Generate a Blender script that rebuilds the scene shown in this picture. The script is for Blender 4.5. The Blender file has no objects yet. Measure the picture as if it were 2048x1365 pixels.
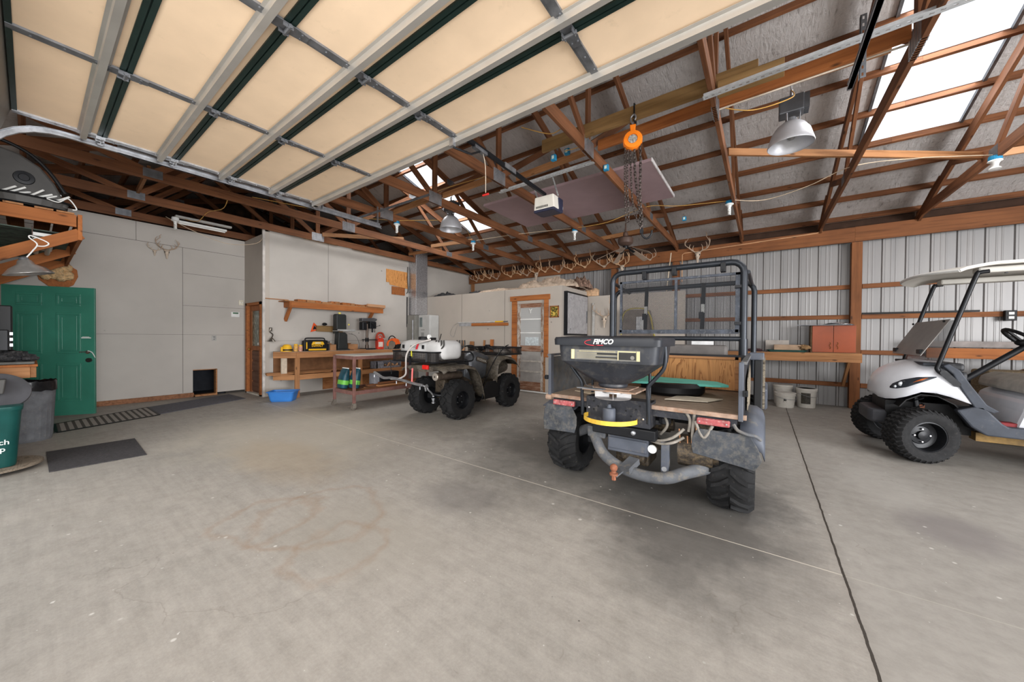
import bpy, bmesh, math, random
from mathutils import Vector, Matrix
R = math.radians
S = bpy.context.scene
COL = S.collection
random.seed(7)

# ------------------------------------------------------------------ camera
yaw, pit, rol, FPX, CAMH = .6241338, -.0116372, .0084174, 694.5, 1.33
fwd = Vector((-math.sin(yaw)*math.cos(pit), math.cos(yaw)*math.cos(pit), math.sin(pit)))
r0 = Vector((math.cos(yaw), math.sin(yaw), 0)); u0 = r0.cross(fwd)
rgt = r0*math.cos(rol)+u0*math.sin(rol); up_ = -r0*math.sin(rol)+u0*math.cos(rol)
cam_d = bpy.data.cameras.new('camera'); cam = bpy.data.objects.new('camera', cam_d); COL.objects.link(cam)
m = Matrix((rgt, up_, -fwd)).transposed().to_4x4(); m.translation = (0, 0, CAMH); cam.matrix_world = m
cam_d.sensor_width = 36; cam_d.lens = 36*FPX/2048; cam_d.clip_start = .02; cam_d.clip_end = 200
S.camera = cam

# ------------------------------------------------------------------ light
w = bpy.data.worlds.new('sky'); S.world = w; w.use_nodes = True
bg = w.node_tree.nodes['Background']; bg.inputs[0].default_value = (.93, .96, 1, 1); bg.inputs[1].default_value = 2.8
S.view_settings.view_transform = 'Standard'; S.view_settings.look = 'None'
S.view_settings.gamma = 1; S.view_settings.use_curve_mapping = False
S.view_settings.exposure = -0.64
sun_d = bpy.data.lights.new('hazy_sun', 'SUN'); sun_d.energy = 6.0; sun_d.angle = R(70); sun_d.color = (1, .985, .96)
sun = bpy.data.objects.new('hazy_sun', sun_d); COL.objects.link(sun); sun.location = (6, -12, 6)
sun.rotation_euler = Vector((-.50, .86, -.12)).to_track_quat('-Z', 'Y').to_euler()
# fill lamps added in the door opening and at the right, plus skylight daylight
def area(name, loc, to, sx, sy, e, col=(1, 1, 1)):
    d = bpy.data.lights.new(name, 'AREA'); d.shape = 'RECTANGLE'; d.size = sx; d.size_y = sy; d.energy = e; d.color = col
    o = bpy.data.objects.new(name, d); COL.objects.link(o); o.location = loc
    o.rotation_euler = (Vector(to)-Vector(loc)).to_track_quat('-Z', 'Y').to_euler(); return o
area('door_daylight_fill', (-2.5, -.5, 1.5), (-2.5, 6, 2.9), 6, 2.4, 12, (.97, .98, 1))
area('high_door_fill', (-1.5, -.5, 2.75), (-5.5, 7, 2.2), 4, .7, 100, (1, .98, .95))  # added fill lamp, sends light to the far left
for sx in (1.66, -6.36):
    area('skylight_daylight', (sx, 5.75, 4.86), (sx, 5.1, 2.9), .85, 3.0, 110, (1, .99, .97))
area('side_fill', (7.6, .6, 1.6), (-6, 2.4, 2.2), 4.5, 2.6, 1500, (.97, .98, 1))  # added fill lamp at the unseen right end, evens out the falloff

# ------------------------------------------------------------------ materials
def lin(c):
    return tuple(((v/255)/12.92 if v/255 <= .04045 else ((v/255+.055)/1.055)**2.4) for v in c)+(1,)

class N:
    """tiny node helper"""
    def __init__(s, name):
        s.m = bpy.data.materials.new(name); s.m.use_nodes = True; s.t = s.m.node_tree
        s.b = s.t.nodes['Principled BSDF']; s.out = s.t.nodes['Material Output']
        s.b.inputs['Specular IOR Level'].default_value = .28
        s.co = s.new('ShaderNodeTexCoord').outputs['Object']
    def new(s, k, **kw):
        n = s.t.nodes.new(k)
        for a, v in kw.items(): setattr(n, a, v)
        return n
    def ln(s, a, b): s.t.links.new(a, b)
    def mapping(s, scale=(1, 1, 1), co=None):
        n = s.new('ShaderNodeMapping'); n.inputs['Scale'].default_value = scale
        s.ln(co or s.co, n.inputs[0]); return n.outputs[0]
    def noise(s, scale, detail=3, co=None, rough=.55, dist=0):
        n = s.new('ShaderNodeTexNoise'); n.inputs['Scale'].default_value = scale; n.inputs['Detail'].default_value = detail
        n.inputs['Roughness'].default_value = rough; n.inputs['Distortion'].default_value = dist
        s.ln(co or s.co, n.inputs['Vector']); return n.outputs['Fac']
    def ramp(s, f, stops):
        n = s.new('ShaderNodeValToRGB'); e = n.color_ramp.elements
        while len(e) < len(stops): e.new(.5)
        for q, (p, c) in zip(e, stops): q.position = p; q.color = c if len(c) == 4 else lin(c)
        s.ln(f, n.inputs[0]); return n.outputs[0]
    def mix(s, f, a, b, mode='MIX'):
        n = s.new('ShaderNodeMix', data_type='RGBA', blend_type=mode)
        for i, v in ((0, f), (6, a), (7, b)):
            if isinstance(v, (int, float)): n.inputs[i].default_value = v
            elif isinstance(v, tuple): n.inputs[i].default_value = v if len(v) == 4 else lin(v)
            else: s.ln(v, n.inputs[i])
        return n.outputs[2]
    def math(s, op, a, b=None, c=None):
        n = s.new('ShaderNodeMath', operation=op)
        for i, v in enumerate((a, b, c)):
            if v is None: continue
            if isinstance(v, (int, float)): n.inputs[i].default_value = v
            else: s.ln(v, n.inputs[i])
        return n.outputs[0]
    def xyz(s, co=None):
        n = s.new('ShaderNodeSeparateXYZ'); s.ln(co or s.co, n.inputs[0]); return n.outputs
    def color(s, c):
        if isinstance(c, tuple): s.b.inputs['Base Color'].default_value = c if len(c) == 4 else lin(c)
        else: s.ln(c, s.b.inputs['Base Color'])
    def pr(s, rough=None, metal=None):
        if rough is not None: s.b.inputs['Roughness'].default_value = rough
        if metal is not None: s.b.inputs['Metallic'].default_value = metal
    def bump(s, h, strength=.3, dist=.01):
        n = s.new('ShaderNodeBump'); n.inputs['Strength'].default_value = strength; n.inputs['Distance'].default_value = dist
        s.ln(h, n.inputs['Height']); s.ln(n.outputs[0], s.b.inputs['Normal'])

MATS = {}
def pm(name, c, rough=.55, metal=0, var=.12, vs=6, c2=None, amt=.5, bump=0, bs=40):
    """painted / plastic / metal surface with gentle procedural variation; c2 = colour of dirt or wear patches"""
    if name in MATS: return MATS[name]
    n = N(name); n.pr(rough, metal)
    f = n.noise(vs, 4)
    lo = tuple(max(0, v*(1-var)) for v in c); hi = tuple(min(255, v*(1+var)) for v in c)
    col = n.ramp(f, [(.3, lo), (.7, hi)])
    if c2:
        g = n.noise(vs*2.3, 6, rough=.7)
        k = n.ramp(g, [(max(.05, .62-amt*.4), (0, 0, 0, 1)), (.8, (1, 1, 1, 1))])
        col = n.mix(k, col, c2)
    n.color(col)
    if bump: n.bump(n.noise(bs, 4), bump, .004)
    MATS[name] = n.m; return n.m

def wood(name, c, dark, rough=.7, knots=True, gs=1.0, axis=0):
    if name in MATS: return MATS[name]
    n = N(name); n.pr(rough)
    sc = [22*gs]*3; sc[axis] = 1.2*gs
    oi = n.new('ShaderNodeObjectInfo')
    add = n.new('ShaderNodeVectorMath', operation='ADD'); n.ln(n.co, add.inputs[0])
    mul = n.new('ShaderNodeVectorMath', operation='SCALE'); n.ln(oi.outputs['Location'], mul.inputs[0]); mul.inputs['Scale'].default_value = 1.7
    n.ln(mul.outputs[0], add.inputs[1])
    mp = n.mapping(tuple(sc), add.outputs[0])
    f = n.noise(1, 5, mp, .6, .6)
    col = n.ramp(f, [(.25, dark), (.5, c), (.8, tuple(min(255, v*1.13) for v in c))])
    big = n.noise(1.6, 3, add.outputs[0])
    col = n.mix(n.ramp(big, [(.35, (0, 0, 0, 1)), (.75, (.55, .55, .55, 1))]), col, dark)
    rv = n.math('MULTIPLY', oi.outputs['Random'], .28)
    col = n.mix(rv, col, tuple(v*.62 for v in c))
    if knots:
        v = n.new('ShaderNodeTexVoronoi'); v.inputs['Scale'].default_value = 1
        s2 = [8.]*3; s2[axis] = 2.6
        n.ln(n.mapping(tuple(s2), add.outputs[0]), v.inputs['Vector'])
        k = n.ramp(v.outputs['Distance'], [(.05, (.8, .8, .8, 1)), (.13, (0, 0, 0, 1))])
        col = n.mix(k, col, tuple(v_*.4 for v_ in dark))
    n.color(col); n.bump(f, .25, .003)
    MATS[name] = n.m; return n.m

def plywood(name, c, dark, axis=2, s=1.0):
    if name in MATS: return MATS[name]
    n = N(name); n.pr(.65)
    sc = [9*s]*3; sc[axis] = 1.1*s
    f = n.noise(1, 3, n.mapping(tuple(sc)), .5, 1.6)
    wv = n.math('FRACT', n.math('MULTIPLY', f, 9))
    n.color(n.ramp(wv, [(0, dark), (.35, c), (1, tuple(min(255, v*1.08) for v in c))]))
    MATS[name] = n.m; return n.m

# ------------------------------------------------------------------ mesh helpers
class MB:
    def __init__(s): s.v = []; s.f = []; s.mi = []; s.cur = 0
    def add(s, vs, fs):
        o = len(s.v); s.v += [tuple(x) for x in vs]; s.f += [tuple(i+o for i in q) for q in fs]; s.mi += [s.cur]*len(fs); return s
    def box(s, x0, x1, y0, y1, z0, z1, M=None):
        vs = [Vector((x, y, z)) for z in (z0, z1) for y in (y0, y1) for x in (x0, x1)]
        if M: vs = [M @ v for v in vs]
        return s.add(vs, [(0, 2, 3, 1), (4, 5, 7, 6), (0, 1, 5, 4), (2, 6, 7, 3), (0, 4, 6, 2), (1, 3, 7, 5)])
    def cbox(s, c, d, M=None):
        return s.box(c[0]-d[0]/2, c[0]+d[0]/2, c[1]-d[1]/2, c[1]+d[1]/2, c[2]-d[2]/2, c[2]+d[2]/2, M)
    def beam(s, p, q, w_, h_, up=(0, 0, 1), w2=None, h2=None):
        p = Vector(p); q = Vector(q); d = (q-p).normalized(); u = Vector(up)
        sd = d.cross(u)
        if sd.length < 1e-4: sd = d.cross(Vector((0, 1, 0)))
        sd.normalize(); u = sd.cross(d)
        w2 = w_ if w2 is None else w2; h2 = h_ if h2 is None else h2
        vs = []
        for c, a, b in ((p, w_, h_), (q, w2, h2)):
            vs += [c-sd*a/2-u*b/2, c+sd*a/2-u*b/2, c+sd*a/2+u*b/2, c-sd*a/2+u*b/2]
        return s.add(vs, [(0, 1, 2, 3), (7, 6, 5, 4), (0, 4, 5, 1), (1, 5, 6, 2), (2, 6, 7, 3), (3, 7, 4, 0)])
    def tube(s, pts, r, n=8, closed=False, cap=True, radii=None):
        P = [Vector(p) for p in pts]; k = len(P); rings = []
        prev = None
        for i in range(k):
            if closed: t = (P[(i+1) % k]-P[i-1])
            else: t = P[min(i+1, k-1)]-P[max(i-1, 0)]
            t.normalize()
            if prev is None:
                a = t.cross(Vector((0, 0, 1)))
                if a.length < .05: a = t.cross(Vector((0, 1, 0)))
            else:
                a = prev - t*prev.dot(t)
            a.normalize(); prev = a; b = t.cross(a)
            rr = radii[i] if radii else r
            rings.append([P[i]+(a*math.cos(2*math.pi*j/n)+b*math.sin(2*math.pi*j/n))*rr for j in range(n)])
        return s.rings(rings, closed, cap)
    def rings(s, rings, closed=False, cap=True):
        n = len(rings[0]); k = len(rings); vs = [v for r in rings for v in r]; fs = []
        for i in range(k if closed else k-1):
            i2 = (i+1) % k
            for j in range(n):
                j2 = (j+1) % n; fs.append((i*n+j, i*n+j2, i2*n+j2, i2*n+j))
        if cap and not closed:
            fs.append(tuple(range(n-1, -1, -1))); fs.append(tuple((k-1)*n+j for j in range(n)))
        return s.add(vs, fs)
    def lathe(s, prof, n=24, M=None, cap=True, a0=0, a1=360):
        """prof = [(r, z)...] revolved about z"""
        M = M or Matrix(); full = abs(a1-a0) >= 360; rings = []
        for r, z in prof:
            rings.append([M @ Vector((r*math.cos(R(a0+(a1-a0)*j/(n if full else n-1))), r*math.sin(R(a0+(a1-a0)*j/(n if full else n-1))), z)) for j in range(n)])
        if full: return s.rings(rings, False, cap)
        vs = [v for r in rings for v in r]; fs = []
        for i in range(len(rings)-1):
            for j in range(n-1): fs.append((i*n+j, i*n+j+1, (i+1)*n+j+1, (i+1)*n+j))
        return s.add(vs, fs)
    def cyl(s, p, q, r, n=16, r2=None):
        p = Vector(p); q = Vector(q); return s.tube([p, q], r, n, radii=[r, r if r2 is None else r2])
    def prism(s, pts, t, M=None):
        """pts 2-D outline in local xy, thickness t along z, M places it"""
        M = M or Matrix(); n = len(pts)
        vs = [M @ Vector((x, y, 0)) for x, y in pts]+[M @ Vector((x, y, t)) for x, y in pts]
        fs = [tuple(range(n-1, -1, -1)), tuple(range(n, 2*n))]+[(i, (i+1) % n, n+(i+1) % n, n+i) for i in range(n)]
        return s.add(vs, fs)
    def ball(s, c, r, sx=1, sy=1, sz=1, n=12, m_=8, M=None, jit=0, rnd=None):
        c = Vector(c); rings = []
        for i in range(1, m_):
            a = math.pi*i/m_; ring = []
            for j in range(n):
                b = 2*math.pi*j/n; k = 1+((rnd or random).uniform(-jit, jit) if jit else 0)
                v = Vector((math.sin(a)*math.cos(b)*sx, math.sin(a)*math.sin(b)*sy, math.cos(a)*sz))*r*k
                ring.append(c+(M @ v if M else v))
            rings.append(ring)
        o = len(s.v); s.rings(rings, False, False)
        top = Vector((0, 0, r*sz)); bot = -top
        if M: top = M @ top; bot = M @ bot
        t = len(s.v); s.v += [tuple(c+top), tuple(c+bot)]
        for j in range(n):
            s.f.append((o+(j+1) % n, o+j, t)); s.f.append((o+(m_-2)*n+j, o+(m_-2)*n+(j+1) % n, t+1)); s.mi += [s.cur]*2
        return s
    def grid(s, fn, nu, nv):
        vs = [fn(i/nu, j/nv) for j in range(nv+1) for i in range(nu+1)]
        return s.add(vs, [(j*(nu+1)+i, j*(nu+1)+i+1, (j+1)*(nu+1)+i+1, (j+1)*(nu+1)+i) for j in range(nv) for i in range(nu)])
    def build(s, name, mat, parent=None, smooth=None, bev=0, sol=0, sub=0, local=False, recalc=True):
        me = bpy.data.meshes.new(name); off = Vector((0, 0, 0))
        if parent is not None and not local: off = ROOT.get(parent.name, off)
        me.from_pydata([tuple(Vector(v)-off) for v in s.v], [], s.f)
        mats = mat if isinstance(mat, (list, tuple)) else [mat]
        for q in mats: me.materials.append(q)
        if len(mats) > 1: me.polygons.foreach_set('material_index', s.mi)
        if recalc:
            b = bmesh.new(); b.from_mesh(me); bmesh.ops.recalc_face_normals(b, faces=b.faces); b.to_mesh(me); b.free()
        if smooth:
            me.polygons.foreach_set('use_smooth', [True]*len(me.polygons)); me.set_sharp_from_angle(angle=R(smooth))
        o = bpy.data.objects.new(name, me); COL.objects.link(o)
        if parent is not None: o.parent = parent; ROOT[o.name] = ROOT.get(parent.name, Vector((0, 0, 0)))
        if sol: q = o.modifiers.new('solid', 'SOLIDIFY'); q.thickness = sol; q.offset = 0
        if bev: q = o.modifiers.new('bevel', 'BEVEL'); q.width = bev; q.segments = 2; q.limit_method = 'ANGLE'; q.angle_limit = R(35)
        if sub: q = o.modifiers.new('sub', 'SUBSURF'); q.levels = sub; q.render_levels = sub
        return o
ROOT = {}
def tag(o, label, cat, group=None, kind=None):
    if label: o['label'] = label
    if cat: o['category'] = cat
    if group: o['group'] = group
    if kind: o['kind'] = kind
    return o
def thing(name, label, cat, loc=(0, 0, 0), group=None, rz=0, kind=None):
    o = bpy.data.objects.new(name, None); COL.objects.link(o); o.location = loc; o.rotation_euler = (0, 0, rz)
    o.empty_display_size = .1; ROOT[o.name] = Vector(loc)
    return tag(o, label, cat, group, kind)
def struct(name, mb, mat, label=None, **k):
    o = mb.build(name, mat, **k)
    if not k.get('parent'): o['kind'] = 'structure'
    if label: o['label'] = label
    if not k.get('parent'): o['category'] = name.split('_')[0].split('.')[0]
    return o
def copy_tree(o, parent=None):
    c = o.copy(); COL.objects.link(c)
    if parent is not None: c.parent = parent
    ROOT[c.name] = ROOT.get(o.name, Vector((0, 0, 0)))
    for ch in o.children: copy_tree(ch, c)
    return c
def plank(name, p, q, w_, t_, mat, parent=None, up=(0, 0, 1), ext=0):
    """board from p to q: t_ = thickness across, w_ = height along up; its own local x runs along the grain"""
    p = Vector(p); q = Vector(q); d = (q-p); L = d.length; d.normalize(); u = Vector(up); sd = u.cross(d)
    if sd.length < 1e-4: sd = Vector((0, 1, 0)).cross(d)
    sd.normalize(); u = d.cross(sd)
    mb = MB().box(-L/2-ext, L/2+ext, -t_/2, t_/2, -w_/2, w_/2)
    o = mb.build(name, mat, None, bev=.003 if max(w_, t_) < .4 else 0)
    M = Matrix((d, sd, u)).transposed().to_4x4(); c = (p+q)/2
    if parent is not None:
        o.parent = parent; c = c-ROOT.get(parent.name, Vector((0, 0, 0))); ROOT[o.name] = ROOT.get(parent.name, Vector((0, 0, 0)))
    M.translation = c; o.matrix_local = M
    return o
def text(name, body, size, M, mat, parent=None, ext=.0008, align='CENTER', bold=0, shear=0):
    cu = bpy.data.curves.new(name, 'FONT'); cu.body = body; cu.size = size; cu.extrude = ext; cu.align_x = align; cu.align_y = 'CENTER'
    cu.offset = bold; cu.shear = shear; cu.resolution_u = 3
    t = bpy.data.objects.new(name+'_tmp', cu); COL.objects.link(t)
    dg = bpy.context.evaluated_depsgraph_get(); me = bpy.data.meshes.new_from_object(t.evaluated_get(dg))
    bpy.data.objects.remove(t); bpy.data.curves.remove(cu)
    me.materials.clear(); me.materials.append(mat); me.name = name
    o = bpy.data.objects.new(name, me); COL.objects.link(o)
    M = M.copy()
    if parent is not None:
        o.parent = parent; M.translation = M.translation-ROOT.get(parent.name, Vector((0, 0, 0))); ROOT[o.name] = ROOT.get(parent.name, Vector((0, 0, 0)))
    o.matrix_local = M
    return o
def frame(o, x, y):
    """matrix with origin o, local x along x, local y along y"""
    x = Vector(x).normalized(); y = Vector(y).normalized(); z = x.cross(y).normalized(); y = z.cross(x)
    M = Matrix((x, y, z)).transposed().to_4x4(); M.translation = Vector(o); return M
def smoothpath(pts, n=6):
    """Catmull-Rom through points"""
    P = [Vector(p) for p in pts]; out = []
    for i in range(len(P)-1):
        a = P[max(i-1, 0)]; b = P[i]; c = P[i+1]; d = P[min(i+2, len(P)-1)]
        for k in range(n):
            t = k/n; out.append(.5*((2*b)+(c-a)*t+(2*a-5*b+4*c-d)*t*t+(3*b-a-3*c+d)*t**3))
    out.append(P[-1]); return out
def rrect(w_, h_, r, n=4, cx=0, cy=0):
    pts = []
    for sx, sy, a in ((1, 1, 0), (-1, 1, 90), (-1, -1, 180), (1, -1, 270)):
        for k in range(n+1):
            t = R(a+90*k/n); pts.append((cx+sx*(w_/2-r)+r*math.cos(t), cy+sy*(h_/2-r)+r*math.sin(t)))
    return pts

ORD = ['leftmost', 'second', 'third', 'fourth', 'fifth', 'sixth', 'seventh', 'eighth', 'ninth', 'tenth', 'eleventh', 'twelfth', 'thirteenth', 'fourteenth', 'fifteenth']
# common materials
GIRT = wood('girt_lumber', (142, 90, 54), (92, 54, 30))
GALV = pm('galvanised_steel', (178, 180, 184), .38, .85, .12, 9, c2=(140, 140, 145), amt=.3)
STRUT = pm('bright_galvanised', (192, 188, 182), .32, .55, .04, 3)
ANG = pm('zinc_angle_steel', (196, 198, 200), .45, .3, .08, 20)
GALVD = pm('dull_galvanised_steel', (120, 122, 126), .5, .7, .15, 9)
BLKP = pm('black_plastic', (15, 15, 17), .5, 0, .15)
BLKM = pm('black_metal', (24, 25, 28), .42, .2, .15)
RUB = pm('tyre_rubber', (26, 26, 27), .85, 0, .15, 14, c2=(70, 67, 62), amt=.1, bump=.3, bs=60)
CHROME = pm('chrome', (215, 215, 218), .15, 1, .04)
WHITE = pm('white_plastic', (225, 225, 222), .4, 0, .04)
WHITEB = pm('bulb_white', (240, 240, 236), .3, 0, .02)
BLUEP = pm('blue_plastic', (35, 125, 165), .5, 0, .1)
WRED = wood('framing_lumber', (130, 84, 54), (80, 47, 28), gs=1)
WLIT = wood('pale_lit_pine', (205, 158, 118), (170, 116, 80), gs=1)  # pale wood tone, also painted on as sunlight on a brace
WOLD = wood('weathered_pine', (176, 126, 84), (130, 84, 50), gs=1)
WGRN = wood('treated_pine', (150, 118, 76), (116, 88, 52), gs=1)
WORG = wood('orange_pine', (176, 108, 58), (126, 70, 34), gs=1)
# ------------------------------------------------------------------ floor
def concrete():
    n = N('concrete'); n.pr(.55)
    X, Y, Z = n.xyz()
    base = n.ramp(n.noise(.55, 5, rough=.65), [(.3, (128, 124, 116)), (.5, (158, 152, 144)), (.72, (178, 170, 160))])
    fine = n.ramp(n.noise(9, 6, rough=.75), [(.3, (118, 114, 108)), (.55, (160, 156, 150)), (.8, (184, 180, 172))])
    c = n.mix(.5, base, fine)
    sp = n.ramp(n.noise(70, 5, rough=.8), [(.3, (112, 108, 102)), (.6, (172, 166, 158)), (.8, (205, 200, 192))]); c = n.mix(.22, c, sp)
    brush = n.ramp(n.noise(1, 5, n.mapping((2.2, 26, 1)), .7), [(.35, (128, 124, 118)), (.7, (186, 180, 172))]); c = n.mix(.16, c, brush)
    # smoother, paler slab to the right of the joint
    right = n.math('GREATER_THAN', X, .393)
    pale = n.mix(.35, n.ramp(n.noise(.5, 3), [(.3, (142, 137, 130)), (.7, (164, 159, 152))]), fine)
    c = n.mix(right, c, pale)
    # patches of dirt tracked in by the vehicles, one pale patch lifting the dim floor
    def patch(cx, cy, sx, sy, col, amt, ns=1.6, nd=.5):
        nonlocal c
        a = n.math('DIVIDE', n.math('SUBTRACT', X, cx), sx); b = n.math('DIVIDE', n.math('SUBTRACT', Y, cy), sy)
        d = n.math('SQRT', n.math('ADD', n.math('MULTIPLY', a, a), n.math('MULTIPLY', b, b)))
        d = n.math('ADD', d, n.math('MULTIPLY', n.math('SUBTRACT', n.noise(ns, 5, rough=.7), .5), nd*2))
        k = n.ramp(d, [(.45, (amt, amt, amt, 1)), (.98, (0, 0, 0, 1))])
        c = n.mix(k, c, col)
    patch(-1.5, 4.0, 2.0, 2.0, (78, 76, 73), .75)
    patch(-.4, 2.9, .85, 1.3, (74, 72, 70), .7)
    patch(-4.3, 3.9, 1.3, 1.3, (110, 106, 98), .35)
    patch(-3.7, 2.2, 1.3, .7, (138, 132, 122), .3)
    patch(-5.3, 2.2, 2.0, 1.5, (186, 178, 164), .6)  # paler tan zone, also painted to lift the dim mid floor
    patch(-2.2, 1.3, .9, .5, (150, 144, 134), .45)
    patch(-2.0, 2.1, .5, .35, (104, 100, 98), .5)
    patch(-4.2, 1.6, 1.2, .5, (160, 140, 112), .35)
    patch(1.1, 3.75, .33, .42, (128, 122, 120), .75, 2, .15)
    patch(2.6, 4.9, .55, .25, (176, 120, 70), .6, 3, .5)
    patch(.9, 4.6, .35, .7, (174, 170, 164), .4)
    RINGS = ((-2.62, 1.28, .42), (-2.12, 1.12, .26), (-2.9, 1.0, .3))
    # rusty rings where drums stood
    for cx, cy, r in RINGS:
        a = n.math('SUBTRACT', X, cx); b = n.math('SUBTRACT', Y, cy)
        d = n.math('SQRT', n.math('ADD', n.math('MULTIPLY', a, a), n.math('MULTIPLY', b, b)))
        d = n.math('ADD', d, n.math('MULTIPLY', n.math('SUBTRACT', n.noise(2.6, 5), .5), .55))
        d = n.math('ABSOLUTE', n.math('SUBTRACT', d, r))
        k = n.math('MULTIPLY', n.ramp(d, [(.0, (.5, .5, .5, 1)), (.05, (0, 0, 0, 1))]), n.noise(5, 4))
        c = n.mix(k, c, (140, 108, 78))
    # pale chips and paint drips
    for sc, th, col in ((3.2, .03, (200, 196, 190)), (7, .05, (205, 202, 196)), (15, .04, (196, 193, 188)), (5, .018, (70, 66, 62))):
        v = n.new('ShaderNodeTexVoronoi'); v.inputs['Scale'].default_value = sc; n.ln(n.co, v.inputs['Vector'])
        gate = n.math('GREATER_THAN', n.noise(sc*.35, 2), .52)
        k = n.math('MULTIPLY', n.ramp(v.outputs['Distance'], [(th, (1, 1, 1, 1)), (th*1.7, (0, 0, 0, 1))]), gate)
        c = n.mix(n.math('MULTIPLY', k, .8), c, col)
    # hairline cracks
    v = n.new('ShaderNodeTexVoronoi', feature='DISTANCE_TO_EDGE'); v.inputs['Scale'].default_value = .75
    dv = n.new('ShaderNodeVectorMath', operation='ADD'); nz = n.new('ShaderNodeTexNoise'); nz.inputs['Scale'].default_value = 1.7; nz.inputs['Detail'].default_value = 5; n.ln(n.co, nz.inputs['Vector'])
    n.ln(n.co, dv.inputs[0]); n.ln(nz.outputs['Color'], dv.inputs[1]); n.ln(dv.outputs[0], v.inputs['Vector'])
    k = n.math('MULTIPLY', n.ramp(v.outputs['Distance'], [(.001, (.3, .3, .3, 1)), (.004, (0, 0, 0, 1))]), n.math('GREATER_THAN', n.noise(.9, 3), .55))
    c = n.mix(k, c, (104, 96, 86))
    # saw-cut joints: a dusty pale one along x and a broken dark one along y
    wob = n.math('MULTIPLY', n.math('SUBTRACT', n.noise(9, 4), .5), .014)
    j1 = n.math('ABSOLUTE', n.math('SUBTRACT', Y, 2.675))
    k1 = n.math('MULTIPLY', n.math('LESS_THAN', j1, .0045), .85)
    left = n.math('LESS_THAN', X, .39)
    c = n.mix(n.math('MULTIPLY', k1, n.math('ADD', n.math('MULTIPLY', left, .7), .25)), c, (205, 198, 184))
    j2 = n.math('ABSOLUTE', n.math('SUBTRACT', n.math('ADD', X, wob), .393))
    k2 = n.math('LESS_THAN', j2, .006)
    edge = n.ramp(j2, [(.0, (.5, .5, .5, 1)), (.045, (0, 0, 0, 1))])
    c = n.mix(n.math('MULTIPLY', edge, n.noise(5, 4)), c, (120, 114, 106))
    c = n.mix(k2, c, (58, 52, 46))
    n.color(c)
    rg = n.ramp(n.noise(3, 4), [(.3, (.42, .42, .42, 1)), (.7, (.68, .68, .68, 1))]); n.ln(rg, n.b.inputs['Roughness'])
    n.bump(n.noise(26, 6, rough=.7), .12, .004)
    return n.m
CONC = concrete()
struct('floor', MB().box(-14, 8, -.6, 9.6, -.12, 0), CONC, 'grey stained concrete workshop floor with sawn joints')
# apron outside the open door
APR = pm('driveway_gravel', (226, 222, 214), .9, 0, .1, 3)  # unseen ground, whitened to bounce daylight up under the roof
struct('floor.001', MB().box(-16, 12, -14, -.6, -.16, -.04), APR, 'pale driveway outside the open door')

# ------------------------------------------------------------------ painted plywood walls
def painted_ply(name, c):
    n = N(name); n.pr(.6)
    f = n.noise(1.1, 3)
    col = n.ramp(f, [(.3, tuple(v*.965 for v in c)), (.7, tuple(min(255, v*1.03) for v in c))])
    g = n.noise(1, 4, n.mapping((5, 5, 60)), .7, .8)
    col = n.mix(n.ramp(g, [(.66, (0, 0, 0, 1)), (.74, (.35, .35, .35, 1))]), col, tuple(v*.72 for v in c))
    v = n.new('ShaderNodeTexVoronoi'); v.inputs['Scale'].default_value = 2.6; n.ln(n.co, v.inputs['Vector'])
    col = n.mix(n.ramp(v.outputs['Distance'], [(.035, (.7, .7, .7, 1)), (.06, (0, 0, 0, 1))]), col, tuple(v_*.6 for v_ in c))
    n.color(col); n.bump(g, .15, .003); return n.m
PLYG = painted_ply('grey_painted_plywood', (186, 180, 173))
PLYB = painted_ply('grey_beige_painted_plywood', (182, 173, 163))
SEAM = pm('dark_seam', (92, 86, 80), .8)
BARE = wood('sole_plate', (150, 104, 74), (100, 62, 42), axis=1)

wl = struct('wall_left', MB().box(-9.92, -9.8, -.5, .15, 0, 3.5).box(-9.92, -9.8, .15, 2.02, .09, 3.5).box(-9.92, -9.8, 2.42, 2.95, .05, 3.5)
            .box(-9.92, -9.8, 2.02, 2.42, .57, 3.5), PLYG, 'grey painted plywood wall around the green door')
mb = MB()
mb.box(-9.804, -9.797, -.4, 2.93, 3.13, 3.136).box(-9.804, -9.797, .55, 2.93, 1.32, 1.324)
mb.box(-9.804, -9.797, 1.86, 1.866, .1, 3.13)
for z in (2.6, 1.93): mb.box(-9.804, -9.797, 1.86, 2.93, z, z+.005)
mb.box(-9.804, -9.797, 1.2, 1.205, 3.13, 3.5)
mb.build('panel_seam', SEAM, wl)
plank('bottom_plate', (-9.79, .15, .045), (-9.79, 2.03, .045), .09, .04, BARE, wl)
mb = MB().box(-9.93, -9.77, 2.02, 2.05, 0, .03); mb.box(-9.93, -9.79, 2.40, 2.425, 0, .57).box(-9.93, -9.79, 2.02, 2.42, .56, .575).box(-9.93, -9.77, 2.02, 2.42, -.0, .035)
mb.build('pet_door_frame', WOLD, wl)
mb = MB().box(-10.6, -9.9, 1.9, 2.6, 0, .02).box(-10.6, -10.58, 1.9, 2.6, 0, .7).box(-10.6, -9.9, 1.9, 1.92, 0, .7).box(-10.6, -9.9, 2.58, 2.6, 0, .7).box(-10.6, -9.9, 1.9, 2.6, .68, .7)
mb.build('pet_door_recess', pm('dark_recess', (36, 38, 44), .8), wl)
# return wall holding the brown glazed door: opening x -9.62..-8.78, z 0..2.03
wc = struct('wall_corner', MB().box(-9.8, -9.66, 2.93, 3.03, 0, 3.5).box(-8.76, -8.65, 2.93, 3.03, 0, 3.55).box(-9.66, -8.76, 2.93, 3.03, 2.05, 3.5), PLYB, 'short grey wall over the brown glazed door')
MB().box(-8.68, -8.635, 2.9, 2.945, 0, 3.6).build('corner_strip', pm('painted_trim', (196, 190, 184), .5), wc)
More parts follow.
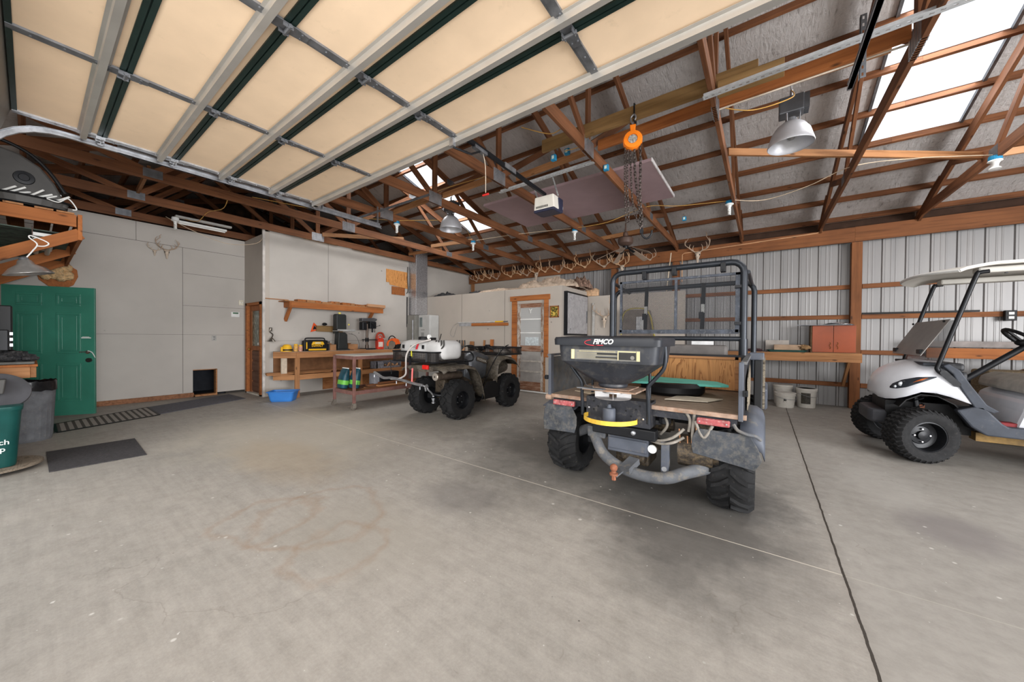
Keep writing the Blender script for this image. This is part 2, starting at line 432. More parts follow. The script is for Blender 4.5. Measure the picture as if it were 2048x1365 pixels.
# wall behind the workbench
ws = struct('wall_middle', MB().box(-8.75, -8.65, 3.031, 7.1, 0, 3.59).box(-8.75, -8.65, 7.1, 9.42, 2.3, 3.6), PLYG, 'grey painted plywood wall behind the workbench')
mb = MB().box(-8.655, -8.647, 4.28, 4.285, 2.12, 3.59).box(-8.655, -8.647, 2.94, 6.6, 1.2, 1.204)
mb.build('panel_seam', SEAM, ws)
plank('batten', (-8.64, 2.95, 2.115), (-8.64, 3.4, 2.115), .02, .02, WOLD, ws)
MB().box(-8.648, -8.63, 4.15, 6.55, .02, .86).build('bare_panel', plywood('bare_plywood', (158, 106, 66), (132, 82, 48), 1, .6), ws)
# low room: front wall at y=7.1 with the white glazed door, side wall with the cabinet door
wr = struct('wall_room', MB().box(-8.7, -5.02, 7.1, 7.2, 0, 2.52).box(-4.14, -3.72, 7.1, 7.2, 0, 2.52).box(-5.02, -4.14, 7.1, 7.2, 2.15, 2.52)
            .box(-3.82, -3.72, 7.2001, 8.5, 0, 2.52).box(-8.64, -3.83, 7.21, 9.4, 2.47, 2.51), PLYB, 'grey painted low room at the back with the weathered glazed door')
mb = MB().box(-6.86, -6.855, 7.095, 7.103, .1, 2.52).box(-5.35, -5.345, 7.095, 7.103, .1, 2.52); mb.build('panel_seam', SEAM, wr)
# wall continuing behind the utility vehicle
struct('wall_rear', MB().box(-3.72, -1.4, 8.5, 8.58, 0, 2.4), PLYB, 'grey painted partition right of the cabinet door')
# metal back wall with ribs
def ribbed(x0, x1, y, z0, z1):
    mb = MB(); x = x0; prof = []
    while x < x1:
        prof += [(x, 0), (x+.06, 0), (x+.075, .022), (x+.1, .022), (x+.115, 0)]
        for k in (0.18, 0.24): prof += [(x+k, 0), (x+k+.008, .003), (x+k+.018, .003), (x+k+.026, 0)]
        x += .3048
    vs = [(a, y-b, z0) for a, b in prof]+[(a, y-b, z1) for a, b in prof]; n = len(prof)
    mb.add(vs, [(i, i+1, n+i+1, n+i) for i in range(n-1)]); return mb
def metal_sheet():
    n = N('back_of_steel_siding'); n.pr(.42, .25)
    col = n.ramp(n.noise(1, 4, n.mapping((9, 1, .7)), .5), [(.2, (140, 139, 139)), (.6, (150, 148, 147)), (.9, (156, 154, 151))])
    n.color(col); return n.m
STEEL = metal_sheet()
wb = struct('wall_back', ribbed(-8.6, 7.95, 9.50, 0, 3.6), STEEL, 'ribbed grey steel back wall with timber girts', recalc=True)
MB().box(-8.7, 8, 9.52, 9.56, 0, 3.9).build('outer_sheet', GALVD, wb)
for z, x0 in ((.44, -3.6), (1.09, 1.56), (1.78, -3.6), (2.37, -3.6)):
    for a, b in ((x0, -1.75), (-1.72, 1.4), (1.56, 4.6), (4.75, 7.9)):
        if a > b or a < x0-.01 and x0 > a: continue
        plank('girt', (a, 9.44, z), (b, 9.44, z+(.03 if a > 1 and z > 2 else 0)), .085, .04, GIRT, wb)
for x in (-3.3, -1.75, 1.46, 4.68):
    plank('post', (x, 9.375, 0), (x, 9.375, 3.215), .15, .15, GIRT, wb, up=(0, 1, 0))
for a, b in ((-8.6, -4.2), (-4.2, 1.42), (1.42, 7.9)):
    plank('header_beam', (a, 9.285, 3.36), (b, 9.285, 3.355), .28, .045, GIRT, wb)
plank('eave_shade_board', (-8.6, 9.42, 3.6), (7.9, 9.42, 3.6), .22, .04, pm('eave_shade_brown', (62, 44, 34), .9), wb)  # dark board added for the soffit shadow above the header
plank('corner_stud', (-8.5, 9.36, 2.4), (-8.5, 9.36, 3.25), .09, .09, WOLD, wb, up=(0, 1, 0))
struct('wall_end', MB().box(-8.64, -5.0, 9.40, 9.44, 2.45, 3.3), PLYB, 'grey board behind the low room under the header beam')
# front wall either side of the overhead door, right wall: out of the frame, they shape the daylight
struct('wall_front', MB().box(-13.2, -5.75, -.6, -.46, 0, 3.5).box(-5.75, .75, -.6, -.46, 3.28, 3.5).box(.75, 8, -.6, -.46, 3.2, 3.5), PLYG, 'inside of the front wall beside the overhead door')
struct('wall_right', MB().box(8, 8.1, 4.6, 9.5, 0, 3.6), STEEL, 'steel wall at the right end')
# gable and loft floor on the left
struct('wall_gable', MB().box(-13.3, -13.2, -1.6, 9.5, 0, 5.5), pm('gable_boards', (70, 52, 42), .8, 0, .2), 'dark gable end above the left ceiling')
struct('ceiling.001', MB().box(-13.2, -9.85, -.6, 9.4, 3.40, 3.46).box(-9.85, -8.7, 2.98, 9.4, 3.40, 3.46), pm('loft_boards', (110, 84, 62), .8), 'boarded loft floor above the left rooms')
struct('ceiling.002', MB().box(8, 8.1, -1.6, 9.5, 3.6, 5.5).box(-13.2, 8, -1.6, -1.5, 3.3, 3.7), GALVD, 'closed roof ends')

# ------------------------------------------------------------------ roof
RY, RZ, SL = 3.9, 5.40, 1/3.
def roofz(y): return RZ-abs(y-RY)*SL          # underside of purlins
def foil():
    n = N('white_faced_roof_insulation'); n.pr(.5)
    f = n.noise(1, 5, n.mapping((3.2, 7, 7)), .65, 1.2)
    g = n.noise(1, 6, n.mapping((26, 7, 7)), .7, .5)
    col = n.ramp(g, [(.28, (128, 122, 118)), (.42, (186, 181, 178)), (.8, (204, 200, 198))])
    sp = n.ramp(n.noise(30, 4), [(.66, (0, 0, 0, 1)), (.74, (.5, .5, .5, 1))])
    n.color(n.mix(sp, col, (105, 98, 92))); n.bump(n.mix(.5, f, g), .9, .03); return n.m
FOIL = foil()
# skylights: x ranges, from y to y (per slope)
SKY = [(1.16, 2.16, 4.05, 7.45), (-6.85, -5.87, 4.05, 7.45)]
mb = MB(); T = .1
def roofquad(mb, x0, x1, ya, yb, t0=.10, t1=.12):
    mb.add([(x, y, roofz(y)+t) for t in (t0, t1) for x, y in ((x0, ya), (x1, ya), (x1, yb), (x0, yb))],
           [(0, 3, 2, 1), (4, 5, 6, 7), (0, 1, 5, 4), (1, 2, 6, 5), (2, 3, 7, 6), (3, 0, 4, 7)])
xs = [-13.2, -6.85, -5.87, 1.16, 2.16, 8]
for i in range(5):
    a, b = xs[i], xs[i+1]
    if i in (1, 3): roofquad(mb, a, b, RY, 4.05); roofquad(mb, a, b, 7.45, 9.7)
    else: roofquad(mb, a, b, RY, 9.7)
roofquad(mb, -13.2, 8, RY, -1.8)
ce = struct('ceiling', mb, FOIL, 'pitched roof with white faced insulation between brown purlins')
yk = [9.22-.6*k for k in range(9)]
for i, y in enumerate(yk):
    for a, b in ((-13.1, -9.2), (-9.2, -3.9), (-3.9, 1.5), (1.5, 7.9)):
        plank('purlin', (a, y, roofz(y)+.047), (b, y, roofz(y)+.047), .09, .04, WRED, ce, up=(0, .316, .949))
for i in range(9):
    y = 3.55-.6*i
    if y < -1.5: continue
    plank('purlin', (-13.1, y, roofz(y)+.047), (7.9, y, roofz(y)+.047), .09, .04, WRED, ce, up=(0, -.316, .949))
# skylight panes: corrugated translucent fibreglass
n = N('skylight_fibreglass'); n.color((235, 240, 245)); n.pr(.5)
tr = n.new('ShaderNodeBsdfTranslucent'); tr.inputs[0].default_value = (.95, .97, 1, 1)
mx = n.new('ShaderNodeMixShader'); mx.inputs[0].default_value = .85
n.ln(n.b.outputs[0], mx.inputs[1]); n.ln(tr.outputs[0], mx.inputs[2]); n.ln(mx.outputs[0], n.out.inputs[0]); FIB = n.m
for i, (x0, x1, ya, yb) in enumerate(SKY):
    mb = MB(); nx = 30
    def fn(u, v):
        x = x0+(x1-x0)*u; y = ya+(yb-ya)*v; k = (u*(x1-x0)) % .3
        return (x, y, roofz(y)+.11+(.02 if .12 < k < .16 else 0))
    mb.grid(fn, nx, 2)
    s = struct('window_%d' % (i+1), mb, FIB, ['large white skylight above the golf cart side', 'white skylight seen past the left bell lamp'][i])
    fr = MB()
    for xx in (x0-.01, x1-.02):
        fr.add([(xx+dx, y, roofz(y)+dz) for y in (ya, yb) for dx, dz in ((0, .06), (.03, .06), (.03, .11), (0, .11))], [(0, 1, 2, 3), (7, 6, 5, 4), (0, 4, 5, 1), (1, 5, 6, 2), (2, 6, 7, 3), (3, 7, 4, 0)])
    fr.box(x0, x1, yb-.03, yb+.01, roofz(yb)+.03, roofz(yb)+.1)
    fr.build('skylight_frame', GALVD, s)

# ------------------------------------------------------------------ trusses
ZC = 3.51
def make_truss():
    t = thing('roof_truss', 'x', 'truss', (0, RY, ZC))
    cz = .07
    plank('bottom_chord', (0, -1.5, ZC+cz), (0, 9.35, ZC+cz), .14, .038, WRED, t)
    for s in (1, -1):
        ye = RY+s*5.5
        plank('top_chord', (0, RY, roofz(RY)-.085), (0, ye, roofz(ye)-.085), .14, .038, WRED, t)
        q = []
        for yb, yt in ((0, 1.62), (2.87, 1.62), (2.87, 4.05)):
            a = RY+s*yb; b = RY+s*yt
            plank('web', (.0, a, ZC+.09), (.0, b, roofz(b)-.09), .089, .036, WRED, t)
        # heel wedge
        h = [(RY+s*5.4, ZC+.02), (RY+s*4.75, ZC+.28), (RY+s*4.45, ZC+.36), (RY+s*4.4, roofz(RY+s*4.4)-.03), (RY+s*5.5, roofz(RY+s*5.5)-.05)]
        MB().prism([(y, z) for y, z in h], .076, frame((-.038, 0, 0), (0, 1, 0), (0, 0, 1))).build('heel_wedge', WRED, t)
        MB().cbox((0, RY+s*2.87, ZC+.09), (.041, .2, .12)).build('nail_plate', GALVD, t)
        MB().cbox((0, RY+s*1.62, roofz(RY+s*1.62)-.09), (.041, .2, .12)).build('nail_plate', GALVD, t)
    plank('king_post', (0, RY, ZC+.1), (0, RY, roofz(RY)-.1), .089, .036, WRED, t, up=(0, 1, 0))
    mbp = MB().cbox((0, RY, ZC+.09), (.041, .27, .175))
    for k in range(9): mbp.cbox((0, RY-.12+.03*k, ZC+.09), (.049 if k % 2 else .045, .018, .18))
    mbp.build('nail_plate', GALV, t); MB().cbox((0, RY, RZ-.12), (.041, .2, .12)).build('nail_plate', GALVD, t)
    return t
TX = [-12.35, -11.03, -9.71, -8.37, -7.05, -5.73, -4.4, -3.07, -1.72, -.40, .92, 2.24]
TL = ['timber roof truss farthest left, against the dark gable', 'timber roof truss, second from the left gable in the dark loft', 'timber roof truss running just outside the green-door wall',
      'timber roof truss above the corner of the workbench wall', 'timber roof truss crossing just in front of the top of the workbench wall', 'timber roof truss carrying the end hanger of the left door track',
      'timber roof truss crossing in front of the left skylight', 'timber roof truss directly left of the white door opener', 'timber roof truss between the door opener and the orange hoist',
      'timber roof truss just right of the orange hoist, joined by the pale beam', 'timber roof truss crossing the left edge of the large skylight', 'timber roof truss along the right edge of the large skylight']
tr0 = make_truss()
for i, x in enumerate(TX):
    t = tr0 if i == 0 else copy_tree(tr0)
    t.location = (x, RY, ZC); t['label'] = TL[i]; t['group'] = 'roof trusses'
# ------------------------------------------------------------------ overhead door
DZ = 3.29; DX0, DX1 = -5.42, .44; SEAMY = [-.09, .43, .965, 1.5, 2.03, 2.53]
PANEL = pm('tan_door_backing', (244, 216, 184), .5, 0, .02, 3, c2=(228, 202, 170), amt=.05)
DGRN = pm('dark_green_steel', (34, 52, 48), .45, .2, .1)
od = thing('door_4', 'raised overhead door with tan backing, steel struts and dark green seams', 'overhead door', ((DX0+DX1)/2, 1.2, DZ), kind='structure')
for i in range(5):
    ya, yb = SEAMY[i], SEAMY[i+1]
    MB().box(DX0, DX1, ya+.03, yb-.03, DZ+.012, DZ+.05).build('door_section', PANEL, od)
    g = MB()
    g.box(DX0, DX1, yb-.033, yb-.004, DZ, DZ+.05) if i < 4 else None
    g.box(DX0, DX1, ya+.004, ya+.033, DZ, DZ+.05)
    g.box(DX0, DX1, yb-.012, yb+.012, DZ+.012, DZ+.02) if i < 4 else None
    g.build('section_edge', DGRN, od)
    # strut: hat channel just before the far seam
    yc = yb-.115 if i < 4 else yb-.05
    wd = .056 if i < 4 else .08
    prof = [(-wd*.75, 0), (-wd*.75, .003), (-wd*.4, .004), (-wd*.36, .05), (wd*.36, .05), (wd*.4, .004), (wd*.75, .003), (wd*.75, 0)]
    st = MB(); P0 = [(DX0-.02, yc+a, DZ-b) for a, b in prof]; P1 = [(DX1+.02, yc+a, DZ-b) for a, b in prof]
    st.add(P0+P1, [(k, k+1, 9+k, 8+k) for k in range(7)]+[(7, 0, 8, 15), tuple(range(8)), tuple(range(15, 7, -1))])
    st.build('strut', STRUT, od)
# curved bottom section hanging in the track bend
cs = MB(); prev = None
path = [(-.12, DZ+.03), (-.26, DZ-.02), (-.36, DZ-.12), (-.4, DZ-.28), (-.4, DZ-.55)]
MB().beam(((DX0+DX1)/2, -.095, DZ+.06), ((DX0+DX1)/2, -.19, DZ-.30), DX1-DX0, .03, up=(0, 1, 0)).build('bottom_section', pm('grey_section_back', (132, 128, 122), .5, .2, .05), od)
SX = [DX0+.03, -3.92, -2.47, -1.03, DX1-.03]
bolt = []
for j, x in enumerate(SX):
    w_ = .055
    for i in range(5):
        ya, yb = SEAMY[i], SEAMY[i+1]
        s = MB().box(x-w_/2, x+w_/2, ya+.005, yb-.005, DZ-.004, DZ+.012)
        s.box(x-w_/2-.016, x-w_/2, ya+.03, yb-.03, DZ-.001, DZ+.012)
        for k in range(3):
            s.lathe([(.0, -.008), (.007, -.006), (.008, 0)], 8, Matrix.Translation((x+.01*(k-1), ya+.1+.14*k, DZ-.004)))
        s.build('stile', GALV if j in (0, 4) else GALVD, od)
    for i in range(1, 5):
        y = SEAMY[i]
        h = MB()
        pts = [(-.045, -.12), (-.012, -.14), (.012, -.13), (.03, -.12), (.042, -.04), (.042, .04), (.03, .12), (-.03, .12), (-.042, .04), (-.042, -.04)]
        h.prism([(a, b) for a, b in pts], .005, Matrix.Translation((x, y, DZ-.012)))
        h.cyl((x-.05, y, DZ-.022), (x+.05, y, DZ-.022), .013, 10)
        h.cbox((x-.035, y-.01, DZ-.02), (.006, .06, .03)); h.cbox((x+.035, y-.01, DZ-.02), (.006, .06, .03))
        for a, b in ((-.02, -.08), (.02, -.08), (-.02, .08), (.02, .08)): h.cyl((x+a, y+b, DZ-.02), (x+a, y+b, DZ-.01), .008, 6)
        if j in (0, 4):
            s_ = -1 if j == 0 else 1
            h.cyl((x, y, DZ-.022), (x+s_*.11, y, DZ-.022), .006, 8); h.cyl((x+s_*.1, y, DZ-.022), (x+s_*.125, y, DZ-.022), .024, 12)
        h.build('roller_hinge' if j in (0, 4) else 'hinge', GALVD if j not in (0, 4) else GALV, od)
# top fixture rollers
for x, s_ in ((SX[0], -1), (SX[4], 1)):
    MB().cbox((x, 2.5, DZ-.03), (.06, .09, .04)).cyl((x, 2.53, DZ-.022), (x+s_*.11, 2.53, DZ-.022), .006, 8).cyl((x+s_*.1, 2.53, DZ-.022), (x+s_*.125, 2.53, DZ-.022), .024, 12).cbox((x, 2.57, DZ-.03), (.07, .01, .08)).build('top_bracket', GALV, od)

# tracks
def track(x, s_, label, y1):
    t = thing('door_track', label, 'track', (x, 1.5, DZ), 'overhead door tracks')
    pts = [(y1, 0), (.45, 0)]+[(.45-.42*math.sin(R(a)), -.42*(1-math.cos(R(a)))+0.0) for a in (15, 30, 45, 60, 75, 90)]+[(.03-.4, -.5)]
    pts = [(y1, 0), (.2, 0)]+[(.2-.45*math.sin(R(a)), -.45*(1-math.cos(R(a)))) for a in (12, 24, 36, 48, 60, 72, 84, 90)]+[(-.25, -3.2)]
    prof = [(0, -.026), (.004, -.026), (.028, -.026), (.028, -.021), (.004, -.021), (.004, .021), (.028, .021), (.028, .026), (0, .026)]
    rings = []
    for i, (y, z) in enumerate(pts):
        a = Vector(pts[max(i-1, 0)]); b = Vector(pts[min(i+1, len(pts)-1)]); d = (b-a).normalized(); nrm = Vector((-d.y, d.x))
        rings.append([Vector((x-s_*p, y+nrm.x*q, DZ-.022+z+nrm.y*q)) for p, q in prof])
    MB().rings(rings).build('track_rail', GALV, t)
    mb = MB()
    mb.box(x-.0025-.03*(s_ > 0)-0, x+.03*(s_ < 0)+.0025, .55, y1-.02, DZ-.048, DZ-.044).box(x-.003, x+.003, .55, y1-.02, DZ+.004, DZ+.045)
    mb.build('stiffener', GALV, t)
    return t
tl = track(-5.56, -1, 'left galvanised overhead door track curving down at the left edge', 3.68)
trk = track(.53, 1, 'right grey steel overhead door track in front of the skylight', 3.68)
def perf(name, p, q, a, mat, parent, up=(0, 0, 1), holes=True):
    """slotted steel angle: an L of two legs pierced by a row of slots"""
    p = Vector(p); q = Vector(q); d = (q-p); L = d.length; d.normalize(); sd = d.cross(Vector(up)).normalized(); u = sd.cross(d)
    mb = MB(); n = max(2, int(L/.05)); st = L/n
    for leg in (u, sd):
        ot = sd if leg is u else u
        for e0, e1 in ((0, .32), (.62, 1)):
            c = [p+leg*a*e0, p+leg*a*e1]
            vs = [c[0], c[1], c[1]+ot*.003, c[0]+ot*.003]; vs += [v+d*L for v in vs]
            mb.add(vs, [(0, 1, 2, 3), (7, 6, 5, 4), (0, 4, 5, 1), (1, 5, 6, 2), (2, 6, 7, 3), (3, 7, 4, 0)])
        for k in range(n+1):
            s0 = max(0, k*st-st*.27); s1 = min(L, k*st+st*.27)
            c = [p+leg*a*.32+d*s0, p+leg*a*.62+d*s0, p+leg*a*.62+d*s1, p+leg*a*.32+d*s1]
            vs = c+[v+ot*.003 for v in c]
            mb.add(vs, [(0, 3, 2, 1), (4, 5, 6, 7), (0, 1, 5, 4), (1, 2, 6, 5), (2, 3, 7, 6), (3, 0, 4, 7)])
    o = mb.build(name, mat, parent)
    return o
perf('hanger_angle', (-5.57, 3.6, DZ+.02), (-5.57, 3.6, 3.62), .032, GALV, tl, up=(1, 0, 0))
perf('hanger_angle', (.55, 3.55, DZ-.05), (.55, 3.55, 3.7), .035, GALVD, trk, up=(1, 0, 0))
perf('cross_angle', (-5.6, 3.3, 3.33), (-4.2, 3.62, 3.5), .04, GALVD, tl)
a1 = perf('slotted_angle', (-.45, 3.5, 3.44), (2.4, 3.5, 3.52), .06, ANG, None); tag(a1, 'long slotted steel angle running from the pale beam to the right door track', 'steel angle')
a2 = perf('slotted_angle', (-3.2, 4.12, 3.47), (-1.72, 4.12, 3.50), .055, ANG, None); tag(a2, 'slotted steel angle above the door opener motor', 'steel angle')

# ------------------------------------------------------------------ door opener
op = thing('garage_door_opener', 'white and dark blue garage door opener motor on a black rail', 'door opener', (-2.5, 4.35, 3.12))
OW = pm('opener_white', (214, 208, 198), .5, 0, .04); OB = pm('opener_blue', (44, 46, 66), .4, 0, .1)
b = MB(); b.prism([(-.17, -.10), (.17, -.10), (.185, .05), (.16, .12), (-.16, .12), (-.185, .05)], .17, frame((-2.5, 4.2, 3.19), (1, 0, 0), (0, 0, 1)) @ Matrix.Rotation(R(180), 4, 'Y') @ Matrix.Translation((0, 0, -.17)))
mo = MB().prism([(-.165, -.075), (.165, -.075), (.15, .11), (-.15, .11)], .2, frame((-2.5, 4.4, 3.2), (1, 0, 0), (0, 0, 1))).build('motor_cover', OW, op, bev=.015)
for k in range(9): MB().box(-2.62+k*.022, -2.61+k*.022, 4.196, 4.2, 3.145, 3.175).build('vent_slot', BLKP, mo)
MB().box(-2.667, -2.333, 4.19, 4.42, 3.09, 3.13).box(-2.668, -2.332, 4.33, 4.47, 3.1, 3.3).build('light_lens', OB, op, bev=.02)
MB().box(-2.4, -2.34, 4.468, 4.474, 3.16, 3.2).build('connector', WHITE, op)
rl = MB().beam((-2.5, 2.35, 3.38), (-2.5, 4.25, 3.33), .028, .05); rl.build('rail', BLKM, op)
MB().beam((-2.5, 2.75, 3.345), (-2.5, 2.95, 3.34), .05, .035).build('trolley', GALVD, op)
MB().beam((-2.5, 3.28, 3.365), (-2.5, 3.5, 3.36), .04, .06).build('rail_joint', GALV, op)
MB().tube([(-2.5, 2.85, 3.33), (-2.42, 2.62, 3.18), (-2.5, 2.45, 3.2)], .011, 6).build('door_arm', BLKM, op)
MB().cbox((-2.5, 2.44, 3.24), (.05, .04, .08)).build('door_bracket', GALV, op)
for x in (-2.66, -2.34):
    perf('hanger_strap', (x, 4.3, 3.3), (x, 4.14, 3.5), .022, GALV, op, up=(1, 0, 0))
MB().tube(smoothpath([(-2.5, 2.9, 3.33), (-2.49, 2.93, 3.2), (-2.5, 2.95, 2.92)]), .004, 5).build('release_cord', pm('cord_white', (205, 190, 170), .8), op)
MB().tube([(-2.54, 2.95, 2.9), (-2.46, 2.95, 2.9)], .012, 8).build('release_handle', pm('red_plastic', (190, 40, 35), .4), op)
# ------------------------------------------------------------------ wheels
def wheel(parent, c, ax, Rr, W, rr, style, n=22, dish=.05, name='wheel', dusty=None):
    """tyre with real lugs + rim; ax = +1/-1 side the outer face points to along local X; c = centre"""
    c = Vector(c); A = Vector(ax).normalized(); up = Vector((0, 0, 1)); B = up.cross(A)   # A axle, B horizontal
    M = Matrix((B, up, A)).transposed().to_4x4(); M.translation = c      # local x=B, y=up, z=A
    h = {'v': .026, 'z': .014, 'c': .02}[style]; R0 = Rr-h
    prof = [(rr, -W*.42), (rr+.02, -W*.46), ((R0+rr)/2, -W*.5), (R0-.03, -W*.49), (R0-.008, -W*.40), (R0, -W*.25), (R0, W*.25), (R0-.008, W*.40), (R0-.03, W*.49), ((R0+rr)/2, W*.5), (rr+.02, W*.46), (rr, W*.42), (rr-.012, W*.3), (rr-.012, -W*.3)]
    mb = MB(); rings = []; seg = 48
    for r, z in prof: rings.append([M @ Vector((r*math.cos(2*math.pi*j/seg), r*math.sin(2*math.pi*j/seg), z)) for j in range(seg)])
    mb.rings(rings, closed=True)
    def prad(z):
        a = abs(z)/W
        if a < .25: return R0
        if a < .40: return R0-.008*(a-.25)/.15
        return R0-.008-(a-.40)/.09*.03
    def lug(pts, dt, hh=h):
        secs = []
        for th, z in pts:
            r = prad(z); r1 = max(r+hh, 0); 
            if abs(z) > W*.42: r1 = r+hh*.9; 
            secs.append([M @ Vector((q*math.cos(t), q*math.sin(t), zz)) for q, t, zz in ((r-.01, th-dt, z), (r1, th-dt*.75, z), (r1, th+dt*.75, z), (r-.01, th+dt, z))])
        mb.rings(secs)
    for k in range(n):
        t = 2*math.pi*k/n; s = 2*math.pi/n
        if style == 'v':      # long swept bars meeting in a chevron
            for sg, o in ((1, 0), (-1, .5*s)):
                lug([(t+o, sg*W*.02), (t+o+s*.38, sg*W*.2), (t+o+s*.62, sg*W*.38), (t+o+s*.72, sg*W*.5)], s*.17)
        elif style == 'c':
            for sg, o in ((1, 0), (-1, .5*s)):
                lug([(t+o, -sg*W*.08), (t+o+s*.25, sg*W*.1), (t+o+s*.3, sg*W*.2)], s*.2)
                lug([(t+o+s*.6, sg*W*.24), (t+o+s*.75, sg*W*.4), (t+o+s*.8, sg*W*.5)], s*.22)
        else:
            zz = [(-.49, 0), (-.36, .35), (-.24, -.05), (-.12, .35), (0, -.05), (.12, .35), (.24, -.05), (.36, .35), (.49, 0)]
            lug([(t+s*b*.9, a*W) for a, b in zz], s*.24)
    ty = mb.build('tyre', dusty or RUB, parent, smooth=32)
    rm = MB(); d = dish
    f = W*.40
    rings = []
    for r, z in ((rr+.004, f), (rr-.012, f+.004), (rr-.02, f-.02), (rr*.86, f-d), (rr*.62, f-d-.01), (rr*.58, f-d-.002), (rr*.3, f-d+.004), (rr*.28, f-d+.03), (rr*.18, f-d+.034), (0.001, f-d+.036)):
        rings.append([M @ Vector((r*math.cos(2*math.pi*j/32), r*math.sin(2*math.pi*j/32), z)) for j in range(32)])
    rm.rings(rings, cap=False)
    rings = []
    for r, z in ((rr+.004, -f), (rr-.012, -f), (rr-.02, -f*.4), (rr*.6, -f*.2), (.001, -f*.2)):
        rings.append([M @ Vector((r*math.cos(2*math.pi*j/32), r*math.sin(2*math.pi*j/32), z)) for j in range(32)])
    rm.rings(rings, cap=False)
    ro = rm.build('rim', BLKM, parent, smooth=40)
    for k in range(4):
        a = math.pi/4+k*math.pi/2 if style != 'z' else k*math.pi/2
        p = M @ Vector((rr*.42*math.cos(a), rr*.42*math.sin(a), f-d+.003)); q = M @ Vector((rr*.42*math.cos(a), rr*.42*math.sin(a), f-d+.022))
        nb = MB().cyl(p, q, .009, 6); nb.build('lug_nut', CHROME if style == 'z' else GALVD, ro)
def sheet(path, x0, x1, axis='x', rb=None):
    """path of (y,z) swept between x0 and x1"""
    mb = MB(); n = len(path)
    mb.add([(x0, a, b) for a, b in path]+[(x1, a, b) for a, b in path], [(i, i+1, n+i+1, n+i) for i in range(n-1)]); return mb

# ------------------------------------------------------------------ utility vehicle (rear towards the camera)
UX = -.9
UT = thing('utility_vehicle', 'muddy grey four-wheel utility vehicle with wooden cargo bed and black roll cage', 'utility vehicle', (UX, 4.3, 0))
UGR = pm('grey_blue_vehicle_plastic', (78, 82, 91), .5, 0, .1, 5, c2=(112, 106, 96), amt=.15)
UBL = pm('dusty_black_steel', (46, 47, 52), .5, .2, .2, 10, c2=(92, 88, 84), amt=.25)
UMUD = pm('muddy_grey_steel', (88, 90, 94), .7, .1, .15, 7, c2=(136, 126, 110), amt=.28, bump=.2)
FLAP = pm('muddy_rubber_flap', (60, 63, 68), .8, 0, .2, 8, c2=(112, 108, 100), amt=.4, bump=.2)
ENG = pm('greasy_engine_metal', (62, 56, 50), .6, .4, .35, 18, c2=(128, 110, 84), amt=.4)
BRASS = pm('brass_metal', (160, 122, 62), .4, .6, .2, 20)
REDL = pm('faded_red_lens', (158, 80, 82), .4, 0, .15, 20, c2=(190, 170, 160), amt=.25)
RUSTE = pm('rusty_pink_angle_iron', (148, 126, 110), .7, .1, .2, 12, c2=(150, 104, 72), amt=.3)
BEDP = plywood('worn_bed_plywood', (138, 122, 106), (104, 86, 70), 0, 1.3)
PLYW = plywood('stained_plywood_panel', (176, 126, 78), (132, 84, 46), 2, .8)
TUBE = pm('satin_black_tube', (48, 51, 56), .35, .4, .08, 5)
for x, s in ((-.18, 1), (-1.55, -1)):
    wheel(UT, (x, 3.24, .315), (s, 0, 0), .318, .30, .15, 'v', 17)
    wheel(UT, (x+(.0 if s > 0 else -.0), 5.32, .315), (s, 0, 0), .318, .26, .15, 'v', 17)
# cargo deck
bx0, bx1, by0, by1, bz = -1.655, -.10, 2.91, 4.32, .79
dk = MB().box(bx0+.02, bx1-.01, by0+.031, by1, bz-.02, bz).build('cargo_deck', BEDP, UT)
MB().box(bx0-.01, bx1+.02, by0-.005, by0+.03, bz-.03, bz+.003).build('deck_edge_angle', RUSTE, UT, bev=.003)
MB().cyl((bx0-.02, by0, bz-.03), (bx0+.04, by0, bz-.03), .028, 12).build('tailgate_pivot', RUSTE, UT)
MB().box(bx0+.04, bx1-.04, by0+.03, by1, bz-.09, bz-.022).build('deck_frame', UBL, UT)
# front board of the bed and metal behind it
MB().box(-1.62, -.2, 4.2, 4.22, .80, 1.13).build('front_board', PLYW, UT)
MB().box(-1.63, -.19, 4.18, 4.235, 1.115, 1.14).box(-.22, -.17, 4.18, 4.235, .80, 1.14).build('board_rail', WOLD, UT)
MB().box(-1.64, -.12, 4.24, 4.28, bz, 1.16).build('bed_front_panel', BLKM, UT)
# sides
for sx, x0 in ((1, bx1), (-1, bx0)):
    a, b = (x0-.018, x0) if sx > 0 else (x0, x0+.018)
    MB().box(a, b, by0+.03, 4.28, bz, 1.145).build('side_panel', UBL if sx > 0 else pm('grey_bed_side', (84, 86, 88), .6, .2, .2, 6, c2=(110, 100, 88), amt=.4), UT)
    MB().box(x0-.03*(sx > 0), x0+.03*(sx < 0)+.0, by0-.015, by0+.04, bz-.04, 1.165).build('side_post', UGR, UT, bev=.004)
    MB().beam((x0, by0, 1.16), (x0, 4.3, 1.175), .035, .02).build('side_top_rail', UMUD, UT)
    MB().cbox((x0+sx*.012, by0-.02, .95), (.03, .03, .04)).cbox((x0+sx*.02, by0-.03, .95), (.014, .03, .02)).build('tailgate_latch', BLKM, UT, bev=.003)
camo = N('camouflage_print'); camo.pr(.6)
cf = camo.noise(1, 5, camo.mapping((9, 9, 26)), .65, 1.0)
camo.color(camo.ramp(cf, [(.30, (60, 54, 46)), (.42, (112, 102, 88)), (.5, (150, 140, 124)), (.6, (96, 86, 72)), (.72, (170, 162, 148))])); CAMO = camo.m
MB().prism([(3.2, 1.02), (3.75, 1.10), (3.95, 1.0), (3.98, .86), (3.72, .72), (3.42, .60), (3.3, .64), (3.22, .84)], .006, frame((-.088, 0, 0), (0, 1, 0), (0, 0, 1))).build('camouflage_panel', CAMO, UT)
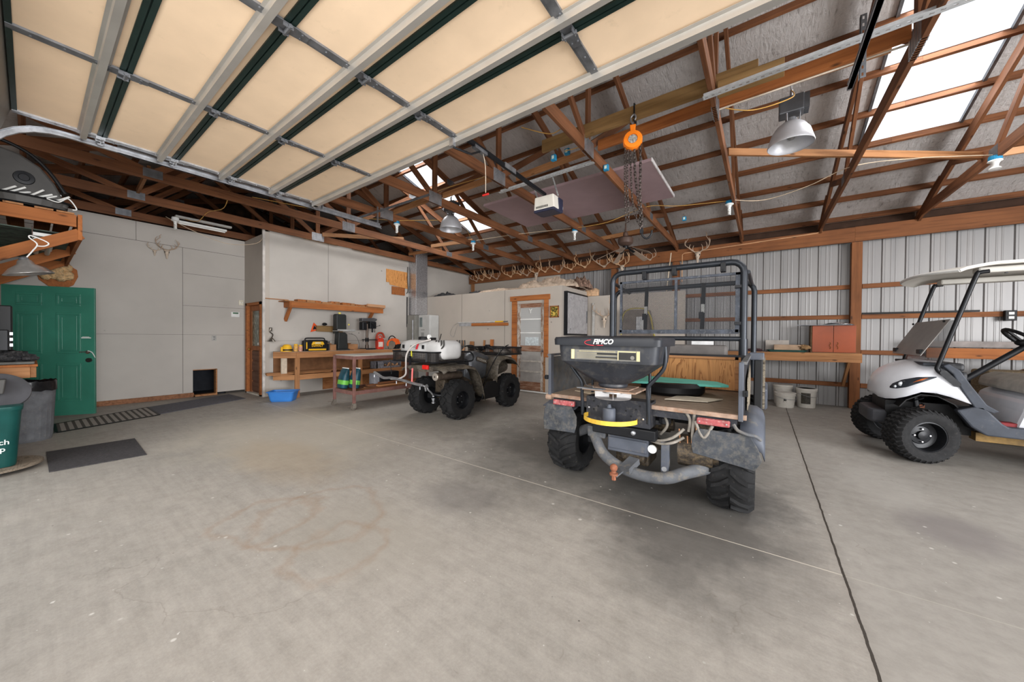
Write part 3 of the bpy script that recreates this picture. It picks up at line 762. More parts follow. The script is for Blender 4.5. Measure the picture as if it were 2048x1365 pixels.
# lights and mud flaps
for x0, x1, in ((-1.59, -1.37), (-.385, -.175)):
    MB().box(x0, x1, 2.87, 2.905, .70, .748).build('tail_light', REDL, UT, bev=.01)
    o = UT.children[-1]
    for xx in (x0+.02, x1-.02): MB().cyl((xx, 2.87, .724), (xx, 2.864, .724), .006, 8).build('screw', CHROME, o)
def flap(x0, x1, z0, z1, sk):
    pts = [(x0+.03, z1), (x1-.06, z1), (x1-.01, z1-.09), (x1+sk*.01, z1-.17), (x1-.03, z0-.01*sk), (x0+.0, z0+.04*(1 if sk > 0 else 0)), (x0-.01, z0+.1), (x0, z1-.06)]
    return MB().prism(pts, .012, frame((0, 2.90, 0), (1, 0, 0), (0, 0, 1)))
flap(-1.69, -1.345, .45, .70, -1).build('mud_flap', FLAP, UT, bev=.004)
flap(-.41, .0, .435, .665, 1).build('mud_flap', FLAP, UT, bev=.004)
# rear fender and cab side on the right
fp = [(2.94, .58), (2.96, .66), (3.02, .72), (3.15, .77), (3.35, .79), (3.6, .77), (3.8, .70), (3.95, .58)]
mbf = MB(); nf = len(fp)
for i, (x, dz) in enumerate(((-.12, .0), (-.03, -.01), (.01, -.04), (.025, -.09))): mbf.v += [(x, y, z+dz) for y, z in fp]
for i in range(3):
    for k in range(nf-1): mbf.f.append((i*nf+k, i*nf+k+1, (i+1)*nf+k+1, (i+1)*nf+k)); mbf.mi.append(0)
mbf.build('rear_fender', UGR, UT, smooth=50, sol=.006)
sheet([(2.95, .66), (3.2, .72), (3.6, .72), (3.8, .62)], -1.74, -1.40).build('rear_fender', UGR, UT, smooth=50, sol=.006)
MB().tube(smoothpath([(-.155, 2.88, .73), (-.13, 2.87, .695), (-.08, 2.87, .675), (-.03, 2.89, .665), (.0, 2.93, .635)]), .012, 8).build('fender_stay', UMUD, UT)
MB().prism([(3.95, .42), (4.35, .32), (4.75, .32), (4.8, .36), (4.45, .5), (4.25, .95), (4.18, 1.18), (4.06, 1.2), (4.02, .8)], .07, frame((-.06, 0, 0), (0, 1, 0), (0, 0, 1))).build('cab_side_panel', BLKP, UT, bev=.01)
MB().prism([(4.24, 1.15), (4.45, 1.08), (4.62, .9), (4.5, .72), (4.36, .62), (4.3, .8)], .02, frame((.01, 0, 0), (0, 1, 0), (0, 0, 1))).build('camouflage_side', CAMO, UT)
MB().box(-.1, .02, 4.02, 4.16, 1.13, 1.2).build('cab_corner_cap', UGR, UT, bev=.01)
MB().prism([(4.95, .75), (5.2, .80), (5.5, .78), (5.75, .62), (5.82, .42), (5.7, .40), (5.55, .6), (5.2, .64), (5.0, .5)], .12, frame((-.06, 0, 0), (0, 1, 0), (0, 0, 1))).build('front_fender', UGR, UT, bev=.02)
MB().prism([(5.1, .5), (6.1, .5), (6.15, .8), (5.9, .98), (5.2, 1.05), (5.0, .9)], 1.3, frame((-1.55, 0, 0), (0, 1, 0), (0, 0, 1))).build('front_cowl', UGR, UT, bev=.04)
MB().box(-1.5, -.15, 4.4, 5.2, .35, .42).build('cab_floor', BLKP, UT)
# seat bench and dash
MB().box(-1.55, -.25, 4.42, 4.9, .62, .76).build('seat_cushion', pm('grey_seat_vinyl', (96, 92, 90), .6), UT, bev=.03)
MB().box(-1.52, -.3, 4.38, 4.46, .8, 1.26).build('seat_back', pm('grey_seat_vinyl', (96, 92, 90), .6), UT, bev=.03)
MB().box(-1.5, -.25, 5.2, 5.45, 1.0, 1.12).build('dashboard', BLKP, UT, bev=.03)
MB().tube([(-1.2+.17*math.cos(2*math.pi*k/20), 5.05+.06*math.sin(2*math.pi*k/20), 1.16+.15*math.sin(2*math.pi*k/20)) for k in range(20)], .014, 8, closed=True).cyl((-1.2, 5.05, 1.16), (-1.2, 5.25, 1.05), .02).box(-1.36, -1.04, 5.04, 5.06, 1.15, 1.17).build('steering_wheel', BLKP, UT)
# roll cage: rear hoop, front hoop, screen
def hoop(y, x0, x1, z0, z1, r, rr_=.12):
    pts = [(x0, y, z0), (x0, y, z1-rr_)]+[(x0+rr_-rr_*math.cos(R(a)), y, z1-rr_+rr_*math.sin(R(a))) for a in (22, 45, 68, 90)]
    pts += [(x1-rr_+rr_*math.sin(R(a)), y, z1-rr_+rr_*math.cos(R(a))) for a in (0, 22, 45, 68, 90)]+[(x1, y, z0)]
    return MB().tube(pts, r, 12)
hoop(4.5, -1.61, -.165, .75, 2.17, .034).build('rear_hoop', TUBE, UT, smooth=50)
hoop(5.25, -1.84, -.085, .85, 2.04, .03).build('front_hoop', TUBE, UT, smooth=50)
for x in (-1.6, -.13): MB().tube([(x, 4.5, 2.05), (x+.02*(1 if x > -1 else -1), 5.25, 2.0)], .022, 10).build('roof_bar', TUBE, UT, smooth=50)
MB().cyl((-1.61, 4.5, 1.33), (-.165, 4.5, 1.33), .026, 12).build('cross_bar', TUBE, UT, smooth=50)
MB().cyl((-.165, 4.5, 1.0), (-.165, 4.5, 1.33), .042, 12).build('hoop_socket', TUBE, UT, smooth=50)
# mesh screen: real expanded grid of thin bars is too fine to model wire by wire, so the weave is holes in the sheet's material
ms = N('perforated_screen'); ms.pr(.5, .3); ms.color((34, 36, 40))
X_, Y_, Z_ = ms.xyz()
def cell(a, s): return ms.math('ABSOLUTE', ms.math('SUBTRACT', ms.math('FRACT', ms.math('MULTIPLY', a, s)), .5))
d1 = cell(ms.math('ADD', X_, Z_), 62); d2 = cell(ms.math('SUBTRACT', X_, Z_), 62)
hole = ms.math('MULTIPLY', ms.math('LESS_THAN', d1, .36), ms.math('LESS_THAN', d2, .36))
tp = ms.new('ShaderNodeBsdfTransparent'); mx = ms.new('ShaderNodeMixShader'); ms.ln(hole, mx.inputs[0]); ms.ln(ms.b.outputs[0], mx.inputs[1]); ms.ln(tp.outputs[0], mx.inputs[2]); ms.ln(mx.outputs[0], ms.out.inputs[0])
MB().box(-1.5, -.24, 4.529, 4.531, 1.40, 2.02).build('mesh_screen', ms.m, UT)
fr = pm('worn_angle_frame', (62, 66, 74), .45, .4, .2, 14, c2=(128, 128, 130), amt=.2)
mb = MB().box(-1.53, -.21, 4.52, 4.545, 1.385, 1.435).box(-1.52, -1.49, 4.52, 4.545, 1.4, 2.06).box(-.245, -.2, 4.52, 4.545, 1.4, 2.06).box(-1.52, -.2, 4.52, 4.545, 2.03, 2.06).box(-.86, -.83, 4.515, 4.54, 1.4, 2.06)
mb.build('screen_frame', fr, UT, bev=.002)
for x, z in ((-1.2, 2.11), (-.86, 2.13), (-.36, 2.12)): MB().cbox((x, 4.5, z), (.05, .09, .1)).cyl((x, 4.45, z-.03), (x, 4.55, z-.03), .012, 8).build('clamp', BLKM, UT, bev=.004)
for z in (1.5, 1.9): MB().cbox((-.2, 4.5, z), (.1, .05, .03)).build('clamp', BLKM, UT)
# seat belts hanging behind the screen
for x in (-1.2, -.56):
    t = MB().beam((x, 4.6, 1.98), (x-.01, 4.58, 1.44), .045, .004, up=(0, 1, 0)); bo = t.build('seat_belt', BLKP, UT)
    MB().cbox((x-.005, 4.575, 1.68), (.035, .012, .1)).build('belt_label', WHITE, bo)
    MB().cbox((x-.02, 4.57, 1.6), (.05, .02, .08)).build('belt_buckle', BLKM, bo)
MB().box(-.66, -.44, 4.46, 4.475, 1.25, 1.3).build('warning_plate', pm('plate_grey', (196, 196, 196), .5, .3), UT)
MB().box(-1.5, -.24, 4.7, 4.75, 1.02, 1.1).build('rear_shelf', BLKP, UT)
# hitch tube, bracket, ball
MB().tube(smoothpath([(-1.441, 3.128, .41), (-1.289, 3.034, .486), (-1.204, 2.958, .448), (-1.109, 2.91, .325), (-.948, 2.882, .249), (-.758, 2.872, .226), (-.588, 2.882, .245), (-.455, 2.92, .306), (-.313, 2.996, .354), (-.228, 3.128, .354)], 4), .046, 14).build('rear_axle_tube', UMUD, UT, smooth=60)
MB().box(-1.261, -1.1, 2.92, 3.034, .448, .543).build('tube_bracket', UMUD, UT, bev=.01)
MB().beam((-.882, 2.939, .287), (-.957, 2.749, .216), .06, .012).beam((-.853, 2.958, .306), (-.891, 2.806, .259), .09, .05).build('hitch_tongue', UMUD, UT)
rust = pm('rusty_steel', (138, 88, 66), .8, .2, .2, 16)
bl = MB(); bl.lathe([(.0, 0), (.032, 0), (.034, .018), (.02, .022), (.018, .035), (.027, .045), (.031, .06), (.027, .078), (.012, .09), (.0, .092)], 16, Matrix.Translation((-.957, 2.749, .221)))
bl.cyl((-.957, 2.749, .183), (-.957, 2.749, .221), .018, 6).build('hitch_ball', rust, UT, smooth=40)
# engine bay: box, cylinder, pipes, brass body, shafts
MB().box(-1.081, -.739, 2.939, 3.072, .354, .505).box(-1.071, -.749, 2.925, 2.939, .382, .477).box(-1.081, -.739, 2.925, 2.939, .491, .505).build('rear_gear_case', UGR, UT, bev=.008)
MB().lathe([(0, 0), (.034, 0), (.036, .01), (0, .012)], 16, frame((-.711, 2.939, .429), (1, 0, 0), (0, 0, 1)) @ Matrix.Rotation(R(180), 4, 'X')).build('filter_cap', WHITE, UT)
MB().box(-1.043, -.758, 3.034, 3.318, .24, .354).box(-.986, -.777, 2.977, 3.128, .278, .354).build('differential', ENG, UT, bev=.02)
MB().box(-.635, -.578, 2.901, 2.958, .278, .515).build('shock_bracket', UGR, UT, bev=.004)
MB().cyl((-.607, 2.891, .306), (-.607, 2.901, .306), .02, 12).build('bracket_bolt', GALV, UT)
MB().cyl((-.521, 3.034, .448), (-.284, 3.034, .448), .12, 20).cyl((-.284, 3.034, .448), (-.246, 3.034, .448), .09, 20).build('brake_drum', ENG, UT, smooth=40)
MB().box(-.521, -.379, 2.958, 3.09, .391, .543).build('brass_gearbox', BRASS, UT, bev=.01)
for x, z0 in ((-.503, .477), (-.446, .43), (-.417, .434), (-.389, .515)):
    MB().cyl((x, 2.94, z0), (x-.01, 2.95, z0+.15), .005, 6).lathe([(0, 0), (.02, 0), (.02, .006), (0, .006)], 12, frame((x, 2.935, z0), (1, 0, 0), (0, 0, 1))).build('copper_key', pm('copper', (205, 150, 112), .4, .5), UT)
rnd = random.Random(3)
for k in range(22):
    x = rnd.uniform(-1.35, -.35); y = rnd.uniform(3.15, 3.9); z = rnd.uniform(.34, .68); s = rnd.uniform(.04, .11)
    m_ = MB()
    if k % 3 == 0: m_.cyl((x-s, y, z), (x+s, y+rnd.uniform(-.1, .1), z+rnd.uniform(-.04, .04)), s*.5, 12)
    elif k % 3 == 1: m_.lathe([(0, 0), (s*.7, 0), (s*.7, s*.6), (s*.4, s*.7), (0, s*.9)], 12, Matrix.Translation((x, y, z)))
    else: m_.cbox((x, y, z), (s*1.6, s, s*1.1), None)
    m_.build('engine_part', ENG if k % 4 else UBL, UT, bev=.006)
for pts in ([(-.806, 2.977, .543), (-.664, 2.92, .515), (-.55, 2.901, .562), (-.474, 2.92, .638)], [(-.758, 2.958, .505), (-.645, 2.91, .496), (-.55, 2.891, .524), (-.474, 2.92, .572)], [(-.474, 2.939, .771), (-.436, 2.92, .714), (-.446, 2.939, .619)], [(-.408, 2.939, .771), (-.417, 2.92, .591), (-.398, 2.958, .496)], [(-.398, 2.901, .714), (-.341, 2.891, .6), (-.284, 2.901, .695)], [(-.664, 3.034, .733), (-.607, 2.986, .638), (-.664, 3.015, .543)]):
    MB().tube(smoothpath(pts, 5), .011, 8).build('hose', pm('grey_hose', (130, 124, 116), .6, 0, .2, 12), UT, smooth=60)
MB().box(-1.185, -.664, 2.844, 2.939, .515, .6).build('rear_cross_member', BLKM, UT, bev=.01)
MB().lathe([(0, 0), (.02, 0), (.016, .012), (0, .016)], 12, frame((-.834, 2.844, .562), (1, 0, 0), (0, 0, 1))).build('carriage_bolt', GALV, UT)
for x in (-1.3, -.5): MB().box(x-.03, x+.03, 3.1, 5.9, .34, .42).build('chassis_rail', BLKM, UT)

# things lying on the bed
aqua = pm('aqua_foam', (104, 192, 176), .7, 0, .04)
mb = MB(); pts = [(-1.15, 3.55), (-.95, 3.72), (-.2, 3.66)]; 
edge = [(-1.2+.06*k/1.0, 3.42+.016*k+(.012 if k % 2 else 0)) for k in range(16)]
poly = edge+[(-.24, 3.72), (-.35, 3.95), (-1.25, 4.1)]
mb.prism(poly, .022, frame((0, 0, .885), (1, 0, 0), (0, 1, 0))); o = mb.build('foam_mat', aqua, bev=.003); tag(o, 'aqua green foam mat with a toothed edge lying on the cargo bed', 'foam mat')
t = thing('spare_tyre', 'black tyre lying flat under the aqua mat on the cargo bed', 'tyre', (-.72, 3.7, bz))
MB().lathe([(.13, .0), (.26, 0), (.29, .03), (.29, .08), (.26, .115), (.14, .115), (.13, .1)], 32, Matrix.Translation((-.72, 3.72, bz+.001)), cap=False).build('tyre_body', BLKP, t, smooth=40)
mb = MB(); mb.prism([(-.68, 3.22), (-.36, 3.3), (-.27, 3.52), (-.62, 3.5)], .006, frame((0, 0, bz+.008), (1, 0, 0), (0, 1, 0))); tag(mb.build('plastic_sheet', pm('cream_plastic', (196, 186, 168), .6)), 'cream coloured flat sheet lying on the right half of the cargo bed', 'sheet')
mb = MB(); mb.prism([(-1.52, 3.2), (-1.25, 3.06), (-1.15, 3.14), (-1.27, 3.28)], .005, frame((0, 0, bz+.004), (1, 0, 0), (0, 1, 0))); tag(mb.build('cardboard_scrap', pm('pale_card', (188, 172, 148), .8)), 'pale cardboard scrap on the bed behind the spreader post', 'cardboard')

# ------------------------------------------------------------------ broadcast spreader on the tail
SP = thing('broadcast_spreader', 'black plastic hopper broadcast spreader mounted on the tail of the utility vehicle', 'spreader', (-1.0, 2.85, .56))
HB = pm('spreader_black_plastic', (48, 50, 55), .42, 0, .15, 5, c2=(92, 88, 82), amt=.3)
def rr3(w_, d_, r, z, n=5): return [(-1.0+x, 2.83+y, z) for x, y in rrect(w_, d_, r, n)]
mb = MB(); hop = [(.81, .46, .06, 1.262), (.80, .46, .06, 1.20), (.78, .445, .06, 1.105), (.74, .42, .07, 1.09), (.48, .30, .12, .985), (.27, .22, .1, .932), (.21, .20, .095, .92)]
mb.rings([rr3(*h) for h in hop]); mb.build('hopper', HB, SP, smooth=30)
mb = MB(); lid = [(.86, .53, .06, 1.238), (.865, .535, .06, 1.285), (.85, .52, .06, 1.302), (.6, .36, .06, 1.312)]
mb.rings([rr3(*h) for h in lid]); lo = mb.build('hopper_lid', pm('lid_black_plastic', (38, 40, 45), .38, 0, .06), SP, smooth=30)
lm = frame((-1.0, 2.5605, 1.263), (1, 0, 0), (0, 0, 1))
text('brand_lettering', 'FIMCO', .052, frame((-.99, 2.561, 1.268), (1, 0, 0), (0, 0, 1)), WHITE, lo, bold=.0016, shear=.3)
arc = [(-1.06+.055*math.cos(R(a))*1.4, 2.5605, 1.262+.022*math.sin(R(a))) for a in range(110, 300, 15)]
mb = MB(); n_ = len(arc); mb.v = [p for p in arc]+[(p[0]*.97-.0300, p[1], p[2]*.997+.0035) for p in arc]
mb = MB(); 
for i in range(len(arc)-1): mb.beam(arc[i], arc[i+1], .001, .005, up=(0, 0, 1))
mb.beam((-1.06, 2.5605, 1.2405), (-.985, 2.5605, 1.242), .001, .004); mb.build('red_swoosh', pm('logo_red', (200, 50, 60), .5), lo)
# dusty band and instruction label on the sloped-in front face
yf = 2.599
lab = MB().add([(-1.27, yf, 1.205), (-.72, yf, 1.205), (-.72, yf+.006, 1.125), (-1.27, yf+.006, 1.125)], [(0, 1, 2, 3)]).build('instruction_label', pm('label_grey', (120, 118, 112), .6, 0, .05), SP, sol=.001)
yl = yf-.0015; cream = pm('label_cream', (214, 200, 150), .6); dk_ = pm('label_dark', (46, 46, 46), .6)
MB().box(-1.27, -1.243, yl, yl+.001, 1.128, 1.205).box(-.745, -.722, yl, yl+.001, 1.128, 1.2).box(-.885, -.879, yl, yl+.001, 1.13, 1.2).box(-.88, -.75, yl, yl+.001, 1.192, 1.199).build('cream_bands', cream, lab)
mb = MB()
for k in range(40): mb.box(-1.2+k*.0075, -1.197+k*.0075, yl, yl+.0008, 1.188, 1.196)
for k, (a, b) in enumerate(((-1.22, -.9), (-1.22, -.9), (-1.22, -1.02), (-1.22, -.9))): mb.box(a, b, yl, yl+.0008, 1.175-k*.012, 1.176-k*.012)
mb.build('scale_marks', cream, lab)
MB().box(-1.05, -.89, yl, yl+.0008, 1.168, 1.182).box(-1.06, -.89, yl, yl+.0008, 1.14, 1.152).box(-.875, -.75, yl, yl+.0008, 1.135, 1.188).build('dark_blocks', dk_, lab)
MB().lathe([(0, 0), (.015, 0), (.015, .0008), (0, .0008)], 16, frame((-.775, yl-.0008, 1.152), (1, 0, 0), (0, 0, -1))).build('dial_mark', pm('label_grey', (120, 118, 112)), lab)
# outlet, disc and blades
RS = pm('spinner_steel', (186, 184, 184), .35, .6, .1)
MB().lathe([(.11, .0), (.118, .012), (.115, .03), (.1, .032)], 28, Matrix.Translation((-1.0, 2.83, .895))).build('throat_ring', HB, SP, smooth=40)
MB().box(-1.2, -.77, 2.66, 3.0, .872, .884).box(-1.12, -.83, 2.7, 2.98, .886, .894).build('gate_plate', RUSTE, SP)
MB().box(-1.22, -1.0, 2.6, 2.66, .89, .897).build('gate_slide', GALVD, SP)
sp_ = MB().lathe([(0, 0), (.14, 0), (.145, .004), (.14, .008), (0, .008)], 32, Matrix.Translation((-1.0, 2.83, .80))).build('spinner_disc', RS, SP, smooth=40)
for k in range(4):
    a = R(20+90*k); MB().beam((-1.0+.03*math.cos(a), 2.83+.03*math.sin(a), .828), (-1.0+.145*math.cos(a), 2.83+.145*math.sin(a), .828), .003, .045).build('spinner_blade', RS, sp_)
MB().lathe([(0, 0), (.085, 0), (.085, .04), (0, .04)], 24, Matrix.Translation((-1.0, 2.83, .845))).build('spinner_hub', RS, SP, smooth=40)
# mounting plate with holes, motor, guard
pl = MB().box(-1.25, -.71, 2.865, 2.875, .575, .79).box(-1.25, -.71, 2.875, 3.0, .778, .79).box(-.722, -.71, 2.87, 3.04, .575, .79).build('mounting_plate', UBL, SP, bev=.003)
for x, z in ((-1.22, .7), (-1.18, .75), (-1.14, .71), (-1.18, .68), (-.82, .72), (-.86, .66), (-.79, .75), (-.9, .7)):
    MB().lathe([(0, 0), (.008, 0), (.008, .002), (0, .002)], 10, frame((x, 2.864, z), (1, 0, 0), (0, 0, 1))).build('bolt_hole', BLKP, pl)
for x, z in ((-1.22, .69), (-.76, .65)): MB().lathe([(0, 0), (.011, 0), (.008, .008), (0, .009)], 8, frame((x, 2.863, z), (1, 0, 0), (0, 0, 1))).build('plate_bolt', CHROME, pl)
MB().lathe([(0, 0), (.05, 0), (.052, .006), (.052, .11), (.045, .12), (.02, .122), (.012, .15), (0, .15)], 20, Matrix.Translation((-1.02, 2.80, .60))).build('spreader_motor', UGR, SP, smooth=40)
mb = MB(); seg = []
pts = [(-1.23, 2.86, .63)]+[(-1.02+.225*math.cos(R(a)), 2.86+.24*math.sin(R(a)), .63) for a in range(190, 351, 10)]+[(-.81, 2.86, .63)]
for i in range(len(pts)-1): mb.beam(pts[i], pts[i+1], .005, .035)
mb.build('guard_strap', pm('yellow_paint', (218, 176, 66), .5, 0, .06, 8, c2=(150, 130, 90), amt=.1), SP, smooth=40)
for s in (1, -1):
    x = -1.0+s*.28
    MB().tube(smoothpath([(-1.0+s*.40, 2.83, 1.24), (-1.0+s*.405, 2.83, 1.14), (-1.0+s*.39, 2.83, 1.06), (-1.0+s*.33, 2.83, .98), (x, 2.83, .91), (x, 2.84, .8), (x, 2.86, .62)], 4), .015, 10).build('frame_tube', TUBE, SP, smooth=60)
    MB().tube([(x-.03*s, 3.0, .8), (x-.03*s, 3.0, 1.12)], .012, 8).build('rear_stay', TUBE, SP, smooth=60)
MB().tube(smoothpath([(-1.33, 2.9, 1.0), (-1.24, 2.8, .93), (-1.2, 2.75, .9), (-1.12, 2.7, .895)]), .004, 6).build('control_cable', GALVD, SP)
SP.location.z += .03
# ------------------------------------------------------------------ quad bike
AT = thing('quad_bike', 'muddy camouflage quad bike with knobbly tyres and mesh racks beside the wheeled table', 'quad bike', (-4.37, 4.7, 0))
AC = N('muddy_camouflage_plastic'); AC.pr(.5)
cf = AC.noise(1, 6, AC.mapping((14, 14, 20)), .7, .8)
col = AC.ramp(cf, [(.3, (42, 39, 36)), (.48, (76, 70, 62)), (.62, (102, 95, 86)), (.78, (58, 53, 48))])
col = AC.mix(AC.ramp(AC.noise(5, 5, rough=.7), [(.48, (0, 0, 0, 1)), (.7, (.4, .4, .4, 1))]), col, (128, 114, 94)); AC.color(col); AC = AC.m
GM = pm('dark_metallic_plastic', (92, 94, 98), .3, .4, .15, 6)
for x, s in ((-3.99, 1), (-4.75, -1)):
    wheel(AT, (x, 4.05, .315), (s, 0, 0), .322, .26, .15, 'c', 15, dish=.08)
    wheel(AT, (x+.02*s, 5.37, .315), (s, 0, 0), .322, .22, .15, 'c', 15, dish=.06)
for s in (1, -1):
    cx = -4.37; xo = cx+s*.50; xi = cx+s*.24
    # rear fender arch: flares outwards and down behind and ahead of the tyre
    def arch(pts, xi, xo, name):
        mb = MB(); n = len(pts)
        cols = [(xi, .012), ((xi+xo)/2, .018), (xo-.03*s, .0), (xo, -.045)]
        for x, dz in cols: mb.v += [(x, y, z+dz) for y, z in pts]
        for i in range(len(cols)-1):
            for k in range(n-1): mb.f.append((i*n+k, i*n+k+1, (i+1)*n+k+1, (i+1)*n+k)); mb.mi.append(0)
        return mb.build(name, AC, AT, smooth=60, sol=.008)
    arch([(3.62, .80), (3.72, .84), (3.95, .855), (4.2, .85), (4.36, .81), (4.46, .70), (4.52, .55), (4.57, .38), (4.6, .27)], xi, xo, 'rear_fender')
    arch([(4.95, .54), (4.97, .70), (5.0, .86), (5.08, .935), (5.25, .96), (5.42, .94), (5.56, .87), (5.64, .78)], xi-.04*s, xo-.02*s, 'front_fender')
    # footwell panel
    MB().prism([(4.56, .24), (5.06, .25), (5.06, .54), (4.7, .54), (4.58, .4)], .02, frame((xo-.05*s-.01, 0, 0), (0, 1, 0), (0, 0, 1))).box(min(xi-.1*s, xo-.03*s), max(xi-.1*s, xo-.03*s), 4.55, 5.05, .24, .27).build('footwell', BLKP, AT, bev=.01)
# body: seat, tank, nose
def loft(secs): return MB().rings(secs)
def sec(y, w_, z0, z1, r=.5, n=14, cx=-4.37):
    out = []
    for k in range(n):
        a = 2*math.pi*k/n; c, s_ = math.cos(a), math.sin(a)
        out.append((cx+math.copysign(abs(c)**.7, c)*w_/2, y, (z0+z1)/2+math.copysign(abs(s_)**.7, s_)*(z1-z0)/2))
    return out
loft([sec(3.95, .26, .78, .90), sec(4.1, .30, .76, .96), sec(4.4, .32, .74, .97), sec(4.62, .27, .72, .93), sec(4.72, .2, .72, .94)]).build('seat', pm('black_vinyl', (38, 38, 40), .5), AT, smooth=60)
tk = loft([sec(4.5, .22, .5, .9), sec(4.62, .36, .5, 1.02), sec(4.78, .42, .5, 1.07), sec(4.98, .40, .52, 1.03), sec(5.12, .36, .6, .98)]).build('tank_cover', GM, AT, smooth=60)
MB().prism(rrect(.28, .085, .03), .004, frame((-4.165, 4.84, .90), (.10, 1, -.28), (-.25, 0, 1))).build('name_plate', pm('camo_dark', (70, 62, 54), .5), tk)
text('name_lettering', 'KODIAK', .062, frame((-4.158, 4.84, .90), (.10, 1, -.28), (-.25, 0, 1)), pm('decal_silver', (170, 165, 155), .4), tk)
loft([sec(5.1, .4, .5, .98), sec(5.35, .46, .55, .99), sec(5.6, .42, .6, .95), sec(5.72, .3, .62, .86)]).build('nose_cover', AC, AT, smooth=60)
loft([sec(3.60, .6, .77, .87), sec(3.7, .72, .78, .89), sec(4.0, .6, .78, .90), sec(4.2, .5, .78, .9)]).build('tail_cover', AC, AT, smooth=60)
MB().box(-4.5, -4.24, 4.0, 5.3, .28, .62).build('engine', ENG, AT, bev=.05)
MB().box(-4.43, -4.31, 3.8, 5.6, .33, .4).build('frame_rail', BLKM, AT)
tl_ = MB().box(-4.29, -4.16, 3.56, 3.6, .815, .885).build('tail_light', pm('red_lens', (215, 40, 34), .2), AT, bev=.012)
# muffler
mf = MB().cyl((-4.10, 3.68, .70), (-4.14, 4.25, .69), .062, 20).build('muffler', pm('heat_stained_steel', (98, 86, 76), .5, .5, .2, 12), AT, smooth=40)
MB().lathe([(0.015, 0), (.055, 0), (.062, .012), (.05, .03)], 20, frame((-4.10, 3.655, .70), (1, 0, 0), (0, 0, 1)) @ Matrix.Rotation(R(180), 4, 'X'), cap=False).build('muffler_cap', pm('aluminium', (180, 172, 162), .35, .6), mf, smooth=40)
# axles, hitch
MB().cyl((-4.65, 4.12, .31), (-4.1, 4.12, .31), .035, 12).build('rear_axle', GALVD, AT)
MB().ball((-4.28, 4.1, .31), .09).build('rear_differential', pm('aluminium', (180, 172, 162), .35, .6), AT, smooth=60)
hb = MB()
for k, (r, z) in enumerate(((.03, .27), (.022, .3), (.03, .33), (.018, .37))): hb.lathe([(0, 0), (r, .004), (r, .02), (0, .026)], 12, Matrix.Translation((-4.2, 3.72, z)))
hb.tube(smoothpath([(-4.22, 3.6, .58), (-4.21, 3.62, .5), (-4.2, 3.68, .44), (-4.2, 3.72, .39)]), .014, 8).build('hitch_stack', GALV, AT, smooth=50)
MB().tube(smoothpath([(-4.2, 3.72, .42), (-4.1, 3.75, .40), (-4.0, 3.9, .4)]), .02, 8).build('drop_bar', BLKM, AT)
MB().cyl((-4.6, 5.37, .31), (-4.1, 5.37, .31), .025, 12).build('front_axle', BLKM, AT)
# mesh racks
me_ = N('expanded_rack_mesh'); me_.pr(.5, .3); me_.color((52, 48, 46))
X_, Y_, Z_ = me_.xyz()
def cl(a, s): return me_.math('ABSOLUTE', me_.math('SUBTRACT', me_.math('FRACT', me_.math('MULTIPLY', a, s)), .5))
xy = me_.math('ADD', X_, Y_)
hole = me_.math('MULTIPLY', me_.math('LESS_THAN', cl(Z_, 60), .22), me_.math('LESS_THAN', cl(xy, 22), .40))
tp = me_.new('ShaderNodeBsdfTransparent'); mx = me_.new('ShaderNodeMixShader'); me_.ln(hole, mx.inputs[0]); me_.ln(me_.b.outputs[0], mx.inputs[1]); me_.ln(tp.outputs[0], mx.inputs[2]); me_.ln(mx.outputs[0], me_.out.inputs[0]); MESH = me_.m
def rack(name, x0, x1, y0, y1, z0, z1, sag=0):
    out = rrect(x1-x0, y1-y0, .09, 4, (x0+x1)/2, (y0+y1)/2); n = len(out)
    mb = MB(); mb.add([(x, y, z0) for x, y in out]+[(x, y, z1) for x, y in out], [(i, (i+1) % n, n+(i+1) % n, n+i) for i in range(n)])
    r_ = mb.build(name, MESH, AT, recalc=False)
    for z in (z0, z1): MB().tube([(x, y, z) for x, y in out], .012, 8, closed=True).build('rack_rail', BLKM, r_)
    g = MB()
    for k in range(9): xx = x0+.05+(x1-x0-.1)*k/8; g.cyl((xx, y0, z0), (xx, y1, z0), .006, 6)
    for k in range(5): yy = y0+.05+(y1-y0-.1)*k/4; g.cyl((x0, yy, z0+.003), (x1, yy, z0+.003), .006, 6)
    g.build('rack_floor_grid', BLKM, r_); return r_
rk = rack('rear_rack', -5.0, -3.96, 3.50, 4.22, .93, 1.085)
MB().prism(rrect(.2, .15, .02), .006, frame((-4.05, 3.56, 1.005), (.72, .7, 0), (0, 0, 1))).build('rack_corner_plate', BLKM, rk)
rack('front_rack', -4.9, -3.93, 5.2, 5.85, .99, 1.12)
MB().tube(smoothpath([(-3.97, 4.18, 1.08), (-3.95, 4.3, 1.07), (-3.94, 4.36, 1.0), (-3.95, 4.34, .93), (-3.98, 4.2, .92)]), .014, 8).build('grab_bar', BLKM, AT, smooth=60)
# handlebar
hbm = MB().tube(smoothpath([(-4.75, 4.88, 1.12), (-4.55, 4.98, 1.16), (-4.45, 5.02, 1.09), (-4.29, 5.02, 1.09), (-4.19, 4.98, 1.16), (-3.99, 4.88, 1.12)]), .013, 8).build('handlebar', BLKM, AT, smooth=60)
for x in (-4.75, -4.0): MB().cyl((x, 4.88, 1.12), (x+.11*(1 if x > -4.4 else -1), 4.83, 1.11), .019, 10).build('grip', BLKP, hbm)
MB().cbox((-4.12, 4.95, 1.15), (.09, .07, .07)).cbox((-4.3, 5.0, 1.12), (.14, .08, .07)).build('control_pod', BLKP, AT, bev=.015)
MB().tube(smoothpath([(-4.05, 5.5, 1.17), (-3.98, 5.3, 1.14), (-3.97, 5.05, .98), (-4.0, 4.85, .7), (-4.05, 4.75, .45)]), .010, 6).build('winch_cable', BLKP, AT)
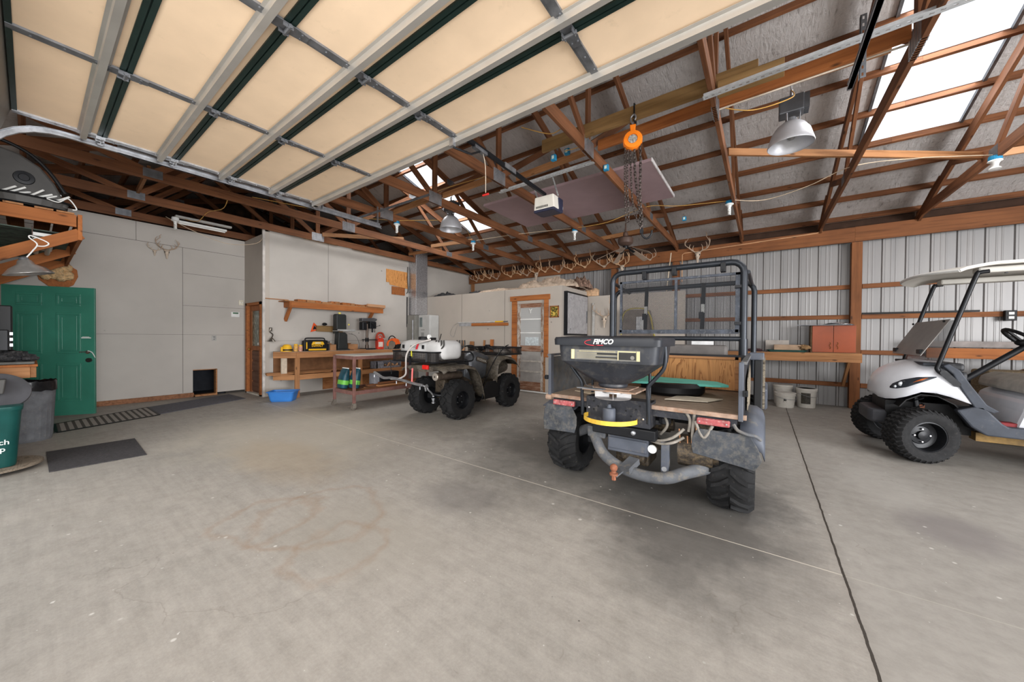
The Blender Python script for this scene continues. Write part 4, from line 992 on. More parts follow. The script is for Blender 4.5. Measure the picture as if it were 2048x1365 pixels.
# gun-rack forks
for x, y in ((-3.99, 3.66), (-3.98, 4.1)):
    f = MB()
    for dx, b in ((-.085, .06), (-.03, .03), (.03, .03), (.085, .06)):
        f.tube(smoothpath([(x, y, 1.115), (x+dx*.55, y, 1.15), (x+dx, y, 1.20), (x+dx*.95, y, 1.27)], 4), .013, 8)
    f.cyl((x, y, 1.06), (x, y, 1.13), .018, 10)
    f.build('rack_fork', pm('rubber_grey', (62, 60, 58), .7), AT, smooth=60)
MB().cbox((-4.45, 3.49, 1.05), (.02, .01, .1)).build('yellow_strap', pm('hi_vis_yellow', (205, 200, 60), .5), AT)

# sprayer on the rear rack: its own thing, with boom and hoses
SR = thing('rack_sprayer', 'white tank boom sprayer strapped on the rear rack of the quad bike', 'sprayer', (-4.5, 3.8, .95))
TW = pm('white_tank_plastic', (188, 187, 186), .45, 0, .04)
def ts(x, k, z0=.95, z1=1.27): return [(x, 3.86+a*k, (z0+z1)/2+b*k) for a, b in rrect(.5, z1-z0, .1, 4)]
tn = MB().rings([ts(-4.98, .55), ts(-4.93, .85), ts(-4.75, 1), ts(-4.35, 1), ts(-4.3, .93), ts(-4.25, .93), ts(-4.2, 1), ts(-4.02, .97), ts(-3.93, .8), ts(-3.9, .55)]).build('tank', TW, SR, smooth=50)
MB().lathe([(0, 0), (.09, 0), (.09, .05), (.08, .06), (0, .06)], 20, Matrix.Translation((-4.62, 3.88, 1.265))).build('tank_lid', BLKP, SR, bev=.004)
MB().lathe([(0, 0), (.035, 0), (.035, .03), (0, .03)], 16, frame((-4.3, 3.7, 1.32), (1, 0, 0), (0, 0, 1)) @ Matrix.Rotation(R(180), 4, 'X')).build('pressure_gauge', WHITE, SR)
MB().cbox((-4.28, 3.74, 1.285), (.16, .07, .05)).cyl((-4.1, 3.75, 1.27), (-4.06, 3.75, 1.37), .008, 6).build('valve_manifold', BLKP, SR, bev=.006)
for x, y in ((-4.8, 3.60), (-4.32, 3.605)): MB().cbox((x, y, 1.16), (.03, .02, .06), None).build('tank_clip', BLKP, SR)
text('tank_lettering', 'FIMCO', .05, frame((-4.56, 3.607, 1.16), (1, 0, 0), (0, 0, 1)), BLKP, tn, shear=.3)
MB().prism([(0, 0), (.05, 0), (.09, .09), (.05, .1)], .003, frame((-4.5, 3.604, 1.12), (1, 0, 0), (0, 0, 1))).build('red_sticker', pm('logo_red', (200, 50, 60)), tn)
MB().tube(smoothpath([(-4.22, 3.68, 1.28), (-4.38, 3.5, 1.2), (-4.5, 3.44, 1.05), (-4.52, 3.44, .85), (-4.56, 3.46, .72), (-4.75, 3.47, .64), (-4.95, 3.47, .625)], 6), .014, 8).build('grey_hose', pm('pale_hose', (176, 170, 166), .6), SR, smooth=60)
MB().tube(smoothpath([(-5.42, 3.47, .70), (-5.33, 3.47, .675), (-5.15, 3.47, .625), (-4.95, 3.47, .64), (-4.7, 3.47, .63), (-4.4, 3.47, .60), (-4.17, 3.47, .585)], 4), .022, 10).build('boom_tube', GALV, SR, smooth=60)
for x, z in ((-5.42, .66), (-4.8, .6), (-4.55, .585), (-4.22, .56)): MB().cyl((x, 3.47, z), (x, 3.47, z-.045), .009, 8).build('spray_nozzle', GALV, SR)
MB().cyl((-4.42, 3.475, .58), (-4.41, 3.48, .83), .013, 8).build('boom_strut', pm('pink_red_strut', (215, 110, 108), .5), SR)
MB().tube(smoothpath([(-4.17, 3.47, .585), (-4.12, 3.48, .57), (-4.12, 3.5, .5)]), .014, 8).cyl((-4.08, 3.46, .58), (-4.04, 3.46, .58), .022, 10).build('boom_elbow', GALV, SR, smooth=60)
MB().box(-4.45, -4.41, 3.44, 3.46, .88, 1.02).build('strut_mount', BLKM, SR)
MB().tube(smoothpath([(-5.0, 3.49, .95), (-4.98, 3.49, .8), (-4.96, 3.49, .7)]), .006, 6).build('thin_hose', BLKP, SR)
# ------------------------------------------------------------------ golf cart (front towards the left)
GC = thing('golf_cart', 'white golf cart with off-road tyres and fold-down windscreen at the right edge', 'golf cart', (2.2, 6.25, 0))
GW = pm('golf_white_paint', (222, 224, 230), .22, 0, .02)
GT = pm('roof_cream', (196, 192, 184), .5, 0, .03)
GB = pm('golf_black_trim', (34, 35, 38), .5, 0, .1, 8, c2=(70, 70, 72), amt=.25)
GDT = pm('dusty_grey_trim', (58, 62, 70), .6, 0, .1, 8, c2=(84, 84, 86), amt=.15)
DT = pm('dusty_tyre_rubber', (34, 34, 35), .9, 0, .15, 20, c2=(64, 62, 60), amt=.15, bump=.3, bs=60)
wheel(GC, (1.42, 5.72, .292), (.42, -1, 0), .294, .27, .165, 'z', 34, dish=.09, dusty=DT)
wheel(GC, (1.32, 6.74, .292), (-.42, 1, 0), .294, .27, .165, 'z', 34, dish=.09, dusty=DT)
wheel(GC, (3.15, 5.75, .292), (0, -1, 0), .294, .25, .165, 'z', 34, dish=.09, dusty=DT)
wheel(GC, (3.15, 6.76, .292), (0, 1, 0), .294, .25, .165, 'z', 34, dish=.09, dusty=DT)
CY = 6.25
# cowl lofted along x: half width, bottom z, top z
def cs(x, hw, z0, z1, n=20, p=.62):
    out = []
    for k in range(n+1):
        a = math.pi*k/n; c, s_ = math.cos(a), math.sin(a)
        out.append((x, CY-math.copysign(abs(c)**p, c)*hw, z0+(abs(s_)**p)*(z1-z0)))
    return out
secs = [cs(1.13, .16, .68, .78), cs(1.15, .26, .65, .85), cs(1.19, .36, .645, .92), cs(1.25, .44, .66, .985), cs(1.32, .51, .70, 1.03), cs(1.42, .56, .765, 1.075), cs(1.52, .57, .765, 1.10), cs(1.62, .575, .735, 1.09), cs(1.70, .575, .70, .97), cs(1.78, .575, .665, .80), cs(1.83, .575, .64, .70)]
mb = MB(); n_ = len(secs[0])
for s_ in secs: mb.v += s_
for i in range(len(secs)-1):
    for k in range(n_-1): mb.f.append((i*n_+k, i*n_+k+1, (i+1)*n_+k+1, (i+1)*n_+k)); mb.mi.append(0)
mb.f.append(tuple(range(n_))); mb.mi.append(0)
cw = mb.build('front_cowl', GW, GC, smooth=50, sol=.01)
# headlamps (near and far), badge
def on(y, x0, z0, x1, z1): pass
for s in (-1, 1):
    pts = [(1.215, .775), (1.235, .83), (1.30, .885), (1.40, .925), (1.52, .935), (1.47, .895), (1.38, .855), (1.30, .80), (1.25, .775)]
    mb = MB(); M_ = []
    def surf(x, z):   # y of the cowl surface at x,z
        for i in range(len(secs)-1):
            xa, xb = secs[i][0][0], secs[i+1][0][0]
            if xa <= x <= xb:
                t = (x-xa)/(xb-xa); best = None
                ring = [tuple(secs[i][k][c]*(1-t)+secs[i+1][k][c]*t for c in range(3)) for k in range(n_)]
                for k in range(n_//2):
                    a, b = ring[k], ring[k+1]
                    if (a[2]-z)*(b[2]-z) <= 0 and a[2] != b[2]:
                        q = (z-a[2])/(b[2]-a[2]); best = a[1]*(1-q)+b[1]*q
                return best if best is not None else ring[0][1]
        return CY-.5
    outer = []
    for x, z in pts:
        pass
    top = [(1.215, .79), (1.235, .83), (1.30, .885), (1.40, .925), (1.53, .94)]; bot = [(1.215, .775), (1.25, .775), (1.32, .805), (1.40, .86), (1.53, .935)]
    def ip(L, x):
        for (a, b), (c, d) in zip(L, L[1:]):
            if a <= x <= c: return b+(d-b)*(x-a)/(c-a)
        return L[-1][1]
    def hf(u, v):
        x = 1.216+.31*u; z = ip(bot, x)+(ip(top, x)-ip(bot, x))*v
        y = surf(x, z)-.013-.006*math.sin(3.14*u)*math.sin(3.14*v); return (x, y if s < 0 else 2*CY-y, z)
    mb.grid(hf, 16, 6)
    hl = mb.build('headlamp', pm('lamp_dark_glass', (52, 56, 62), .08, 0, .1), GC, smooth=60, sol=.006)
    def pt(x, z, o=.026):
        y = surf(x, z)-o; return Vector((x, y if s < 0 else 2*CY-y, z))
    MB().ball(pt(1.285, .835, .018), .024, 1, .45, 1.1).build('lamp_bulb', pm('lamp_lens', (190, 195, 200), .05, .3), hl, smooth=60)
    MB().ball(pt(1.25, .80, .018), .016, 1, .45, 1).build('lamp_bulb', pm('lamp_lens', (190, 195, 200), .05, .3), hl, smooth=60)
    a, b, c_, d_ = pt(1.36, .865), pt(1.41, .905), pt(1.465, .925), pt(1.42, .895)
    MB().add([a, b, c_, d_], [(0, 1, 2, 3)]).build('amber_indicator', pm('amber_lens', (190, 100, 50), .2), hl, sol=.003)
MB().lathe([(0, 0), (.02, 0), (.018, .006), (0, .007)], 20, frame((1.165, 6.06, .80), (.45, -1, 0), (-.45, -.2, 1)) @ Matrix.Rotation(R(180), 4, 'X')).build('round_badge', BLKP, cw)
lp = [(1.27, .58), (1.32, .66), (1.43, .73), (1.55, .725), (1.67, .65), (1.75, .54), (1.8, .42)]
lm = MB(); lm.add([(x, y, z) for y in (5.74, 6.2, 6.76) for x, z in lp], [(i+7*j, i+1+7*j, i+8+7*j, i+7+7*j) for j in (0, 1) for i in range(6)]); lm.build('wheel_arch_liner', BLKP, GC, sol=.01)  # black sheet added to keep the wheel arch dark
# bumper, suspension, dark wheel arch, footwell
MB().prism([(-.34, -.09), (.34, -.09), (.34, .09), (.26, .13), (-.26, .13), (-.34, .09)], .16, frame((1.03, CY, .56), (0, 1, 0), (1, 0, 0)) if False else frame((1.16, CY, .50), (0, -1, 0), (-1, 0, 0)) @ Matrix.Diagonal((.9, .75, 1, 1))).build('front_bumper', pm('bumper_grey', (66, 67, 72), .55), GC, bev=.03)
MB().box(1.2, 1.9, 5.95, 6.55, .30, .62).build('chassis_box', BLKP, GC)
for y in (5.84, 6.62):
    MB().cyl((1.45, y, .35), (1.42, y+.06*(1 if y < 6 else -1), .74), .022, 10).build('damper', BLKM, GC)
    MB().tube([(1.45+.035*math.cos(t*.9), y+.03+.035*math.sin(t*.9), .44+.012*t) for t in range(22)], .006, 6).build('coil_spring', BLKM, GC)
MB().cyl((1.42, 5.85, .29), (1.42, 6.65, .29), .03, 10).build('front_axle', BLKM, GC)
MB().box(1.46, 1.5, 5.9, 5.96, .48, .6).build('bracket', rust, GC)
# black inner edge of cowl / dash
MB().prism([(1.60, 1.085), (1.68, 1.02), (1.76, .86), (1.86, .68), (1.94, .62), (1.90, .60), (1.78, .64), (1.70, .8), (1.63, .98), (1.56, 1.06)], .10, frame((0, 5.76, 0), (1, 0, 0), (0, 0, 1))).build('cowl_edge_trim', GDT, GC, bev=.01)
MB().box(1.60, 1.74, 5.74, 6.76, 1.0, 1.09).box(1.66, 1.76, 5.74, 6.76, .7, 1.0).build('dashboard', GB, GC, bev=.03)
MB().prism([(1.66, .60), (1.80, .66), (1.84, .66), (1.96, .50), (2.0, .47), (3.0, .47), (3.0, .36), (1.86, .365), (1.76, .44)], .1, frame((0, 5.76, 0), (1, 0, 0), (0, 0, 1))).build('rocker_panel', GDT, GC, bev=.015)
MB().box(1.8, 3.0, 5.72, 6.8, .40, .43).build('floor_pan', GB, GC)
MB().box(1.83, 1.9, 5.67, 6.78, .44, .62, Matrix.Translation((1.86, 0, .5)) @ Matrix.Rotation(R(-35), 4, 'Y') @ Matrix.Translation((-1.86, 0, -.5))).build('toe_board', GB, GC)
MB().box(1.85, 3.6, 5.85, 6.0, .27, .36).box(1.85, 3.6, 6.5, 6.6, .27, .36).build('chassis_rail', pm('oily_yellow_rail', (112, 88, 48), .6, 0, .3, 9), GC)
# struts with foot pads
for y in (5.69, 6.80):
    st = MB().tube(smoothpath([(1.57, y, .97), (1.53, y, 1.02), (1.545, y, 1.10), (1.66, y, 1.55), (1.775, y, 1.99), (1.80, y, 2.03), (1.86, y, 2.04)], 4), .02, 10).build('windscreen_strut', BLKM, GC, smooth=60)
    MB().prism(rrect(.20, .055, .025), .012, frame((1.615, y-.012*(1 if y < 6 else -1)-.006, .93), (.62, 0, -.78), (.78, 0, .62))).build('strut_pad', GB, st)
    MB().tube(smoothpath([(3.3, y, .9), (3.25, y, 1.5), (3.3, y, 2.03)]), .02, 10).build('rear_strut', BLKM, GC, smooth=60)
# roof: shallow dished shell, rounded front
def roof_pt(u, v, top):
    x = 1.42+2.2*u; yy = (v-.5)*2
    nose = .16*(abs(yy)**2.2) if u < .01 else 0
    xx = x+.22*(abs(yy)**3)*max(0, 1-u*5)
    hw = .66; z = 2.065+.055*min(1, u*5)**.6+.02*(1-yy*yy)
    if not top: z -= .03+(.02 if abs(yy) < .85 and u > .06 else 0)*-1.0
    return (xx, CY+yy*hw, z)
mb = MB(); mb.grid(lambda u, v: roof_pt(u, v, True), 24, 16); mb.grid(lambda u, v: roof_pt(u, v, False), 24, 16)
nu, nv = 25, 17; off = nu*nv
bd = [(i) for i in range(nu)]+[nu*j+nu-1 for j in range(1, nv)]+[nu*(nv-1)+i for i in range(nu-2, -1, -1)]+[nu*j for j in range(nv-2, 0, -1)]
for a, b in zip(bd, bd[1:]+bd[:1]): mb.f.append((a, b, off+b, off+a)); mb.mi.append(0)
rf = mb.build('roof', GT, GC, smooth=40)
MB().tube([roof_pt(u/24, 0, True)[:2]+(roof_pt(u/24, 0, True)[2]-.012,) for u in range(25)], .014, 8).build('roof_edge', WHITE, rf, smooth=60)
MB().tube([roof_pt(0, v/16, True)[:2]+(roof_pt(0, v/16, True)[2]-.012,) for v in range(17)], .014, 8).build('roof_edge', WHITE, rf, smooth=60)
MB().box(1.8, 3.5, 5.72, 5.86, 2.03, 2.09).box(1.8, 3.5, 6.64, 6.78, 2.03, 2.09).build('roof_channel', GT, rf, bev=.015)
for x in (2.0, 2.16): MB().lathe([(0, 0), (.014, 0), (.01, .008), (0, .008)], 12, Matrix.Translation((x, 5.79, 2.022))).build('roof_plug', GALVD, rf)
# windscreen: lower pane upright, upper pane folded down in front of it
gl = N('dusty_acrylic'); gl.pr(.35); gl.color((150, 146, 142))
f = gl.ramp(gl.noise(4, 4), [(.3, (.78, .78, .78, 1)), (.7, (.93, .93, .93, 1))])
tp = gl.new('ShaderNodeBsdfTransparent'); mx = gl.new('ShaderNodeMixShader'); gl.ln(f, mx.inputs[0]); gl.ln(tp.outputs[0], mx.inputs[1]); gl.ln(gl.b.outputs[0], mx.inputs[2]); gl.ln(mx.outputs[0], gl.out.inputs[0])
g2 = N('clear_grey_acrylic'); g2.pr(.2); g2.color((130, 130, 132))
tp = g2.new('ShaderNodeBsdfTransparent'); mx = g2.new('ShaderNodeMixShader'); mx.inputs[0].default_value = .45; g2.ln(tp.outputs[0], mx.inputs[1]); g2.ln(g2.b.outputs[0], mx.inputs[2]); g2.ln(mx.outputs[0], g2.out.inputs[0])
MB().beam((1.53, CY, 1.06), (1.655, CY, 1.55), 1.06, .006, up=(1, 0, 0)).build('lower_windscreen', g2.m, GC)
up_p = MB().beam((1.42, CY, 1.16), (1.63, CY, 1.56), 1.02, .006, up=(1, 0, 0)).build('folded_windscreen', gl.m, GC)
for y, q in ((5.84, 0), (6.7, 0)): MB().cbox((1.445, y, 1.205), (.05, .11, .05)).build('windscreen_clip', GB, up_p, bev=.008)
for y in (5.78, 6.72): MB().cyl((1.60, y, 1.54), (1.585, y, 1.54), .012, 8).build('windscreen_bolt', BLKM, up_p)
MB().box(1.44, 1.60, 5.75, 6.75, 1.055, 1.085).build('cowl_tray', GDT, GC, bev=.01)
# steering column and wheel
MB().tube([(1.78, 5.98, .88), (2.22, 5.98, 1.30)], .028, 10).build('steering_column', BLKM, GC, smooth=60)
sc = Vector((2.2, 5.98, 1.33)); ax = Vector((.68, 0, .73)).normalized(); b1 = Vector((0, 1, 0)); b2 = ax.cross(b1)
sw = MB().tube([sc+b1*.18*math.cos(2*math.pi*k/24)+b2*.18*math.sin(2*math.pi*k/24) for k in range(24)], .017, 8, closed=True).build('steering_wheel', BLKP, GC, smooth=60)
mb = MB(); mb.ball(sc-ax*.02, .06, 1, 1, .6)
for a in (90, 210, 330): mb.beam(sc-ax*.02, sc+b1*.18*math.cos(R(a))+b2*.18*math.sin(R(a)), .05, .015, up=tuple(ax))
mb.build('wheel_hub', BLKP, sw, smooth=50)
# seat pod
MB().prism([(2.07, .44), (3.0, .44), (3.0, .8), (2.24, .8), (2.14, .74), (2.12, .62)], 1.0, frame((0, 6.75, 0), (1, 0, 0), (0, 0, 1))).build('seat_pod', GW, GC, bev=.04)
MB().prism([(2.12, .80), (2.7, .80), (2.7, .95), (2.24, .97), (2.14, .92)], .96, frame((0, 6.73, 0), (1, 0, 0), (0, 0, 1))).build('seat_cushion', pm('beige_vinyl', (172, 166, 156), .5), GC, bev=.035)
MB().prism([(2.5, .9), (2.62, .9), (2.78, 1.35), (2.68, 1.38)], .96, frame((0, 6.73, 0), (1, 0, 0), (0, 0, 1))).build('seat_back', pm('beige_vinyl', (172, 166, 156), .5), GC, bev=.035)
MB().tube(smoothpath([(2.3, 5.75, .9), (2.28, 5.74, 1.05), (2.4, 5.74, 1.12), (2.6, 5.75, 1.1)]), .014, 8).build('arm_rail', BLKM, GC, smooth=60)
MB().prism([(2.6, .44), (3.7, .44), (3.75, .8), (3.5, .95), (2.6, .95)], 1.1, frame((0, 6.8, 0), (1, 0, 0), (0, 0, 1))).build('rear_body', GW, GC, bev=.05)
t = thing('battery_charger', 'small red and black device with cables on the golf cart floor', 'charger', (2.05, 5.8, .43))
MB().box(1.98, 2.1, 5.78, 5.9, .432, .50).build('charger_body', pm('dull_red', (120, 34, 38), .5), t, bev=.01)
MB().tube(smoothpath([(2.1, 5.8, .46), (2.2, 5.78, .48), (2.35, 5.74, .44), (2.6, 5.74, .436)]), .007, 6).tube(smoothpath([(2.1, 5.82, .45), (2.15, 5.75, .437), (2.4, 5.72, .437)]), .007, 6).build('charger_cable', BLKP, t)
# ------------------------------------------------------------------ green six-panel door standing open
GRN = pm('green_door_paint', (54, 124, 104), .35, 0, .06, 3)
GRN.node_tree.nodes['Principled BSDF'].inputs['Specular IOR Level'].default_value = .6
Fv = Vector((-8.78, .625, 0)); Hv = Vector((-9.27, -.24, 0)); dx = (Fv-Hv).normalized(); nz = Vector((dx.y, -dx.x, 0))
gd = thing('door_1', 'green six-panel door standing open at the left wall', 'door', (Hv.x, Hv.y, .03), kind='structure')
DM = frame(Hv+Vector((0, 0, .03)), dx, (0, 0, 1)); DW, DH = .99, 2.03
def dbox(mb, a, b, c, d, e, f): return mb.box(a, b, c, d, e, f, DM)
dbox(MB(), 0, DW, 0, DH, -.02, .02).build('door_leaf', GRN, gd, bev=.002)
for (x0, x1) in ((.15, .42), (.57, .84)):
    for (z0, z1) in ((.22, .82), (.98, 1.62), (1.73, 1.92)):
        mb = MB()
        for a, b, h in ((0, .03, .036), (.045, .065, .028)):
            mb.box(x0+a, x1-a, z0+a, z0+b, .018, h, DM).box(x0+a, x1-a, z1-b, z1-a, .018, h, DM).box(x0+a, x0+b, z0+b, z1-b, .018, h, DM).box(x1-b, x1-a, z0+b, z1-b, .018, h, DM)
        mb.box(x0+.06, x1-.06, z0+.06, z1-.06, .018, .026, DM)
        mb.build('raised_panel', GRN, gd, bev=.004)
P_ = lambda a, b, c: DM @ Vector((a, b, c))
MB().cyl(P_(.93, 1.0, .02), P_(.93, 1.0, .06), .026, 16).tube([P_(.93, 1.0, .06), P_(.90, 1.005, .065), P_(.84, 1.0, .06)], .009, 8).build('lever_handle', CHROME, gd, smooth=40)
MB().cyl(P_(.93, .87, .02), P_(.93, .87, .045), .034, 20).build('deadbolt', pm('dark_bronze', (60, 58, 56), .35, .6), gd, smooth=40)
MB().tube(smoothpath([P_(.93, 1.02, .06), P_(.97, 1.0, .05), P_(.99, .94, .03), P_(.985, .9, .0)]), .006, 6).build('handle_cord', WHITE, gd)
st = MB().box(.83, .95, 1.22, 1.235, .02, .022, DM).box(.85, .93, 1.24, 1.248, .02, .022, DM).build('door_sticker', WHITE, gd)
# wall deer mount: shield with fur and plaster pieces
SH = thing('mount_plaque', 'wooden shield plaque with a tan fur mount on the wall above the green door', 'plaque', (-9.78, .29, 2.3))
pts = [(-.23, .06), (-.2, -.08), (-.08, -.2), (.04, -.22), (.16, -.13), (.21, .02), (.2, .14), (.12, .2), (-.18, .16)]
MB().prism(pts, .03, frame((-9.79, .29, 2.3), (0, 1, 0), (0, 0, 1))).build('shield', WORG, SH, bev=.006)
FUR = pm('tan_fur', (190, 156, 112), .95, 0, .25, 30, c2=(225, 205, 170), amt=.4, bump=.8)
rn = random.Random(5)
for k, (y, z, r) in enumerate(((.16, 2.3, .07), (.24, 2.34, .09), (.32, 2.30, .08), (.39, 2.32, .07), (.3, 2.42, .08), (.38, 2.45, .06))):
    MB().ball((-9.70, y, z), r, .7, 1, 1.1, 14, 10, jit=.12, rnd=rn).build('fur_tuft', FUR, SH, smooth=70)
MB().cbox((-9.75, .3, 2.11), (.02, .07, .03)).build('name_tag', BLKP, SH)
# high bracket shelf on the front wall
HS = thing('bracket_shelf', 'orange pine bracket shelf high at the left edge, carrying odds and ends', 'shelf', (-7.6, -.42, 2.6))
for x in (-6.63, -8.0, -9.3):
    plank('bracket_arm', (x, -.42, 2.66), (x, .33, 2.66), .14, .04, WORG, HS)
    plank('bracket_brace', (x, .36, 2.52), (x, -.42, 2.02), .12, .04, WORG, HS)
plank('front_rail', (-6.60, .355, 2.59), (-9.4, .355, 2.59), .30, .035, WORG, HS)
for y in (-.3, -.1, .1, .25): plank('shelf_slat', (-6.62, y, 2.745), (-9.4, y, 2.745), .02, .13, WOLD, HS)
plank('wall_cleat', (-6.6, -.40, 2.56), (-9.4, -.40, 2.56), .18, .04, WOLD, HS)
MB().box(-9.3, -6.7, -.38, .3, 2.50, 2.51).build('under_liner', pm('mottled_green_liner', (74, 86, 80), .8, 0, .3, 12), HS)
# things on it
FH = thing('fan_shroud', 'dark grey curved plastic housing with a round hub badge on the high shelf', 'plastic housing', (-6.75, .0, 2.76))
GP_ = pm('dark_grey_housing', (70, 68, 66), .5, 0, .08)
pts = [(-.42, 0), (.28, 0), (.24, .10), (.18, .26), (.08, .42), (-.06, .52), (-.24, .56), (-.42, .54)]
MB().prism(pts, .25, frame((-6.95, 0, 2.80), (0, 1, 0), (0, 0, 1))).build('housing', GP_, FH, bev=.02)
MB().tube(smoothpath([(-6.68, -.42, 3.42), (-6.68, -.2, 3.42), (-6.68, .0, 3.34), (-6.68, .14, 3.18), (-6.68, .25, 2.97)]), .018, 8).build('curved_rim', BLKP, FH, smooth=60)
MB().lathe([(0, 0), (.075, 0), (.07, .012), (.04, .014), (.035, .02), (0, .02)], 20, frame((-6.70, -.03, 3.06), (0, 1, 0), (0, 0, 1))).build('hub_badge', BLKM, FH, smooth=40)
RB = thing('wire_basket', 'oval basket holding white rods on the high shelf', 'basket', (-6.75, .05, 2.76))
MB().tube([(-6.75+.12*math.cos(2*math.pi*k/20), .0+.3*math.sin(2*math.pi*k/20), 2.86) for k in range(20)], .012, 6, closed=True).tube([(-6.75+.1*math.cos(2*math.pi*k/20), .0+.27*math.sin(2*math.pi*k/20), 2.77) for k in range(20)], .012, 6, closed=True).build('basket_rim', BLKP, RB)
MB().rings([[(-6.75+.11*s*math.cos(2*math.pi*k/20), .28*s*math.sin(2*math.pi*k/20), z) for k in range(20)] for s, z in ((.9, 2.77), (1.0, 2.85))], cap=False).build('basket_side', GP_, RB)
for k in range(7):
    a = -.18+.06*k
    r_ = MB().cyl((-6.68, a, 2.86+.01*k % .03), (-6.62-.05*(k % 3), a+.10, 2.93+.02*(k % 2)), .010, 8).build('white_rod', WHITE); tag(r_, '%s white plastic rod sticking out of the basket on the high shelf' % ORD[k], 'rod', 'white rods in the basket')
cb = MB().tube(smoothpath([(-6.62, .12, 2.86), (-6.6, .2, 2.84), (-6.6, .27, 2.9), (-6.6, .33, 2.80), (-6.6, .3, 2.78)]), .006, 6).build('thin_cable', WHITE); tag(cb, 'thin white cable curled at the end of the high shelf', 'cable')
# tube light under the shelf and hanging reflector lamp
FL = thing('tube_light', 'two-tube fluorescent fitting fixed under the high bracket shelf', 'tube light', (-6.9, .05, 2.4))
MB().box(-7.9, -6.72, .02, .18, 2.44, 2.48).build('light_housing', WHITE, FL, bev=.006)
GT_ = pm('dusty_glass_tube', (180, 186, 182), .3, 0, .04)
for y in (.05, .14): MB().cyl((-7.85, y, 2.40), (-6.74, y, 2.40), .024, 14).build('tube', GT_, FL, smooth=50)
HL = thing('reflector_lamp', 'hanging aluminium reflector lamp with a white cord loop below the high shelf', 'hanging lamp', (-6.3, -.03, 2.25))
M_ = frame((-6.3, -.02, 2.04), (1, 0, 0), (0, 1, .22))
MB().lathe([(.17, -.09), (.165, -.085), (.12, -.03), (.06, .01), (.045, .05), (.03, .06)], 28, M_, cap=False).build('reflector', pm('aluminium_reflector', (176, 174, 172), .3, .7), HL, smooth=50, sol=.003)
MB().lathe([(0, -.02), (.035, -.02), (.035, .07), (.02, .09), (0, .09)], 16, M_).build('lamp_socket', GALVD, HL, smooth=40)
MB().tube(smoothpath([(-6.3, -.02, 2.12), (-6.3, .02, 2.2), (-6.3, .05, 2.28), (-6.3, .0, 2.34), (-6.3, .02, 2.36), (-6.3, .12, 2.31), (-6.3, .10, 2.27), (-6.3, .05, 2.26)]), .006, 6).build('cord_loop', WHITE, HL)
MB().tube([(-6.3, .02, 2.35), (-6.6, .02, 2.52)], .004, 6).build('hang_wire', GALV, HL)
# left workbench against the front wall
LB = thing('side_workbench', 'pine topped workbench cut off by the left edge of the picture', 'workbench', (-7.4, -.3, 0))
MB().box(-8.6, -6.38, -.42, .05, .965, .99).build('bench_top', WORG, LB, bev=.004)
plank('front_apron', (-6.44, .02, .905), (-8.6, .02, .905), .12, .04, WOLD, LB); plank('end_apron', (-6.43, -.42, .905), (-6.43, .0, .905), .12, .04, WOLD, LB)
for x in (-8.5, -6.95): plank('bench_leg', (x, -.36, 0), (x, -.36, .86), .09, .04, WOLD, LB, up=(0, 1, 0))
tag(MB().box(-6.95, -6.41, -.4, .03, .992, 1.02).build('rubber_tray', pm('grey_tray', (96, 96, 92), .6), bev=.008), 'flat grey tray on top of the left workbench', 'tray')
rn = random.Random(9); mb = MB()
bag_m = pm('crumpled_black_plastic', (44, 44, 46), .35, 0, .3, 25, c2=(110, 108, 106), amt=.3, bump=.8, bs=18)
mb.ball((-6.55, -.2, 1.07), .1, .9, 2.2, .75, 22, 14, jit=.22, rnd=rn); tag(mb.build('black_bag', bag_m, smooth=25), 'crumpled black plastic bag on the grey tray, under the black case', 'bag')
mb = MB(); mb.ball((-6.48, .0, 1.055), .05, 1, 1.2, .7, 14, 10, jit=.15, rnd=rn); tag(mb.build('rag', bag_m, smooth=25), 'small dark rag at the bench end beside the black bag', 'rag')
CS = thing('black_case', 'tall black electronics case standing on the left workbench', 'case', (-6.6, -.28, 1.15))
MB().box(-6.75, -6.5, -.4, -.11, 1.14, 1.62).build('case_body', BLKP, CS, bev=.01)
MB().box(-6.5, -6.42, -.3, -.13, 1.14, 1.36).build('case_door', BLKM, CS, bev=.008)
for k in range(3): MB().cbox((-6.46, -.115, 1.2+.06*k), (.03, .02, .03)).build('case_latch', GALV, CS)
# bins
GCN = thing('grey_dustbin', 'grey ribbed dustbin lined with a black bag in front of the green door', 'dustbin', (-7.36, -.03, 0))
cx, cy = -7.36, -.03
mb = MB(); n_ = 48
def ribring(r, z, a=.004): return [(cx+(r+a*math.cos(k*math.pi))*math.cos(2*math.pi*k/n_), cy+(r+a*math.cos(k*math.pi))*math.sin(2*math.pi*k/n_), z) for k in range(n_)]
mb.rings([ribring(.19, .0, 0), ribring(.195, .03, 0), ribring(.195, .04), ribring(.222, .66), ribring(.224, .67, 0), ribring(.23, .70, 0)])
mb.build('bin_body', pm('grey_bin_plastic', (104, 106, 110), .6, 0, .1, 12, c2=(130, 128, 126), amt=.2), GCN, smooth=25)
mb = MB(); rn = random.Random(2)
mb.rings([[(cx+(r+rn.uniform(-.006, .006))*math.cos(2*math.pi*k/40), cy+(r+rn.uniform(-.006, .006))*math.sin(2*math.pi*k/40), z+rn.uniform(-.012, .012)) for k in range(40)] for r, z in ((.238, .62), (.24, .70), (.235, .735), (.215, .72), (.2, .6), (.12, .55))], cap=True)
mb.build('bin_liner', pm('shiny_black_bag', (28, 28, 30), .22, 0, .2, 20, bump=.5, bs=20), GCN, smooth=40)
GB_ = thing('green_recycling_bin', 'dark green recycling bin with white lettering at the left edge', 'recycling bin', (-5.95, -.26, .06))
gx, gy = -5.95, -.26; GBM = pm('dark_green_bin', (26, 78, 74), .35, 0, .1, 4)
